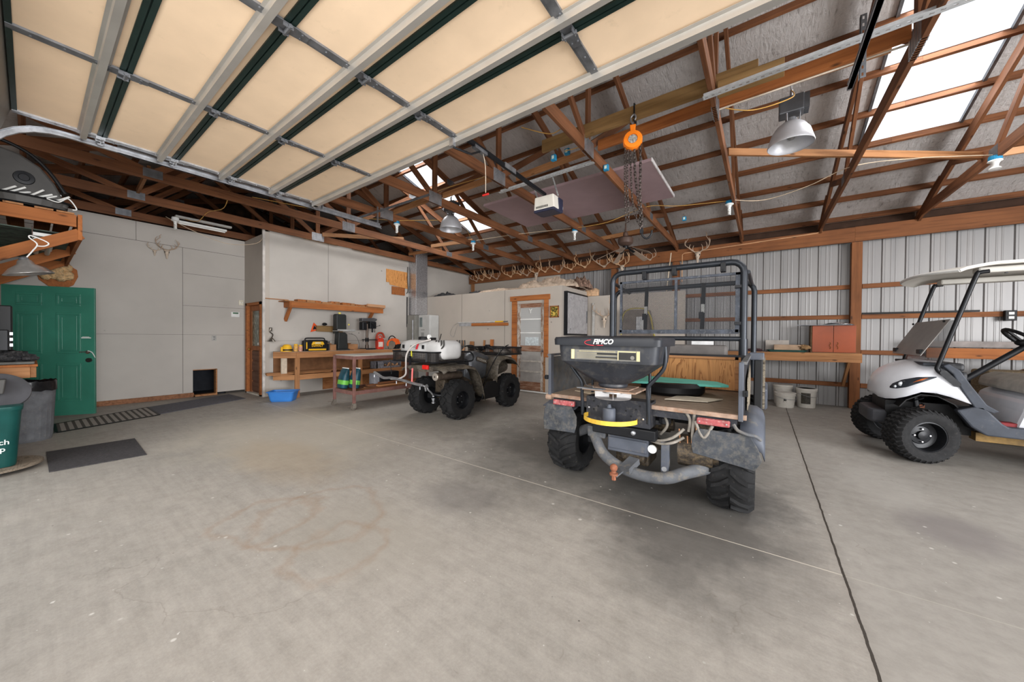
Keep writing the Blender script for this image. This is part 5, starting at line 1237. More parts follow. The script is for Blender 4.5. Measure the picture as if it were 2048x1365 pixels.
mb = MB(); mb.rings([[(gx+x, gy+y, z) for x, y in rrect(w_, w_*.98, .07, 4)] for w_, z in ((.36, .06), (.37, .09), (.43, .58), (.45, .60), (.45, .63), (.42, .635))])
mb.build('bin_body', GBM, GB_, smooth=30)
WL = pm('white_lettering', (205, 215, 212), .5)
text('lettering', 'usch', .065, frame((gx+.205, gy+.085, .30), (-.0, 1, 0), (-.08, 0, 1)) @ Matrix.Rotation(0, 4, 'Z'), WL, GB_, bold=.001)
text('lettering', 'orp', .065, frame((gx+.200, gy+.075, .235), (0, 1, 0), (-.08, 0, 1)), WL, GB_, bold=.001)
MB().prism([(-.05, 0), (.05, 0), (.0, .04)], .002, frame((gx+.212, gy+.03, .40), (0, 1, 0), (-.08, 0, 1))).build('white_logo', WL, GB_)
LD = thing('round_bin_lid', 'dark grey round bin lid leaning on top of the green recycling bin', 'bin lid', (-5.98, -.17, .64))
LM = frame((-6.0, -.19, .75), (.0, 1, -.25), (-.55, .1, .8))
MB().lathe([(.195, 0), (.20, .01), (.195, .03), (.17, .035), (.15, .028), (.1, .04), (0, .045)], 36, LM, cap=True).build('lid_disc', pm('dark_grey_lid', (74, 74, 78), .5, 0, .08), LD, smooth=40)
MB().prism([(-.05, 0), (.05, 0), (.065, .14), (-.065, .14)], .1, frame((-6.0, -.2, .74), (0, 1, 0), (0, 0, 1))).build('lid_clamp', GP_, LD, bev=.008)
DL = thing('wooden_dolly', 'flat wooden dolly board under the green recycling bin', 'dolly', (-5.95, -.2, 0))
MB().lathe([(0, .035), (.32, .035), (.32, .055), (0, .055)], 28, Matrix.Translation((-5.95, -.24, 0))).build('dolly_board', plywood('dirty_ply', (132, 120, 106), (104, 92, 78), 0), DL)
for a in (20, 110, 200, 290): MB().cyl((-5.95+.2*math.cos(R(a))-.01, -.24+.2*math.sin(R(a)), .018), (-5.95+.2*math.cos(R(a))+.02, -.24+.2*math.sin(R(a)), .018), .018, 12).build('dolly_wheel', BLKP, DL)
# mats
def mat_obj(name, label, c4, z, m_, h=.008):
    mb = MB(); mb.add([(x, y, 0.001) for x, y in c4]+[(x, y, h) for x, y in c4], [(0, 3, 2, 1), (4, 5, 6, 7), (0, 1, 5, 4), (1, 2, 6, 5), (2, 3, 7, 6), (3, 0, 4, 7)])
    return tag(mb.build(name, m_, bev=.002), label, 'mat')
BM = pm('black_carpet_mat', (64, 62, 64), .95, 0, .12, 40, c2=(104, 100, 98), amt=.2, bump=.8, bs=120)
mat_obj('floor_mat', 'black rectangular carpet mat lying alone on the concrete near the bins', [(-6.45, .10), (-5.49, .10), (-5.46, .745), (-6.43, .77)], 0, BM)
mat_obj('floor_mat', 'smooth grey-black runner mat along the left wall beside the pet door', [(-8.06, 1.24), (-8.68, 2.62), (-9.6, 2.58), (-8.98, 1.24)], 0, pm('grey_runner', (98, 98, 104), .9, 0, .1, 30, bump=.4, bs=100))
RM = N('ribbed_grey_mat'); RM.pr(.95)
wx = RM.math('FRACT', RM.math('MULTIPLY', RM.math('ADD', RM.xyz()[1], RM.math('MULTIPLY', RM.xyz()[0], .0)), 14))
RM.color(RM.mix(RM.math('LESS_THAN', wx, .42), (158, 152, 146), (84, 80, 76)))
mo_ = mat_obj('floor_mat', 'ribbed grey striped door mat in front of the open green door', [(-8.3, .2), (-7.62, .2), (-8.02, 1.22), (-8.95, 1.22)], 0, RM.m)
sb = MB(); 
for a, b in (((-8.32, .2), (-7.6, .2)), ((-7.6, .2), (-8.0, 1.235)), ((-8.0, 1.235), (-8.97, 1.235)), ((-8.97, 1.235), (-8.32, .2))): sb.beam((a[0], a[1], .006), (b[0], b[1], .006), .03, .01)
sb.build('mat_border', BLKP, mo_)
# wall fittings
def fit(name, label, cat, x, y, z, w_, h_, m_, d=.012, bev=.004):
    t = thing(name, label, cat, (x, y, z)); MB().cbox((x+d/2, y, z), (d, w_, h_)).build('plate', m_, t, bev=bev); return t
t = fit('light_switch', 'double light switch plate beside the brown glazed door', 'light switch', -9.797, 2.86, 2.07, .09, .12, pm('ivory', (206, 198, 180), .4))
for dy in (-.02, .02): MB().cbox((-9.78, 2.86+dy, 2.07), (.014, .012, .03)).build('toggle', WHITE, t)
t = fit('thermostat', 'white thermostat with a green display on the left wall', 'thermostat', -9.797, 2.75, 1.79, .16, .12, WHITE, .03, .012)
MB().cbox((-9.765, 2.75, 1.82), (.004, .1, .03)).build('display', pm('lcd_green', (74, 110, 84), .2), t)
t = fit('wall_socket', 'grey wall socket low on the left wall right of the pet door', 'socket', -9.797, 2.37, 1.25, .075, .115, pm('grey_plate', (170, 168, 164), .5))
for dz in (-.025, .025): MB().cbox((-9.783, 2.37, 1.25+dz), (.004, .03, .025)).build('outlet_face', pm('grey_dark_plate', (130, 128, 126), .5), t)
# ------------------------------------------------------------------ brown glazed door in the corner wall
BRN = wood('stained_door_wood', (158, 100, 62), (104, 62, 38), axis=2)
DKB = wood('dark_brown_rails', (120, 84, 66), (84, 56, 44), axis=0)
bd = thing('door_2', 'brown glazed timber door in the short wall left of the workbench', 'door', (-9.2, 2.98, 0), kind='structure')
MB().box(-9.66, -9.58, 2.9, 3.0, 0, 2.05).box(-8.84, -8.76, 2.9, 3.0, 0, 2.05).box(-9.66, -8.76, 2.9, 3.0, 1.99, 2.05).build('door_frame', WORG, bd)
MB().box(-9.57, -9.46, 2.96, 3.0, .03, 1.99).box(-8.96, -8.85, 2.96, 3.0, .03, 1.99).box(-9.46, -8.96, 2.96, 3.0, 1.87, 1.99).box(-9.46, -8.96, 2.96, 3.0, .98, 1.08).build('door_leaf', BRN, bd)
for k in range(4): MB().box(-9.46, -8.96, 2.965, 2.99, .06+.235*k, .26+.235*k).build('door_panel', DKB, bd, bev=.01)
MB().box(-9.46, -8.96, 2.985, 3.0, .03, .98).build('panel_backing', DKB, bd)
gd_ = N('patterned_door_glass'); gd_.pr(.12)
f = gd_.noise(9, 5, gd_.mapping((3, 1, 1))); gd_.color(gd_.ramp(f, [(.35, (66, 74, 62)), (.55, (112, 118, 104)), (.72, (190, 192, 180))]))
MB().box(-9.46, -8.96, 2.975, 2.985, 1.08, 1.87).build('glass_pane', gd_.m, bd)
MB().cbox((-9.03, 2.95, 1.13), (.07, .01, .05)).build('note', WHITE, bd); MB().ball((-9.52, 2.93, 1.0), .026).build('door_knob', pm('brass', (176, 136, 70), .3, .8), bd, smooth=60)
MB().box(-9.66, -8.76, 2.9, 3.05, 0, .03).build('threshold', pm('pale_threshold', (196, 190, 180), .6), bd)

# ------------------------------------------------------------------ main workbench
WB = thing('workbench', 'long pine workbench against the grey wall with a lower shelf', 'workbench', (-8.35, 4.5, 0))
# clipped front left corner
MB().prism([(-8.65, 3.10), (-8.32, 3.0), (-8.04, 3.30), (-8.04, 6.1), (-8.65, 6.1)], .02, frame((0, 0, .955), (1, 0, 0), (0, 1, 0))).build('bench_top', pm('worn_bench_top', (176, 158, 140), .6, 0, .1, 5, c2=(150, 120, 92), amt=.3), WB)
plank('front_apron', (-8.02, 3.3, .905), (-8.02, 6.1, .905), .13, .04, WOLD, WB); plank('corner_apron', (-8.02, 3.31, .905), (-8.33, 2.99, .905), .13, .04, WOLD, WB)
plank('shelf_rail', (-8.02, 3.3, .43), (-8.02, 6.1, .43), .11, .04, WOLD, WB); plank('shelf_corner_rail', (-8.02, 3.31, .43), (-8.33, 2.99, .43), .11, .04, WOLD, WB)
MB().prism([(-8.65, 3.05), (-8.34, 3.0), (-8.04, 3.30), (-8.04, 6.1), (-8.65, 6.1)], .02, frame((0, 0, .45), (1, 0, 0), (0, 1, 0))).build('lower_shelf', WOLD, WB)
for y in (3.32, 4.75, 6.05): plank('bench_leg', (-8.02, y, 0), (-8.02, y, .84), .09, .045, WOLD, WB, up=(0, 1, 0))
MB().box(-8.06, -7.98, 6.0, 6.1, 0, .84).build('end_leg', WRED, WB)
MB().box(-8.66, -8.62, 3.1, 6.1, .5, .9).build('back_board', pm('brown_hardboard', (132, 92, 62), .7), WB)
tag(MB().box(-8.24, -8.2, 3.09, 3.2, .475, .84).build('rolled_sheet', pm('pale_sheet', (196, 180, 160), .7), bev=.005), 'pale board offcut leaning on the bench corner leg', 'board')
rn = random.Random(4)
for k in range(5):
    o = plank('pine_offcut', (-8.2-.07*k, 2.82+.02*k, .50+.02*(k % 2)), (-8.15-.07*k, 4.1+.1*k, .50+.02*(k % 2)), .022, .05, WOLD); tag(o, 'pine offcut on the bench lower shelf, %s from the front edge, end sticking out left' % (['nearest', 'second', 'third', 'fourth', 'farthest'][k]), 'board', 'offcuts on the bench shelf')
# items on top: z=.975
Z0 = .976
YL = pm('tool_yellow', (228, 176, 40), .45, 0, .05)
t = thing('hard_hat', 'yellow hard hat with a black band at the left end of the workbench', 'hard hat', (-8.32, 3.22, Z0))
MB().lathe([(.105, 0), (.10, .07), (.085, .12), (.05, .15), (0, .155)], 20, Matrix.Translation((-8.32, 3.24, Z0)) @ Matrix.Diagonal((1, .95, 1, 1))).build('shell', YL, t, smooth=60)
MB().lathe([(.108, .02), (.106, .05)], 20, Matrix.Translation((-8.32, 3.24, Z0)), cap=False).build('band', BLKP, t, sol=.004)
MB().cbox((-8.30, 3.13, Z0+.05), (.06, .03, .1)).build('clip', YL, t, bev=.006)
for y, z, lb, col in ((3.39, .16, 'small jar with an orange label right of the yellow hard hat', (196, 150, 80)), (3.485, .14, 'small jar with a pinkish label, left of the black and yellow charger', (190, 140, 120))):
    t = thing('jar', lb, 'jar', (-8.25, y, Z0), 'jars on the workbench')
    MB().lathe([(0, 0), (.04, 0), (.042, .01), (.042, z-.04), (.034, z-.03), (0, z-.03)], 16, Matrix.Translation((-8.25, y, Z0))).build('jar_body', pm('jar_'+str(int(z*100)), col, .3, 0, .2, 30), t, smooth=40)
    MB().lathe([(0, z-.03), (.036, z-.03), (.036, z), (0, z)], 16, Matrix.Translation((-8.25, y, Z0))).build('lid', YL, t, smooth=40)
# black and yellow jobsite charger
t = thing('jobsite_charger', 'black and yellow boxy power unit with yellow lettering on the workbench', 'power unit', (-8.3, 3.8, Z0))
MB().prism([(3.56, .03), (3.6, .0), (4.03, .0), (4.07, .03), (4.05, .23), (3.98, .25), (3.64, .25), (3.58, .23)], .24, frame((-8.42, 0, Z0), (0, 1, 0), (0, 0, 1))).build('unit_body', BLKP, t, bev=.012)
MB().prism([(3.68, .145), (3.96, .145), (3.93, .21), (3.71, .21)], .012, frame((-8.18, 0, Z0), (0, 1, 0), (0, 0, 1))).box(-8.18, -8.168, 3.62, 4.0, Z0+.015, Z0+.05).box(-8.18, -8.17, 3.57, 3.59, Z0+.05, Z0+.2).build('yellow_trim', YL, t)
text('lettering', 'DeWALT', .062, frame((-8.176, 3.81, Z0+.115), (0, 1, 0), (0, 0, 1)), YL, t, bold=.0015)
MB().cbox((-8.168, 3.82, Z0+.18), (.006, .12, .025)).build('display', pm('pale_lcd', (190, 196, 190), .3), t)
MB().tube(smoothpath([(-8.3, 3.6, Z0+.24), (-8.3, 3.62, Z0+.285), (-8.3, 3.8, Z0+.29), (-8.3, 4.0, Z0+.285), (-8.3, 4.03, Z0+.24)]), .014, 8).build('carry_handle', BLKM, t, smooth=60)
for y in (3.545, 4.075): MB().tube([(-8.19, y, Z0+.01), (-8.19, y, Z0+.22)], .016, 8).build('roll_bar', BLKM, t)
# warning triangle on the wall
t = thing('warning_triangle', 'orange warning triangle hanging on the wall above the black and yellow unit', 'warning triangle', (-8.63, 3.95, 1.5))
def tri(r, cy=3.96, cz=1.5): return [(cy+r*math.cos(R(a)), cz+r*math.sin(R(a))) for a in (100, 225, 350)]
o_, i_ = tri(.135), tri(.07); mb = MB()
for dxx in (0, .008): mb.v += [(-8.64+dxx, y, z) for y, z in o_+i_]
for k in range(3):
    k2 = (k+1) % 3; mb.f += [(k, k2, 3+k2, 3+k), (6+k, 6+k2, 9+k2, 9+k), (k, k2, 6+k2, 6+k), (3+k, 3+k2, 9+k2, 9+k)]; mb.mi += [0]*4
mb.build('triangle_frame', pm('warning_orange', (226, 84, 34), .4), t)
MB().prism(tri(.055), .003, frame((-8.645, 0, 0), (0, 1, 0), (0, 0, 1))).build('triangle_core', BLKP, t)
# small ledge
t = thing('wall_ledge', 'short rough timber ledge on the wall behind the bandsaw', 'shelf', (-8.6, 4.2, 1.5))
plank('ledge_board', (-8.57, 3.97, 1.49), (-8.57, 4.6, 1.47), .13, .04, WGRN, t); MB().box(-8.65, -8.5, 3.95, 4.6, 1.55, 1.56).build('ledge_top', WGRN, t)
tag(MB().ball((-8.55, 4.15, 1.60), .04, 1.2, 1.4, .9).build('tape_measure', BLKM, bev=.0), 'small black object on the short wall ledge', 'tape measure')
# clamp lamp on wall
t = thing('spotlight', 'small metal clip-on spotlight on the wall left of the workbench', 'spotlight', (-8.62, 3.02, 1.35))
MB().lathe([(.075, 0), (.07, .01), (.04, .05), (.02, .08), (0, .085)], 20, Matrix.Translation((-8.53, 3.03, 1.19))).build('shade', pm('dark_chrome', (128, 122, 114), .25, .8), t, smooth=50)
MB().tube(smoothpath([(-8.53, 3.03, 1.27), (-8.56, 3.06, 1.34), (-8.6, 3.02, 1.40), (-8.6, 3.04, 1.47)]), .012, 8).cbox((-8.62, 3.04, 1.45), (.04, .05, .08)).build('arm', pm('dark_chrome', (128, 122, 114)), t)
# bandsaw
t = thing('bandsaw', 'black upright bandsaw with a grey table on the workbench', 'bandsaw', (-8.3, 4.4, Z0))
BS = pm('bandsaw_black', (44, 46, 46), .45, 0, .1)
MB().box(-8.42, -8.16, 4.27, 4.56, Z0, Z0+.03).build('base', BS, t)
MB().prism([(4.29, .03), (4.53, .03), (4.52, .38), (4.47, .43), (4.31, .43)], .2, frame((-8.39, 0, Z0), (0, 1, 0), (0, 0, 1))).build('lower_wheel_case', BS, t, bev=.012)
MB().prism([(4.26, .50), (4.50, .50), (4.50, .84), (4.47, .87), (4.28, .87), (4.26, .84)], .18, frame((-8.38, 0, Z0), (0, 1, 0), (0, 0, 1))).build('upper_wheel_case', BS, t, bev=.014)
MB().box(-8.42, -8.3, 4.28, 4.36, Z0+.4, Z0+.52).build('column', BS, t)
MB().box(-8.4, -8.05, 4.26, 4.62, Z0+.455, Z0+.475).box(-8.1, -8.06, 4.22, 4.64, Z0+.47, Z0+.5).build('table', pm('cast_grey', (176, 176, 174), .4, .4), t, bev=.004)
MB().cyl((-8.3, 4.38, Z0+.87), (-8.3, 4.38, Z0+.91), .03, 12).ball((-8.17, 4.54, Z0+.62), .02).build('yellow_knob', pm('knob_yellow', (222, 206, 96), .4), t, smooth=50)
MB().cyl((-8.22, 4.5, Z0+.48), (-8.22, 4.5, Z0+.6), .006, 6).tube(smoothpath([(-8.2, 4.55, Z0+.4), (-8.15, 4.7, Z0+.35), (-8.15, 4.8, Z0+.15), (-8.15, 4.78, Z0+.01)]), .004, 5).build('blade_guide', BLKM, t)
for a, b, lb in (((-8.45, 4.08), (-8.22, 4.26), 'brown cardboard box on the workbench left of the bandsaw'), ((-8.5, 4.6), (-8.3, 4.85), 'small brown timber block box right of the bandsaw')):
    t = thing('cardboard_box', lb, 'box', (a[0], a[1], Z0)); MB().box(a[0], b[0], a[1], b[1], Z0, Z0+.14).build('box_body', pm('cardboard', (164, 120, 84), .8), t, bev=.003)
    MB().beam((b[0], a[1], Z0+.14), (b[0]+.05, a[1], Z0+.17), .003, .1, up=(0, 1, 0)).build('flap', pm('cardboard', (164, 120, 84)), t)
tag(MB().box(-8.35, -8.1, 4.62, 4.95, Z0, Z0+.015).build('timber_strip', WOLD), 'flat timber strip on the workbench between bandsaw and drill press', 'board')
# drill press
t = thing('drill_press', 'black bench drill press on the workbench', 'drill press', (-8.3, 5.1, Z0))
MB().box(-8.45, -8.15, 4.98, 5.26, Z0, Z0+.03).build('base', BLKM, t, bev=.006)
MB().cyl((-8.3, 5.1, Z0+.03), (-8.3, 5.1, Z0+.66), .032, 14).cyl((-8.3, 5.1, Z0+.03), (-8.3, 5.1, Z0+.12), .045, 14).build('column', pm('column_steel', (96, 84, 76), .4, .6), t, smooth=40)
MB().prism([(4.92, .72), (5.28, .72), (5.34, .76), (5.34, .80), (5.26, .82), (4.92, .80)], .16, frame((-8.38, 0, Z0), (0, 1, 0), (0, 0, 1))).build('pulley_cover', pm('cover_dark', (70, 70, 72), .3), t, bev=.012)
MB().box(-8.39, -8.22, 4.93, 5.06, Z0+.5, Z0+.71).build('motor', BLKM, t, bev=.02)
MB().box(-8.37, -8.22, 5.14, 5.32, Z0+.54, Z0+.72).cyl((-8.28, 5.24, Z0+.44), (-8.28, 5.24, Z0+.54), .022, 12).build('drill_head', BLKM, t, bev=.012)
for a in (0, 120, 240): MB().cyl((-8.2, 5.26, Z0+.58), (-8.17, 5.26+.13*math.cos(R(a+20)), Z0+.58+.13*math.sin(R(a+20))), .006, 6).ball((-8.17, 5.26+.13*math.cos(R(a+20)), Z0+.58+.13*math.sin(R(a+20))), .013).build('feed_handle', BLKM, t, smooth=60)
MB().box(-8.4, -8.16, 5.02, 5.30, Z0+.24, Z0+.26).cyl((-8.3, 5.1, Z0+.2), (-8.3, 5.1, Z0+.3), .045, 12).tube([(-8.2, 4.95, Z0+.27), (-8.2, 4.93, Z0+.2)], .008, 6).build('work_table', BLKM, t)
# red jug and cut-off saw
t = thing('fuel_jug', 'red plastic jug with a white label beside the drill press', 'jug', (-8.2, 5.4, Z0))
RJ = pm('jug_red', (206, 62, 44), .4)
MB().prism([(5.32, 0), (5.50, 0), (5.50, .27), (5.46, .30), (5.40, .30), (5.32, .24)], .12, frame((-8.27, 0, Z0), (0, 1, 0), (0, 0, 1))).build('jug_body', RJ, t, bev=.014)
MB().tube(smoothpath([(-8.21, 5.36, Z0+.26), (-8.21, 5.38, Z0+.34), (-8.21, 5.45, Z0+.35), (-8.21, 5.49, Z0+.29)]), .014, 8).build('jug_handle', RJ, t, smooth=60)
MB().cbox((-8.149, 5.40, Z0+.13), (.004, .13, .13)).build('jug_label', pm('label_pale', (216, 200, 190), .5), t)
t = thing('cut_off_saw', 'orange and black petrol cut-off saw at the right end of the workbench', 'cut-off saw', (-8.2, 5.8, Z0))
ORG = pm('saw_orange', (232, 98, 40), .4)
MB().prism([(5.68, .22), (5.82, .30), (5.95, .26), (6.0, .17), (5.98, .1), (5.8, .12)], .16, frame((-8.28, 0, Z0), (0, 1, 0), (0, 0, 1))).build('engine_cover', ORG, t, bev=.02)
MB().prism([(5.84, .0), (5.98, .0), (6.03, .14), (5.88, .14)], .17, frame((-8.285, 0, Z0), (0, 1, 0), (0, 0, 1))).build('tank_housing', BLKP, t, bev=.02)
MB().lathe([(0, 0), (.125, 0), (.125, .006), (0, .006)], 28, frame((-8.12, 5.70, Z0+.13), (0, 1, 0), (0, 0, 1))).build('cutting_disc', pm('disc_grey', (120, 108, 96), .6), t, smooth=40)
MB().lathe([(.10, -.01), (.135, -.01), (.135, .02), (.10, .02)], 16, frame((-8.12, 5.70, Z0+.13), (0, 1, 0), (0, 0, 1)), a0=40, a1=200).build('blade_guard', ORG, t, sol=.008)
MB().tube(smoothpath([(-8.16, 5.64, Z0+.02), (-8.14, 5.62, Z0+.2), (-8.15, 5.68, Z0+.33), (-8.18, 5.8, Z0+.35), (-8.2, 5.9, Z0+.28)]), .014, 8).build('front_handle', BLKP, t, smooth=60)
t = thing('cut_off_saw', 'older red hand tool leaning on the wall behind the red jug', 'tool', (-8.5, 5.55, Z0))
MB().tube(smoothpath([(-8.5, 5.5, Z0+.02), (-8.5, 5.5, Z0+.3), (-8.5, 5.56, Z0+.42), (-8.5, 5.68, Z0+.42), (-8.5, 5.74, Z0+.3)]), .028, 8).build('tool_body', pm('dull_red_tool', (170, 64, 44), .5), t, smooth=60)
t['category'] = 'hand tool'; t.name = 'hand_tool'
# on the lower shelf
t = thing('wood_chip_crate', 'grey printed box of cut wood rounds on the bench lower shelf', 'crate', (-8.2, 5.5, .47))
MB().box(-8.35, -8.04, 5.22, 5.24, .47, .66).box(-8.35, -8.04, 5.94, 5.96, .47, .66).box(-8.35, -8.33, 5.22, 5.96, .47, .66).box(-8.06, -8.04, 5.22, 5.42, .47, .66).box(-8.06, -8.04, 5.42, 5.96, .47, .53).box(-8.35, -8.04, 5.22, 5.96, .47, .48).build('crate_body', pm('printed_grey_card', (112, 112, 118), .6, 0, .25, 30), t)
rn = random.Random(8)
for k in range(22):
    y = 5.46+.021*k; z = .5+rn.uniform(0, .1); x = -8.1-rn.uniform(0, .1)
    o = MB().cyl((x, y, z), (x+.06, y+rn.uniform(-.02, .02), z+rn.uniform(-.01, .02)), .017, 10).build('wood_round', WLIT); tag(o, 'small cut wood round in the grey box on the bench shelf', 'wood piece', 'wood rounds in the grey box')
# wall shelf with blocks
t = thing('timber_shelf', 'pine wall shelf on two brackets above the workbench', 'shelf', (-8.5, 4.4, 2.0))
plank('shelf_front', (-8.33, 3.32, 2.0), (-8.33, 5.58, 2.0), .13, .04, WORG, t); plank('shelf_left_end', (-8.33, 3.32, 2.0), (-8.64, 3.32, 2.0), .12, .04, WORG, t)
MB().box(-8.65, -8.31, 3.2, 5.62, 2.06, 2.08).build('shelf_top', WOLD, t)
for y in (3.33, 5.3): plank('bracket', (-8.36, y, 1.96), (-8.63, y, 1.66), .09, .045, WORG, t)
rn = random.Random(11); y = 3.5; k = 0
while y < 5.5:
    L = rn.uniform(.10, .26); h_ = rn.uniform(.03, .075); x = -8.36-rn.uniform(0, .12)
    o = MB().box(x-.14, x+.05, y, y+L, 2.081, 2.081+h_).build('wood_offcut', WOLD if k % 2 else WORG, bev=.003); tag(o, '%s rough wooden offcut from the left on the long wall shelf above the workbench' % ORD[k], 'wood block', 'offcuts on the wall shelf'); y += L*.92+.02; k += 1
MB2 = plank('pine_block', (-8.3, 5.1, 2.12), (-8.3, 5.62, 2.12), .07, .06, WLIT); tag(MB2, 'pale pine block at the right end of the wall shelf', 'wood block')
# plywood patches
tag(MB().prism([(5.89, 2.86), (6.0, 2.86), (6.0, 2.80), (6.62, 2.74), (6.62, 3.23), (5.89, 3.23)], .012, frame((-8.645, 0, 0), (0, 1, 0), (0, 0, 1))).build('plywood_patch', plywood('orange_plywood', (204, 144, 84), (150, 92, 44), 2, 1.2)), 'orange plywood patch high on the wall left of the duct', 'plywood panel')
tag(MB().box(-8.645, -8.63, 6.07, 6.52, 2.53, 2.76).build('wood_patch', WORG), 'small reddish board under the plywood patch', 'board')

# ------------------------------------------------------------------ rolling table
RT = thing('rolling_table', 'brown painted steel table on castors with a pale top in front of the workbench', 'rolling table', (-6.22, 4.2, 0))
BR = pm('brown_steel_paint', (118, 84, 78), .45, .1, .1, 6, c2=(140, 104, 92), amt=.3)
x0, x1, y0, y1 = -6.58, -5.90, 3.38, 5.05
MB().box(x0+.01, x1-.01, y0+.01, y1-.01, .955, .972).build('table_top', pm('pale_worktop', (178, 176, 168), .4, 0, .06), RT)
for a, b in (((x0, y0), (x1, y0)), ((x0, y1), (x1, y1)), ((x0, y0), (x0, y1)), ((x1, y0), (x1, y1))):
    for z, h_ in ((.93, .06), (.30, .07)): MB().beam((a[0], a[1], z), (b[0], b[1], z), .035, h_).build('frame_rail', BR, RT, bev=.003)
MB().box(x0+.02, x1-.02, y0+.02, y1-.02, .30, .315).build('shelf_panel', WRED, RT)
for x in (x0, x1):
    for y in (y0, y1):
        MB().box(x-.022, x+.022, y-.022, y+.022, .12, .96).build('table_leg', BR, RT, bev=.003)
        c_ = MB().box(x-.025, x+.025, y-.025, y+.025, .10, .118).box(x-.022, x-.017, y-.03, y+.03, .035, .1).box(x+.017, x+.022, y-.03, y+.03, .035, .1).box(x-.05, x-.02, y-.1, y-.03, .075, .08).build('castor', pm('castor_steel', (140, 132, 122), .45, .6), RT)
        MB().cyl((x-.012, y-.015, .042), (x+.012, y-.015, .042), .042, 18).build('castor_wheel', pm('castor_grey', (96, 88, 80), .7), c_, smooth=40)
for k, y in enumerate((3.50, 3.64)):
    t = thing('fertiliser_bag', ['dark green bag with a lime stripe leaning on the near table leg', 'second dark green lime-striped bag, leaning on the first one'][k], 'bag', (-6.42, y, .32), 'green bags on the rolling table shelf')
    Mx = Matrix.Translation((-6.47+.15*k, y-.03, .33)) @ Matrix.Rotation(R(-10), 4, 'X')
    mb = MB(); rn = random.Random(20+k)
    mb.rings([[Mx @ Vector((a*s_+rn.uniform(-.004, .004), b*s2, z)) for a, b in rrect(.24, .13, .05, 3)] for z, s_, s2 in ((0, .9, .9), (.05, 1, 1), (.2, 1, 1), (.33, .95, .7), (.38, .9, .25))])
    bg_ = mb.build('bag_body', pm('bag_green', (30, 66, 78), .35, 0, .25, 14, bump=.4, bs=20), t, smooth=50)
    mb = MB(); mb.rings([[Mx @ Vector((a*1.02, b*1.02, z)) for a, b in rrect(.24, .13, .05, 3)] for z in (.07, .15)], cap=False); mb.build('lime_band', pm('lime_green', (112, 186, 76), .4), bg_, smooth=50)
    mb = MB(); mb.rings([[Mx @ Vector((a*.92, b*.3, z)) for a, b in rrect(.24, .13, .05, 3)] for z in (.37, .39)]); mb.build('bag_seam', WHITE, bg_)
tag(MB().box(-6.45, -6.2, 4.1, 4.55, .316, .6).build('black_box', BLKP, bev=.02), 'black storage box on the rolling table shelf', 'box')
tag(MB().box(-6.4, -6.2, 3.98, 4.09, .316, .58).build('grey_box', pm('grey_card', (130, 130, 136), .6), bev=.01), 'grey box beside the black box on the rolling table shelf', 'box')
for k in range(5):
    o = plank('stacked_board', (-6.0-.1*(k % 3)-.02, 3.62+.1*k, .333+.034*(k//2)), (-6.0-.1*(k % 3), 5.5, .333+.034*(k//2)), .03, .09, WOLD if k % 2 else WRED); tag(o, 'reddish board stacked on the rolling table shelf, ' + ['lowest on the right', 'lowest in the middle', 'middle layer at the left', 'middle layer at the right', 'topmost and shortest'][k], 'board', 'boards on the rolling table')
# blue tub
t = thing('blue_tub', 'blue plastic tub on the floor left of the workbench', 'tub', (-7.9, 3.05, 0))
BT = pm('blue_tub_plastic', (58, 122, 196), .4, 0, .05)
Mx = Matrix.Translation((-7.86, 3.0, 0)) @ Matrix.Rotation(R(48), 4, 'Z')
def tb(w_, d_, z): return [Mx @ Vector((a, b, z)) for a, b in rrect(w_, d_, .05, 4)]
MB().rings([tb(.38, .26, .012), tb(.40, .28, .02), tb(.47, .33, .18), tb(.51, .37, .185), tb(.51, .37, .20), tb(.46, .32, .20), tb(.45, .31, .18), tb(.38, .25, .03)], closed=True).build('tub_body', BT, t, smooth=35)
MB().rings([tb(.38, .26, .0), tb(.39, .27, .03)]).build('tub_base', BT, t)
MB().prism(rrect(.1, .1, .01), .002, Mx @ frame((-.228, 0, .10), (0, 1, 0), (-.2, 0, 1))).build('tub_label', pm('pale_label', (190, 205, 195), .5), t)
# ------------------------------------------------------------------ duct, panels, heater
FO = N('foil_duct_wrap'); FO.pr(.28, .8); f = FO.noise(34, 4, rough=.7); FO.color(FO.ramp(f, [(.3, (150, 150, 154)), (.7, (226, 226, 230))])); FO.bump(f, .5, .006)
t = thing('air_duct', 'silver foil-wrapped air duct rising up the corner', 'air duct', (-8.48, 6.9, 1.95))
MB().box(-8.64, -8.30, 6.66, 7.09, 1.96, 3.8).build('duct_shaft', FO.m, t, bev=.006); MB().box(-8.65, -8.29, 6.65, 7.095, 2.62, 2.66).build('duct_joint', GALV, t)
MB().prism([(6.66, 3.8), (7.09, 3.8), (7.0, 3.95), (6.66, 3.95)], .34, frame((-8.64, 0, 0), (0, 1, 0), (0, 0, 1))).build('duct_elbow', GALV, t)
t = thing('air_handler', 'dull grey metal air handler box below the silver duct', 'air handler', (-8.45, 6.8, .3))
GH = pm('grey_metal_cabinet', (138, 136, 130), .5, .2, .06)
MB().box(-8.64, -8.28, 6.6, 7.09, .0, 1.95).build('handler_body', GH, t, bev=.006); MB().box(-8.62, -8.32, 6.59, 6.6, .1, 1.7).build('access_panel', GH, t, bev=.004)
MB().cyl((-8.35, 6.585, .9), (-8.35, 6.585, 1.8), .014, 8).build('conduit', GALV, t)
t = thing('water_heater', 'pale upright electric heater cabinet with a grey control panel', 'heater', (-8.0, 6.9, 0))
PW = pm('pale_enamel', (188, 188, 186), .35, 0, .03)
MB().box(-8.27, -7.76, 6.72, 7.08, 0, 1.95).build('heater_body', PW, t, bev=.03)
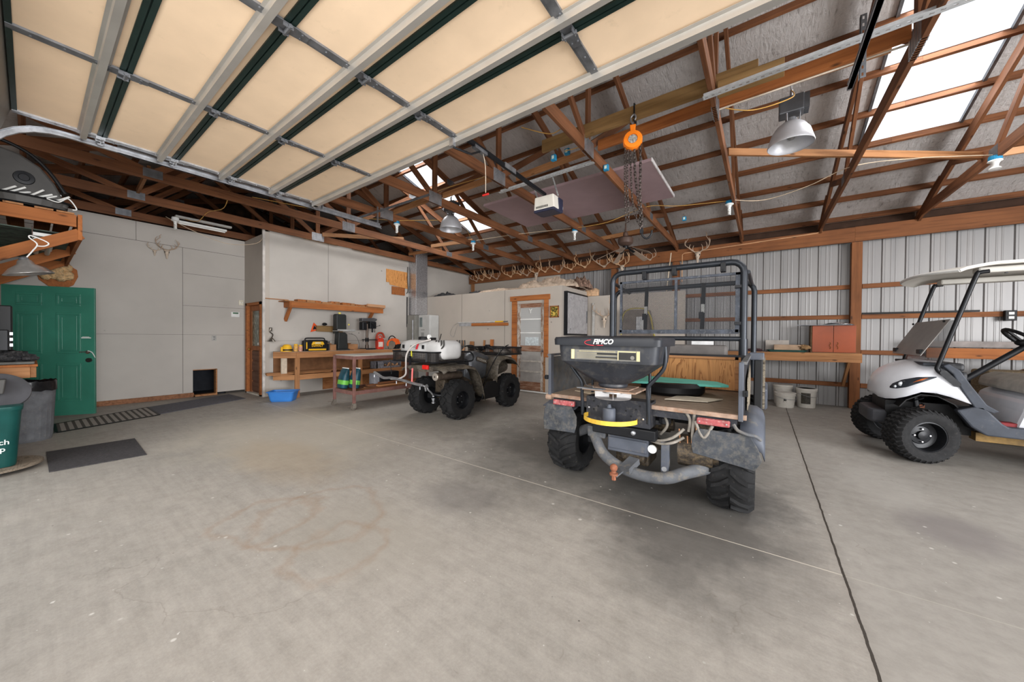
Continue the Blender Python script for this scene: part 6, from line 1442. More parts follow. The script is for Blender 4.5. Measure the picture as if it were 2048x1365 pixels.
MB().box(-8.2, -8.08, 6.712, 6.72, 1.6, 1.88).build('control_panel', pm('panel_teal_grey', (112, 122, 122), .4), t, bev=.006)
MB().box(-8.14, -7.98, 6.714, 6.72, 1.5, 1.53).box(-8.13, -8.0, 6.715, 6.72, 1.2, 1.44).build('info_label', pm('label_greyish', (150, 150, 148), .5), t)
cbx = MB().tube(smoothpath([(-8.64, 6.62, 3.4), (-8.62, 6.60, 3.0), (-8.62, 6.62, 2.7), (-8.63, 6.58, 2.6)]), .01, 6).tube([(-8.63, 6.6, 2.5), (-8.63, 6.6, 1.6)], .016, 8).build('wall_cable', BLKP); tag(cbx, 'cable and conduit running down the wall beside the duct', 'cable')
# ------------------------------------------------------------------ weathered glazed door in the low room
wd = N('weathered_white_paint'); wd.pr(.75); f = wd.noise(9, 6, wd.mapping((1.6, 1, .5)), .75); wd.color(wd.ramp(f, [(.38, (120, 84, 66)), (.46, (158, 136, 118)), (.55, (196, 192, 186)), (.8, (208, 204, 198))]))
wr2 = N('weathered_red_wood'); wr2.pr(.8); f = wr2.noise(7, 6, wr2.mapping((.5, 1, 3)), .7); wr2.color(wr2.ramp(f, [(.35, (118, 76, 56)), (.5, (150, 112, 90)), (.7, (180, 158, 140))]))
PALE_R = pm('pale_rail_paint', (188, 182, 174), .6, 0, .1, 20, c2=(150, 126, 106), amt=.2)
d3 = thing('door_3', 'weathered white glazed door with an orange pine frame in the low room wall', 'door', (-4.58, 7.1, 0), kind='structure')
MB().box(-5.10, -4.96, 7.06, 7.1, 0, 2.26).box(-4.17, -4.06, 7.06, 7.1, .86, 2.26).box(-5.15, -4.02, 7.05, 7.1, 2.22, 2.34).build('door_casing', WORG, d3, bev=.004)
MB().box(-5.02, -4.97, 7.1, 7.18, 0, 2.2).box(-4.19, -4.14, 7.1, 7.18, 0, 2.2).build('door_jamb', WOLD, d3)
MB().box(-4.97, -4.88, 7.12, 7.16, .03, 2.16).box(-4.28, -4.19, 7.12, 7.16, .03, 2.16).build('stile', wd.m, d3)
for z0, z1, m_ in ((2.05, 2.16, wr2.m), (1.75, 1.78, WHITE), (1.42, 1.45, WHITE), (.98, 1.12, wr2.m), (.72, .76, PALE_R), (.47, .51, PALE_R), (.03, .24, wr2.m)):
    MB().box(-4.88, -4.28, 7.125, 7.155, z0, z1).build('rail', m_, d3, bev=.003)
for z0, z1 in ((.24, .47), (.51, .72), (.76, .98)): MB().box(-4.88, -4.28, 7.14, 7.15, z0, z1).build('lower_panel', pm('pale_grey_panel', (168, 164, 160), .6, 0, .06), d3)
pg = N('blind_behind_glass'); pg.pr(.08)
st_ = pg.math('FRACT', pg.math('MULTIPLY', pg.xyz()[2], 40)); pg.color(pg.mix(pg.math('LESS_THAN', st_, .2), (184, 184, 182), (160, 160, 160)))
for z0, z1 in ((1.78, 2.05), (1.45, 1.75), (1.12, 1.42)): MB().box(-4.88, -4.28, 7.142, 7.148, z0, z1).build('glass_pane', pg.m, d3)
MB().box(-4.74, -4.36, 7.136, 7.141, 1.13, 1.33).build('curtain_gap', pm('bright_room_beyond', (196, 204, 206), .5, 0, .1, 20), d3)
MB().prism([(-.05, .05), (-.015, .0), (-.012, -.06), (.012, -.06), (.015, .0), (.05, .05), (.035, .055), (0, .02), (-.035, .055)], .004, frame((-4.58, 7.125, 1.97), (1, 0, 0), (0, 0, 1))).build('deer_decal', WHITE, d3)
MB().cyl((-4.22, 7.1, 1.0), (-4.22, 7.05, 1.0), .02, 10).build('door_knob', GALVD, d3)
# pipe along the wall foot
tag(MB().cyl((-5.2, 6.99, .03), (-3.8, 6.95, .035), .018, 10).build('floor_pipe', WHITE), 'pale pipe lying on the floor at the weathered door', 'pipe')
# long light shelf with tube
t = thing('long_ledge', 'orange pine ledge strip on the wall carrying a pale tube', 'ledge', (-6.0, 7.06, 1.66)); plank('ledge_strip', (-6.45, 7.07, 1.655), (-5.22, 7.07, 1.655), .075, .045, WORG, t)
MB().box(-6.93, -6.46, 7.07, 7.1, 1.62, 1.7).build('grey_strip', pm('grey_strip', (170, 170, 172), .5), t)
t = thing('paint_pole', 'pale pole with a yellow end lying on the wall ledge', 'pole', (-6.1, 7.05, 1.72)); MB().cyl((-6.95, 7.05, 1.715), (-5.55, 7.05, 1.72), .016, 10).build('pole_tube', pm('pale_tube', (196, 196, 194), .4, .3), t)
MB().cyl((-5.62, 7.05, 1.72), (-5.35, 7.05, 1.722), .02, 10).build('yellow_end', YL, t); MB().cyl((-5.35, 7.05, 1.72), (-5.22, 7.05, 1.725), .012, 8).build('pole_tip', GALVD, t)
tag(MB().tube(smoothpath([(-6.95, 7.05, 1.72), (-7.15, 7.04, 1.6), (-7.25, 7.04, 1.4), (-7.12, 7.04, 1.32), (-7.02, 7.04, 1.55), (-6.95, 7.05, 1.7)]), .004, 5).build('wire_loop', GALV), 'thin looped wire hanging from the left end of the pole', 'wire')
# lumber standing against the wall behind the quad bike
for x, h_, w_, m_, lb in ((-6.75, 1.22, .12, WLIT, 'pale board end behind the sprayer tank, leftmost of the upright boards'), (-6.42, 1.2, .14, WOLD, 'slanting brown board standing behind the quad bike'), (-5.98, 1.24, .05, WOLD, 'narrow upright lath behind the gun rack forks of the quad bike'), (-5.72, 1.26, .10, WORG, 'orange upright plank right of the gun rack forks')):
    o = plank('upright_board', (x, 6.95, 0.0), (x, 7.05, h_), .03, w_, m_, up=(0, 1, 0)); tag(o, lb, 'board', 'upright boards behind the quad bike')
# picture
t = thing('framed_picture', 'small wood-framed picture on the wall right of the weathered door', 'picture', (-3.9, 7.08, 1.92))
MB().box(-4.02, -3.79, 7.075, 7.098, 1.79, 1.81).box(-4.02, -3.79, 7.075, 7.098, 2.04, 2.06).box(-4.02, -4.0, 7.075, 7.098, 1.79, 2.06).box(-3.81, -3.79, 7.075, 7.098, 1.79, 2.06).build('picture_frame', WORG, t)
pc = N('yellow_flower_print'); pc.pr(.4); f = pc.noise(26, 4); pc.color(pc.ramp(f, [(.38, (52, 54, 36)), (.5, (126, 110, 46)), (.62, (216, 186, 90))])); MB().box(-4.0, -3.81, 7.09, 7.096, 1.81, 2.04).build('print', pc.m, t)
# cabinet door on the side wall of the low room
t = thing('wall_cabinet', 'grey dusty cabinet door set in the side of the low room', 'cabinet', (-3.72, 7.8, 1.85))
MB().box(-3.72, -3.64, 7.2, 8.36, 1.38, 2.40).build('cabinet_frame', BLKM, t)
cd = MB().box(-3.655, -3.63, 7.24, 8.33, 1.42, 2.36).build('cabinet_door', pm('dusty_grey_cabinet', (168, 165, 166), .6, 0, .08, 8, c2=(136, 132, 130), amt=.3), t, bev=.004)
MB().box(-3.632, -3.622, 7.36, 8.2, 1.52, 1.54).box(-3.632, -3.622, 7.36, 8.2, 2.24, 2.26).box(-3.632, -3.622, 7.36, 7.38, 1.52, 2.26).box(-3.632, -3.622, 8.18, 8.2, 1.52, 2.26).build('door_moulding', pm('dusty_grey_cabinet', (142, 140, 142)), cd)
MB().box(-3.625, -3.61, 8.26, 8.29, 1.7, 2.0).build('door_pull', GALVD, cd)
perfx = perf('slotted_upright', (-3.55, 8.45, 1.2), (-3.55, 8.45, 2.22), .06, pm('white_steel', (190, 188, 184), .5), None, up=(1, 0, 0)); tag(perfx, 'white slotted steel upright against the wall right of the cabinet', 'steel upright')
tag(MB().tube(smoothpath([(-2.9, 8.2, 1.36), (-3.2, 8.1, 1.37), (-3.4, 8.1, 1.37), (-3.62, 8.1, 1.37)]), .014, 6).build('bent_rod', GALVD), 'dull steel rod sticking out below the cabinet', 'rod')
# burlap pile on the low room
rn = random.Random(31)
def cloth_heap(name, label, cx, cy, z0, L, W_, H_, m_, seed):
    r_ = random.Random(seed); ph = [(r_.uniform(2, 9), r_.uniform(2, 9), r_.uniform(0, 6), r_.uniform(.2, 1)) for _ in range(9)]
    def fn(u, v):
        x = (u-.5)*2; y = (v-.5)*2; e = max(0, 1-abs(x)**2.6)*max(0, 1-abs(y)**2.6)
        n_ = sum(a*math.sin(p*x*2+q*y*2+c) for p, q, c, a in ph)/5
        n2 = sum(abs(math.sin(p*3.1*x+q*2.3*y+c+1.5*math.sin(q*2*x-p*y))) for p, q, c, a in ph[:5])/5
        return (cx+x*L/2*(1+.06*n_), cy+y*W_/2*(1+.08*n_), z0+e**.6*(H_*(.62+.38*n_))+e**.5*.42*(n2-.3)*H_)
    mb = MB(); mb.grid(fn, 70, 36); return tag(mb.build(name, m_, smooth=50, sol=.006), label, 'cloth')
BU = pm('burlap', (196, 176, 156), .95, 0, .12, 8, c2=(168, 144, 126), amt=.4, bump=.6, bs=40)
cloth_heap('burlap_heap', 'heap of crumpled pale burlap sheeting on top of the low room, over the door', -4.45, 7.8, 2.53, 1.8, .9, .33, BU, 4)
cloth_heap('burlap_heap', 'flat spread of pale sheeting on the low room roof, left of the big burlap heap', -5.85, 7.62, 2.53, 1.5, .7, .13, BU, 9)
cloth_heap('dark_bundle', 'grey-brown furry bundle at the right end of the burlap heap', -3.65, 7.9, 2.53, .5, .6, .3, pm('brown_bundle', (128, 104, 90), .95, 0, .3, 20, bump=.8), 14)
cloth_heap('dark_bundle', 'dark folded tarpaulin at the left end of the pale sheeting', -6.7, 7.6, 2.53, .6, .5, .12, pm('dark_tarp', (66, 66, 68), .8, 0, .2, 14), 17)
cloth_heap('dark_bundle', 'dark cable bundle on the low room roof beside the silver duct', -7.9, 7.5, 2.53, .7, .5, .16, pm('dark_tarp', (66, 66, 68)), 21)
mb = MB(); mb.rings([[(-3.6+a+r_, 8.54+b, z) for a, b in rrect(.36*s_, .12, .03, 3)] for z, s_, r_ in ((2.405, 1, 0), (2.5, 1, 0), (2.56, .97, .01), (2.6, .8, -.02))]); tag(mb.build('foam_block', pm('tan_foam', (200, 164, 130), .9, 0, .12, 20, bump=.5), smooth=40), 'chunk of tan foam on top of the grey partition', 'foam block')
# insulation tufts along the top of the workbench wall
INS = pm('yellow_insulation', (206, 172, 130), .95, 0, .2, 20, bump=.8)
mb = MB(); rn = random.Random(6); prev = []
for x_, y0_, y1_, z0_, nm, lb in ((-8.66, 4.9, 6.55, 3.58, 'insulation_tuft', 'torn yellow insulation along the top of the workbench wall'), (-8.66, 7.3, 9.2, 3.6, 'insulation_tuft', 'torn yellow insulation above the far end wall right of the duct'), (-8.66, 3.7, 4.5, 3.58, 'insulation_tuft', 'thin insulation edge at the left top of the workbench wall')):
    mb = MB(); n_ = 60
    hs = [rn.uniform(.02, .09)+.05*abs(math.sin(k*.35)) for k in range(n_+1)]
    if 'thin' in lb: hs = [h_*.3 for h_ in hs]
    P0 = [(x_+.08+rn.uniform(-.01, .02), y0_+(y1_-y0_)*k/n_, z0_-.01) for k in range(n_+1)]; P1 = [(x_+.07+rn.uniform(-.02, .03), P0[k][1], z0_+hs[k]) for k in range(n_+1)]; P2 = [(x_-.06, P0[k][1], z0_+hs[k]*.7) for k in range(n_+1)]; P3 = [(x_-.07, P0[k][1], z0_-.01) for k in range(n_+1)]
    mb.rings([[P0[k], P1[k], P2[k], P3[k]] for k in range(n_+1)]); tag(mb.build(nm, INS), lb, 'insulation')
# ------------------------------------------------------------------ right wall shelf, cabinet, buckets
t = thing('wall_bench', 'narrow pine wall bench between the utility vehicle and the timber post', 'wall bench', (.7, 9.1, 0))
MB().box(-.6, 1.46, 8.72, 9.36, 1.05, 1.075).build('bench_top', pm('grey_bench_top', (112, 110, 112), .6), t)
plank('front_board', (-.6, 8.73, .985), (1.46, 8.73, 1.0), .17, .04, WOLD, t)
for x in (-.5, 1.3): plank('knee_brace', (x, 9.33, .45), (x, 8.78, .95), .09, .04, WOLD, t)
t = thing('wall_cupboard', 'orange-brown two-door cupboard standing on the wall bench', 'cupboard', (1.1, 9.1, 1.08))
OC = pm('orange_varnish', (150, 68, 30), .32, 0, .06, 3)
MB().box(.78, 1.42, 9.02, 9.34, 1.077, 1.60).build('carcass', wood('carcass_wood', (128, 104, 78), (96, 76, 56)), t)
for x0_, x1_, hx in ((.80, 1.105, 1.06), (1.112, 1.42, 1.165)):
    d_ = MB().box(x0_, x1_, 9.0, 9.02, 1.085, 1.60).build('cupboard_door', OC, t, bev=.003)
    MB().tube(smoothpath([(hx, 8.998, 1.28), (hx+.012, 8.985, 1.25), (hx-.01, 8.98, 1.22), (hx+.012, 8.985, 1.18), (hx, 8.998, 1.15)]), .004, 6).build('handle', pm('brass', (176, 136, 70), .3, .8), d_, smooth=60)
tag(MB().prism([(.55, 8.85), (1.35, 8.88), (1.45, 9.3), (.7, 9.32)], .012, frame((0, 0, 1.602), (1, 0, 0), (0, 1, 0))).build('steel_plate', GALVD, bev=.002), 'grey metal plate on top of the orange cupboard', 'metal plate')
mb = MB(); mb.grid(lambda u, v: (.95+.42*u, 8.92+.2*v, 1.618+.05*math.sin(u*3.14)*(.6+.4*math.sin(v*9+u*7))), 16, 10); tag(mb.build('foil_sheet', pm('bright_foil', (226, 226, 228), .15, .9), smooth=30, sol=.002), 'crumpled shiny foil on the plate above the orange cupboard', 'foil')
tag(MB().rings([[(.4+a, 8.97+b, z) for a, b in rrect(w_, .3, .04, 3)] for w_, z in ((.56, 1.077), (.62, 1.10), (.64, 1.115))]).build('green_tray', pm('dark_green_tray', (30, 66, 60), .4), smooth=40), 'dark green shallow tray on the wall bench', 'tray')
for a, b, c_, d_, z0_, z1_, lb in ((.2, .62, 8.9, 9.1, 1.116, 1.22, 'brown flat cardboard box on the dark green tray'), (.06, .45, 9.14, 9.32, 1.116, 1.31, 'pale grey cardboard box behind the brown one on the wall bench')):
    o = MB().box(a, b, c_, d_, z0_, z1_).build('cardboard_box', pm('card_'+str(int(z1_*100)), (168, 142, 118) if z1_ < 1.25 else (176, 168, 160), .8, 0, .08), bev=.003); tag(o, lb, 'box')
tag(MB().ball((.66, 8.95, 1.17), .09, 1.2, .8, .6, 14, 10, jit=.25, rnd=random.Random(3)).build('paper_wad', pm('brown_paper', (140, 110, 76), .9), smooth=30), 'crumpled brown paper beside the orange cupboard', 'paper')
tag(MB().ball((-.12, 8.9, 1.10), .05, 2.6, 1, .7, 16, 10, jit=.15, rnd=random.Random(5)).build('dark_rag', pm('maroon_rag', (74, 50, 52), .9), smooth=40), 'dark maroon rag on the left end of the wall bench', 'rag')
def bucket(x, y, r, h_, label, lidm=WHITE, stripes=0, dark=False):
    t = thing('bucket', label, 'bucket', (x, y, 0), 'white buckets under the wall bench')
    BW = pm('bucket_white', (206, 202, 194), .45, 0, .04, 6, c2=(170, 160, 146), amt=.15)
    MB().lathe([(0, .001), (r*.84, .001), (r*.86, .01), (r*.97, h_*.78), (r*1.02, h_*.79), (r*1.02, h_*.83), (r*.99, h_*.84), (r, h_*.93)], 28, Matrix.Translation((x, y, 0))).build('bucket_body', BW, t, smooth=35)
    if stripes:
        for k in range(stripes): MB().lathe([(r*1.01, h_*(.84+.05*k)), (r*1.04, h_*(.845+.05*k)), (r*1.04, h_*(.87+.05*k)), (r*1.0, h_*(.88+.05*k))], 28, Matrix.Translation((x, y, 0))).build('bucket_rim', BW, t, smooth=35)
        h_ = h_*(.84+.05*stripes)
    MB().lathe([(r*1.04, h_*.92), (r*1.06, h_*.93), (r*1.06, h_*.985), (r*1.0, h_), (r*.95, h_*.99), (0, h_*.985)], 28, Matrix.Translation((x, y, 0))).build('bucket_lid', BW, t, smooth=35)
    MB().tube(smoothpath([(x+r*1.03, y, h_*.86), (x+r*1.0, y-r*.7, h_*.62), (x+r*.2, y-r*1.12, h_*.6), (x-r*.9, y-r*.6, h_*.72)]), .004, 5).build('bail', GALV, t)
    return t
b1_ = bucket(.38, 8.68, .165, .29, 'short white bucket with a flame symbol, nearest to the camera'); b2_ = bucket(.72, 8.92, .16, .40, 'taller white bucket with a dark printed label on the right', stripes=2); b3_ = bucket(.36, 9.1, .16, .40, 'white bucket with stacked rims behind the short one', stripes=3)
# curved label on bucket
def curved(x, y, r, a0, a1, z0_, z1_, m_, par, nm):
    mb = MB(); n_ = 12; mb.add([(x+r*math.cos(R(a0+(a1-a0)*k/n_)), y+r*math.sin(R(a0+(a1-a0)*k/n_)), z) for z in (z0_, z1_) for k in range(n_+1)], [(k, k+1, n_+2+k, n_+1+k) for k in range(n_)]); return mb.build(nm, m_, par, sol=.001)
curved(.72, 8.92, .1535, 235, 290, .08, .29, pm('dark_label', (62, 58, 52), .5, 0, .3, 40), b2_, 'printed_label')
FL_ = pm('print_black', (40, 40, 40), .5)
MB().prism([(-.018, -.02), (.018, -.02), (.024, 0), (.012, .018), (.006, .008), (.0, .032), (-.01, .01), (-.02, .018), (-.024, 0)], .002, frame((.375, 8.528, .155), (1, 0, 0), (0, -.08, 1)) @ Matrix.Translation((0, 0, -.0))).build('flame_symbol', FL_, b1_)
MB().box(.345, .405, 8.531, 8.534, .115, .122).build('flame_caption', FL_, b1_)
# outlet box and pipe on the girt, planks behind the cart, hay bale
t = thing('double_socket', 'black box with a white double socket on the girt right of the golf cart roof', 'socket', (3.29, 9.38, 1.78))
MB().cbox((3.29, 9.385, 1.75), (.12, .07, .17)).build('socket_box', BLKP, t, bev=.006)
for dz in (-.035, .035): MB().cbox((3.29, 9.345, 1.75+dz), (.06, .012, .045)).build('socket_face', WHITE, t, bev=.006)
tag(MB().box(1.56, 2.98, 9.38, 9.42, 1.825, 1.855).build('black_strip', BLKP), 'long black strip lying on the girt behind the golf cart', 'strip')
tag(plank('storage_beam', (2.3, 9.05, 1.12), (6.5, 9.05, 1.12), .17, .05, WORG), 'wide pine beam behind the golf cart steering column', 'beam')
tag(plank('grey_board', (2.2, 9.2, 1.27), (6.5, 9.2, 1.27), .10, .03, pm('grey_board_paint', (140, 132, 128), .6)), 'grey board above the pine beam behind the golf cart', 'board')
hb_ = N('hay_weave'); hb_.pr(.95); f = hb_.noise(30, 6, hb_.mapping((1, 1, 2)), .75, 1.5); hb_.color(hb_.ramp(f, [(.35, (70, 60, 46)), (.55, (128, 112, 88)), (.7, (176, 160, 130))])); hb_.bump(f, .8, .01)
tag(MB().box(2.4, 2.85, 7.3, 7.8, 0.0, .94).build('straw_block', hb_.m, bev=.03), 'camouflage straw covered block behind the golf cart seat', 'straw block')
rn = random.Random(12)
t = thing('machinery_pile', 'dark machinery and junk under the pine beam behind the golf cart', 'machinery', (3.0, 8.8, 0))
for k in range(16):
    x, z = rn.uniform(1.95, 5.2), rn.uniform(.3, .95); s_ = rn.uniform(.06, .2)
    m_ = MB()
    if k % 3: m_.cyl((x-s_, 8.9, z), (x+s_, 8.9+rn.uniform(-.1, .1), z+rn.uniform(-.1, .1)), s_*.4, 12)
    else: m_.cbox((x, 8.9, z*.5), (s_*2.4, .4, z))
    m_.build('machine_part', [BLKM, ENG, pm('rust_brown', (110, 82, 62), .8)][k % 3], t, bev=.01)
cloth_heap('dark_backing_heap', 'dark heap added as backing for the junk under the pine beam, behind the golf cart', 3.9, 8.75, 0.01, 3.9, .8, 1.0, pm('dark_backing', (30, 29, 30), .85, 0, .3, 14), 44)  # invented heap, added to keep the space behind the cart dark
# sack/cooler leaning against partition seen through the screen
t = thing('upright_cooler', 'grey-brown tapered cabinet with a yellow hose draped over, seen through the cage screen', 'cabinet', (-2.4, 8.3, 0))
MB().prism([(-.36, 0), (.36, 0), (.34, 1.6), (.26, 1.98), (-.26, 1.98), (-.34, 1.6)], .3, frame((-2.38, 8.48, .0), (1, 0, 0), (0, 0, 1))).build('cabinet_body', pm('brownish_grey_metal', (120, 110, 102), .5, 0, .1), t, bev=.01)
MB().box(-2.36, -2.2, 8.165, 8.18, 1.45, 1.82).build('front_label', pm('plate_grey', (196, 196, 196)), t)
hs = MB().tube(smoothpath([(-2.7, 8.15, 1.4), (-2.66, 8.15, 1.85), (-2.5, 8.15, 2.0), (-2.2, 8.15, 2.0), (-2.08, 8.15, 1.9), (-2.0, 8.15, 1.6), (-1.96, 8.15, 1.35)]), .014, 6).tube(smoothpath([(-2.15, 8.13, 1.98), (-2.03, 8.13, 1.8), (-1.98, 8.13, 1.5), (-1.93, 8.13, 1.35)]), .014, 6).build('yellow_hose', pm('hose_yellow', (172, 158, 84), .6)); tag(hs, 'yellow hose draped over the tapered cabinet behind the cage screen', 'hose')
tag(MB().cyl((-2.14, 9.0, 0), (-1.80, 9.0, 3.38), .012, 8).build('pale_rod', pm('pale_rod', (206, 190, 166), .5)), 'thin pale rod standing upright before the header beam', 'rod')
tag(MB().tube([(-1.60, 9.26, 2.7), (-1.60, 9.26, 3.36), (-1.56, 9.26, 3.39), (.86, 9.26, 3.47), (.95, 9.26, 3.5)], .011, 6).build('conduit_pipe', pm('tan_conduit', (196, 150, 112), .5)), 'thin tan conduit bending along the header beam', 'conduit')
# ------------------------------------------------------------------ beams and braces lying on the chords
ZT = 3.652
o = plank('support_beam', (-2.28, 3.79, 3.73), (-.06, 3.78, 3.73), .15, .04, WGRN); tag(o, 'wide greenish treated beam across the trusses that carries the orange hoist', 'beam')
o = plank('support_beam', (-.36, 3.68, 3.60), (.12, 3.68, 3.60), .14, .04, WGRN); tag(o, 'short greenish beam stub just right of the long treated beam', 'beam')
o = plank('support_beam', (-1.68, 4.13, 3.71), (.9, 3.98, 3.71), .12, .04, WORG); tag(o, 'orange pine plank across the trusses behind the orange hoist', 'beam')
BRC = [((-.38, 5.12, 3.67), (2.24, 7.05, 3.67), 'long diagonal pine brace crossing right of the big bell lamp'), ((-5.7, 4.05, 3.68), (-4.42, 4.0, 3.68), 'short lateral pine brace left of the far bell lamp'), ((-4.36, 4.05, 3.68), (-3.1, 4.0, 3.68), 'lateral pine brace behind the left skylight king post'),
       ((-3.0, 4.25, 3.70), (-1.8, 4.15, 3.70), 'lateral pine brace above the slotted steel angle'), ((-3.4, 7.92, 3.67), (-1.9, 7.76, 3.67), 'bright orange strip of pine above the ceiling fan'), ((-8.35, 4.0, 3.68), (-7.08, 5.3, 3.68), 'sunlit diagonal brace above the workbench wall'),
       ((-5.75, 6.3, 3.67), (-7.0, 6.1, 3.67), 'pale lateral brace left of the blue lampholder by the duct'), ((-8.3, 6.4, 3.70), (-7.1, 6.55, 3.70), 'reddish lateral brace above the duct top'),
       ((2.24, 7.2, 3.72), (3.5, 7.35, 3.72), 'light pine lateral right of the large skylight'), ((-8.4, 1.05, 3.68), (-7.1, 1.0, 3.68), 'wide pine lateral over the green-door wall')]
for a, b, lb in BRC:
    o = plank('lateral_brace', a, b, .085, .038, WLIT if ('pale' in lb or 'sunlit' in lb or 'light pine' in lb) else WOLD); tag(o, lb, 'brace')  # the sunlit brace gets paler wood, sunlight put into its colour
# foam sheets
FS = pm('mauve_foam_board', (164, 140, 144), .7, 0, .03, 3); FE = pm('foam_edge_white', (220, 216, 216), .6)
for x0, x1, y0, y1, z, lb in ((-3.24, -1.215, 4.78, 6.22, 3.66, 'large mauve foam board lying on the truss chords behind the door opener'), (-4.08, -3.28, 4.76, 6.18, 3.665, 'smaller mauve foam board, left of the large one on the chords')):
    t = thing('foam_board', lb, 'foam board', ((x0+x1)/2, (y0+y1)/2, z)); MB().box(x0, x1, y0, y1, z, z+.04).build('board', FS, t); MB().box(x1, x1+.012, y0, y1, z-.002, z+.045).build('board_edge', FE, t)
# chain hoist
CH = thing('chain_hoist', 'orange chain hoist hanging from the treated beam', 'chain hoist', (-1.15, 3.72, 3.6))
OH = pm('hoist_orange', (236, 124, 30), .35, 0, .04); hy = 3.72; hx = -1.135
cv = Vector((hx, hy, 3.41)); dirc = (Vector((0, 0, 1.33))-cv); dirc.z = 0; dirc.normalize()
HM = frame(cv, Vector((0, 0, 1)).cross(dirc), (0, 0, 1))
MB().lathe([(0, -.05), (.088, -.05), (.098, -.03), (.098, .02), (.088, .04), (.05, .045), (.048, .035), (0, .035)], 36, HM).build('hoist_body', OH, CH, smooth=35)
MB().lathe([(0, .036), (.046, .036), (.044, .041), (0, .041)], 24, HM).build('name_plate', pm('hoist_plate', (150, 146, 140), .4, .3, .4, 60), CH)
MB().prism([(-.022, .08), (.022, .08), (.03, .16), (-.03, .16)], .04, HM @ Matrix.Translation((0, 0, -.02))).build('hoist_yoke', OH, CH, bev=.004)
MB().tube(smoothpath([(hx, hy, 3.59), (hx-.02, hy+.0, 3.62), (hx-.02, hy, 3.66), (hx+.01, hy, 3.68), (hx+.03, hy, 3.65), (hx+.02, hy, 3.62)]), .009, 8).build('top_hook', GALV, CH, smooth=60)
tg = MB().tube([(hx, 3.76, 3.67), (hx, 3.76, 3.82), (hx, 3.83, 3.82), (hx, 3.83, 3.64), (hx, 3.74, 3.64)], .008, 6).build('beam_sling', BLKM, CH)
CHM = pm('chain_steel', (66, 58, 54), .45, .5, .2)
def chain(name, pts, wire, pitch):
    P = smoothpath(pts, 12); L = 0; mb = MB(); nxt = 0; k = 0
    for i in range(len(P)-1):
        d = P[i+1]-P[i]; l = d.length
        while nxt < L+l and l > 0:
            c = P[i]+d*((nxt-L)/l); dn = d.normalized(); sd = dn.cross(Vector((1, 0, 0)) if k % 2 else Vector((.3, 1, 0))).normalized()
            lk = []
            for a in range(8):
                t_ = 2*math.pi*a/8; lk.append(c+dn*pitch*.68*math.cos(t_)+sd*pitch*.36*math.sin(t_))
            mb.tube(lk, wire, 4, closed=True); nxt += pitch; k += 1
        L += l
    return mb.build(name, CHM, CH)
rt = HM.to_3x3() @ Vector((1, 0, 0))
def hp(s, z, f=0): v = cv+rt*s+dirc*f; return (v.x, v.y, z)
chain('hand_chain', [hp(-.07, 3.42), hp(-.075, 3.2), hp(-.07, 2.9), hp(-.06, 2.62), hp(-.045, 2.56), hp(-.03, 2.62), hp(-.045, 2.9), hp(-.05, 3.2), hp(-.04, 3.4)], .0045, .028)
chain('load_chain', [hp(.02, 3.4), hp(.025, 3.1), hp(.06, 2.8), hp(.085, 2.6), hp(.09, 2.46)], .006, .034)
chain('load_chain', [hp(.075, 3.42), hp(.08, 3.1), hp(.08, 2.85), hp(.1, 2.6), hp(.1, 2.46)], .006, .034)
chain('hand_chain', [hp(-.02, 3.4), hp(-.015, 3.1), hp(0.01, 2.75), hp(.07, 2.52)], .0045, .028)
b0 = cv+rt*.10; MB().cbox((b0.x, b0.y, 2.45), (.03, .03, .05)).tube(smoothpath([hp(.10, 2.44), hp(.11, 2.40), hp(.15, 2.37), hp(.19, 2.40), hp(.2, 2.45)]), .010, 8).build('load_hook', BLKM, CH, smooth=60)
# bell lamps
RF = pm('spun_aluminium', (184, 184, 188), .42, .45, .04)
def bell(x, y, z, label, s=1.0):
    t = thing('bell_lamp', label, 'ceiling lamp', (x, y, z+.5), 'high bay bell lamps')
    M_ = Matrix.Translation((x, y, z)) @ Matrix.Diagonal((s, s, s, 1))
    MB().lathe([(.205, 0), (.21, .0), (.212, .01), (.20, .05), (.175, .14), (.13, .21), (.075, .255), (.06, .26)], 40, M_, cap=False).build('reflector', RF, t, smooth=60, sol=.003)
    MB().cyl(M_ @ Vector((0, 0, .24)), M_ @ Vector((0, 0, .30)), .05*s, 16).build('collar', GALVD, t)
    for a in (0, 120, 240): MB().cyl(M_ @ Vector((.07*math.cos(R(a)), .07*math.sin(R(a)), .22)), M_ @ Vector((.08*math.cos(R(a)), .08*math.sin(R(a)), .34)), .008, 6).build('hanger_rod', GALV, t)
    bx_ = MB().cbox(M_ @ Vector((0, 0, .43)), (.22*s, .17*s, .18*s)).build('ballast_box', pm('ballast_grey', (96, 98, 102), .4, .5), t, bev=.01)
    for k in range(5): MB().cbox(M_ @ Vector((.13, -.07+.035*k, .43)), (.05*s, .008, .16*s)).build('cooling_fin', pm('ballast_grey', (96, 98, 102)), bx_)
    MB().cyl(M_ @ Vector((0, 0, .52)), M_ @ Vector((0, 0, .62)), .012, 8).tube([M_ @ Vector((0, 0, .60)), M_ @ Vector((.0, .03, .66)), M_ @ Vector((0, 0, .72))], .006, 6).build('hanging_hook', GALV, t)
    MB().lathe([(0, .06), (.035, .07), (.05, .11), (.035, .17), (.02, .2), (0, .21)], 16, M_).build('lamp_bulb', pm('clear_bulb', (150, 150, 150), .1, .3), t, smooth=60)
bell(.21, 4.6, 3.33, 'large spun aluminium bell lamp with a finned ballast left of the big skylight', .92)
bell(-4.74, 4.6, 3.32, 'far spun aluminium bell lamp in front of the left skylight', .98)
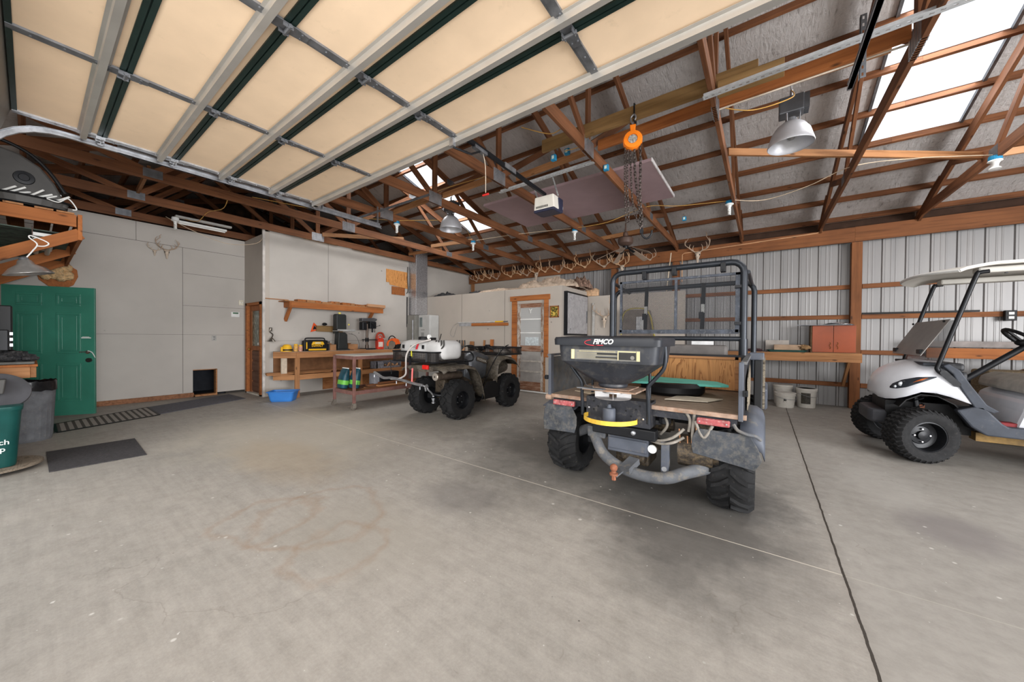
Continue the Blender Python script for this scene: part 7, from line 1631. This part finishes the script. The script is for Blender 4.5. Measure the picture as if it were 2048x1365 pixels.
for lb, a, b in (('pine cross rail that carries the big bell lamp', (-.4, 4.6, 4.0), (.92, 4.6, 4.0)), ('pine cross rail that carries the far bell lamp', (-5.7, 4.6, 4.1), (-4.4, 4.6, 4.1))):
    tag(plank('lamp_rail', a, b, .085, .038, WOLD), lb, 'rail')
# lampholders with compact bulbs
def holder(x, y, z, label, kind=0, blue=True):
    t = thing('lampholder', label, 'light fitting', (x, y, z), 'bare bulb lampholders')
    MB().lathe([(0, 0), (.052, 0), (.055, .015), (.052, .05), (0, .05)], 20, Matrix.Translation((x, y, z-.01))).build('junction_box', BLUEP if blue else WHITE, t, smooth=35)
    if kind == 2:
        MB().lathe([(0, -.01), (.055, -.01), (.06, -.022), (.04, -.03), (.028, -.06), (.028, -.085), (.045, -.10), (.05, -.11), (0, -.115)], 24, Matrix.Translation((x, y, z))).build('porcelain_base', WHITE, t, smooth=40); return
    MB().lathe([(0, -.01), (.06, -.01), (.062, -.02), (.03, -.04), (.028, -.065), (0, -.066)], 20, Matrix.Translation((x, y, z))).build('porcelain_base', WHITE, t, smooth=40)
    MB().lathe([(0, -.066), (.022, -.066), (.024, -.10), (0, -.10)], 16, Matrix.Translation((x, y, z))).build('bulb_base', WHITEB, t, smooth=40)
    pts = [(x+.018*math.cos(k*.75), y+.018*math.sin(k*.75), z-.10-.0032*k) for k in range(26)]
    MB().tube(pts, .009, 6).build('spiral_bulb', WHITEB, t, smooth=60)
holder(-.46, 6.62, 3.52, 'blue lampholder with bulb on the truss right of the hoist chains'); holder(-3.13, 6.5, 3.50, 'blue lampholder with spiral bulb below the large foam board'); holder(-5.45, 6.0, 3.50, 'blue lampholder with bulb hanging above the low room, right of the far bell lamp')
holder(-5.75, 4.15, 3.50, 'blue lampholder with bulb left of the far bell lamp'); holder(-9.05, 1.62, 3.50, 'white lampholder with bulb above the left wall', blue=False); holder(2.22, 6.72, 3.49, 'blue box with a white porcelain base under the right end of the skylight', 2)
for x, y, z, lb in ((-2.15, 3.85, 3.58, 'blue junction box on the trusses above the slotted angle, upper one'), (-2.05, 4.02, 3.7, 'small blue box with a white label beside the truss chord'), (-1.66, 4.35, 3.52, 'blue junction box at the chord right of the door opener'), (-1.2, 7.1, 3.55, 'small blue box on the truss above the ceiling fan')):
    t = thing('junction_box', lb, 'junction box', (x, y, z)); MB().cbox((x, y, z), (.065, .05, .075)).build('box_body', BLUEP, t, bev=.008); MB().cbox((x, y-.027, z), (.03, .004, .04)).build('box_cover', pm('pale_label', (190, 205, 195)), t)
# strip light lying on the chords above left wall
t = thing('strip_light', 'white strip light fitting lying across the chords above the left wall', 'strip light', (-9.1, 2.0, 3.5)); MB().box(-9.14, -9.04, 1.65, 2.4, 3.465, 3.505).build('fitting_body', WHITE, t, bev=.004); MB().cyl((-9.09, 1.67, 3.455), (-9.09, 2.38, 3.455), .013, 10).build('fitting_tube', WHITEB, t)
t = thing('strip_light', 'second white strip fitting, further back above the left wall', 'strip light', (-9.5, 2.0, 3.6)); MB().box(-9.56, -9.46, 1.7, 2.6, 3.66, 3.70).build('fitting_body', WHITE, t, bev=.004)
# ceiling fan
FN = thing('ceiling_fan', 'brown ceiling fan with five dusty blades before the header beam', 'ceiling fan', (-2.22, 6.9, 3.35))
FB = pm('fan_brown', (82, 64, 56), .5, .1, .1); FBL = wood('dusty_fan_blade', (150, 132, 116), (122, 104, 90), knots=False)
M_ = Matrix.Translation((-2.22, 6.9, 3.15))
MB().lathe([(0, 0), (.07, 0), (.10, .02), (.14, .05), (.145, .07), (.145, .14), (.12, .17), (.05, .19), (0, .19)], 28, M_).build('motor_housing', FB, FN, smooth=35)
MB().lathe([(0, .19), (.05, .19), (.045, .26), (.02, .28), (.012, .45), (0, .45)], 16, M_).build('downrod', FB, FN, smooth=40)
MB().lathe([(0, -.06), (.04, -.06), (.055, -.03), (.05, 0), (0, 0)], 16, M_).build('switch_housing', BLKM, FN, smooth=40)
for k in range(5):
    a = R(-86+72*k); Mb = M_ @ Matrix.Rotation(a, 4, 'Z') @ Matrix.Rotation(R(24), 4, 'Y') @ Matrix.Rotation(R(-13), 4, 'X')
    b_ = MB().prism([(.18, -.045), (.55, -.065), (.58, -.04), (.58, .04), (.55, .065), (.18, .045)], .008, Mb).build('blade', FBL, FN, bev=.003)
    MB().prism([(.07, -.02), (.24, -.03), (.24, .03), (.07, .02)], .008, Mb @ Matrix.Translation((0, 0, -.009))).build('blade_iron', BLKM, b_)
# ------------------------------------------------------------------ antlers and skulls
BONE = pm('antler_bone', (204, 168, 132), .6, 0, .12, 12, c2=(150, 112, 84), amt=.25); BONE2 = pm('antler_grey', (172, 150, 130), .65, 0, .15, 12); SKB = pm('skull_bone', (198, 182, 164), .6, 0, .1, 18, c2=(150, 124, 104), amt=.3)
def antler(mb, base, s, side, rn, tines=3, lean=.2):
    b = Vector(base)
    c = [b, b+Vector((side*.05, -.03, .03))*s, b+Vector((side*(.13+rn.uniform(-.02, .02)), -.07, .07+rn.uniform(-.02, .02)))*s, b+Vector((side*(.17+rn.uniform(-.02, .02)), -.11, .16))*s, b+Vector((side*(.13+rn.uniform(-.04, .04)), -.15, .26))*s]
    P = smoothpath(c, 5); n = len(P); mb.tube(P, .01, 6, radii=[(.014-.010*i/(n-1))*s for i in range(n)])
    for k in range(tines):
        q = P[int(n*(.25+.22*k))]; h_ = (.10+rn.uniform(-.02, .04))*s
        mb.tube(smoothpath([q, q+Vector((side*.01, -.02, .5*h_)), q+Vector((-side*.015, -.03, h_))], 3), .006, 5, radii=[.009*s, .0085*s, .008*s, .007*s, .006*s, .004*s, .002*s])
def rack_pair(i, x, y, z, s, seed, mat_, label, grp='antlers on the header beam', sk=False, face=(0, -1, 0)):
    rn = random.Random(seed); t = thing('deer_skull' if sk else 'antler_rack', label, 'skull' if sk else 'antlers', (x, y, z), grp)
    for side in (-1, 1):
        mb = MB(); antler(mb, (x+side*.025*s, y-.02, z), s, side, rn, rn.choice((2, 3, 3, 4))); mb.build('antler', mat_, t, smooth=60)
    if sk:
        mb = MB(); secs_ = [(.0, .045, .035, .03), (-.03, .05, .04, .0), (-.08, .042, .034, -.01), (-.13, .026, .024, -.015), (-.19, .018, .015, -.02), (-.23, .010, .008, -.02)]
        mb.rings([[(x+w_*s*math.cos(2*math.pi*k/12), y-.035*s+yy+h_*s*math.sin(2*math.pi*k/12), z+zz*s+.02) for k in range(12)] for zz, w_, h_, yy in secs_]); sb = mb.build('skull', SKB, t, smooth=50)
        for side in (-1, 1): MB().ball((x+side*.032*s, y-.06*s, z-.05*s), .013*s, 1, .8, 1.2).build('eye_socket', pm('dark_recess', (36, 38, 44)), sb, smooth=60)
    else:
        MB().ball((x, y-.012, z-.008), .026*s, 1.5, .5, 1.1).build('skull_plate', mat_, t, smooth=60)
    return t
AX = [-8.22, -7.95, -7.62, -7.3, -6.72, -6.33, -6.08, -5.72, -5.42, -4.95, -4.55, -4.12, -3.55, -3.2]
for i, x in enumerate(AX):
    ms_ = ['antler rack at the far left end of the header beam', 'antler rack second from the left end of the header beam', 'antler rack third from the left on the header beam', 'antler rack fourth from the left on the header beam', 'antler rack fifth from the left on the header beam', 'antler rack sixth from the left on the header beam', 'antler rack left of the small skull on the header beam', 'small deer skull with antlers in the row on the header beam', 'antler rack just right of the small skull in the row', 'wide antler rack in the middle of the header beam row', 'antler rack right of the middle of the header beam row', 'antler rack left of the ceiling fan on the header beam', 'antler rack just below the left fan blade', 'antler rack behind the lowest fan blade'][i]
    rack_pair(i, x, 9.25, 3.30+(i % 3)*.025, 1.12+.25*((i*7) % 5)/5, 50+i, BONE if i % 3 else BONE2, ms_, sk=(i == 7))
rack_pair(20, -3.05, 9.265, 3.25, 1.2, 77, BONE, 'large tan skull mount with many tines behind the ceiling fan', sk=True)
rack_pair(21, -1.26, 9.26, 3.36, 1.25, 78, BONE2, 'deer skull with wide antlers on the header beam above the roll cage', sk=True)
rack_pair(22, -2.35, 9.265, 3.34, .9, 79, BONE2, 'dark antler rack on the header beam right of the fan', sk=False)
t = rack_pair(23, -3.22, 8.49, 1.86, 1.3, 80, BONE2, 'dark deer skull on the grey partition left of the roll cage', 'skulls on the walls', sk=True)
t = rack_pair(24, 0, 0, 0, .85, 81, BONE2, 'pale deer skull with antlers on the left plywood wall', 'skulls on the walls', sk=True); t.location = (-9.79, 1.62, 3.02); t.rotation_euler = (0, 0, R(90))
t = rack_pair(25, 0, 0, 0, .55, 82, SKB, 'smaller skull overlapping the pale one on the left plywood wall', 'skulls on the walls', sk=True); t.location = (-9.79, 1.45, 2.98); t.rotation_euler = (0, 0, R(90))
# ------------------------------------------------------------------ cables
CY_ = pm('yellow_cable', (206, 160, 84), .5); CW_ = pm('cream_cable', (206, 186, 160), .5)
for pts, m_, r_, lb in (([(-7.05, 1.9, 3.66), (-7.5, 1.95, 3.5), (-8.2, 1.9, 3.55), (-8.6, 1.85, 3.45), (-9.0, 1.75, 3.53)], CY_, .006, 'yellow cable drooping from the left door track to the white lampholder'),
    ([(-9.1, 1.5, 3.53), (-8.9, 1.9, 3.3), (-8.75, 2.35, 3.16), (-8.66, 2.8, 3.26), (-8.64, 2.95, 3.5)], CW_, .005, 'cream cable sagging in front of the left wall top'),
    ([(-7.0, 2.2, 3.65), (-6.4, 3.6, 3.62), (-5.8, 4.1, 3.56), (-5.0, 5.0, 3.62), (-5.45, 5.95, 3.55)], CY_, .005, 'yellow cable between the blue lampholders near the duct'),
    ([(-5.7, 4.05, 3.70), (-4.4, 4.0, 3.76), (-3.1, 4.0, 3.72)], CY_, .005, 'yellow cable along the brace under the left skylight'),
    ([(-5.4, 6.05, 3.56), (-4.4, 6.3, 3.6), (-3.2, 6.48, 3.56)], CW_, .005, 'cream cable between the two spiral bulb lampholders'),
    ([(-3.1, 6.5, 3.56), (-2.4, 6.4, 3.52), (-1.7, 6.4, 3.66), (-1.2, 6.5, 3.6), (-.5, 6.6, 3.56)], CY_, .005, 'yellow cable crossing behind the hoist chains'),
    ([(-.42, 6.6, 3.56), (.0, 6.7, 3.5), (.5, 6.5, 3.52), (.92, 6.3, 3.6), (1.5, 6.5, 3.62), (2.2, 6.72, 3.55)], CW_, .005, 'cream cable running right to the porcelain fitting'),
    ([(-.35, 4.1, 3.66), (-.1, 4.2, 3.60), (.2, 4.3, 3.66), (.21, 4.6, 3.9)], CY_, .005, 'yellow cable coil feeding the big bell lamp'),
    ([(-2.2, 3.2, 3.66), (-1.95, 3.4, 3.6), (-1.8, 3.5, 3.66), (-1.75, 3.8, 3.6), (-2.0, 3.85, 3.62)], CY_, .005, 'tangled yellow wire at the left end of the treated beam'),
    ([(-.38, 4.05, 3.63), (.3, 4.02, 3.63), (.9, 4.0, 3.63)], pm('white_conduit', (214, 200, 184), .5), .008, 'pale straight conduit along the orange plank')):
    tag(MB().tube(smoothpath(pts, 6), r_, 6).build('cable', m_, smooth=60), lb, 'cable')
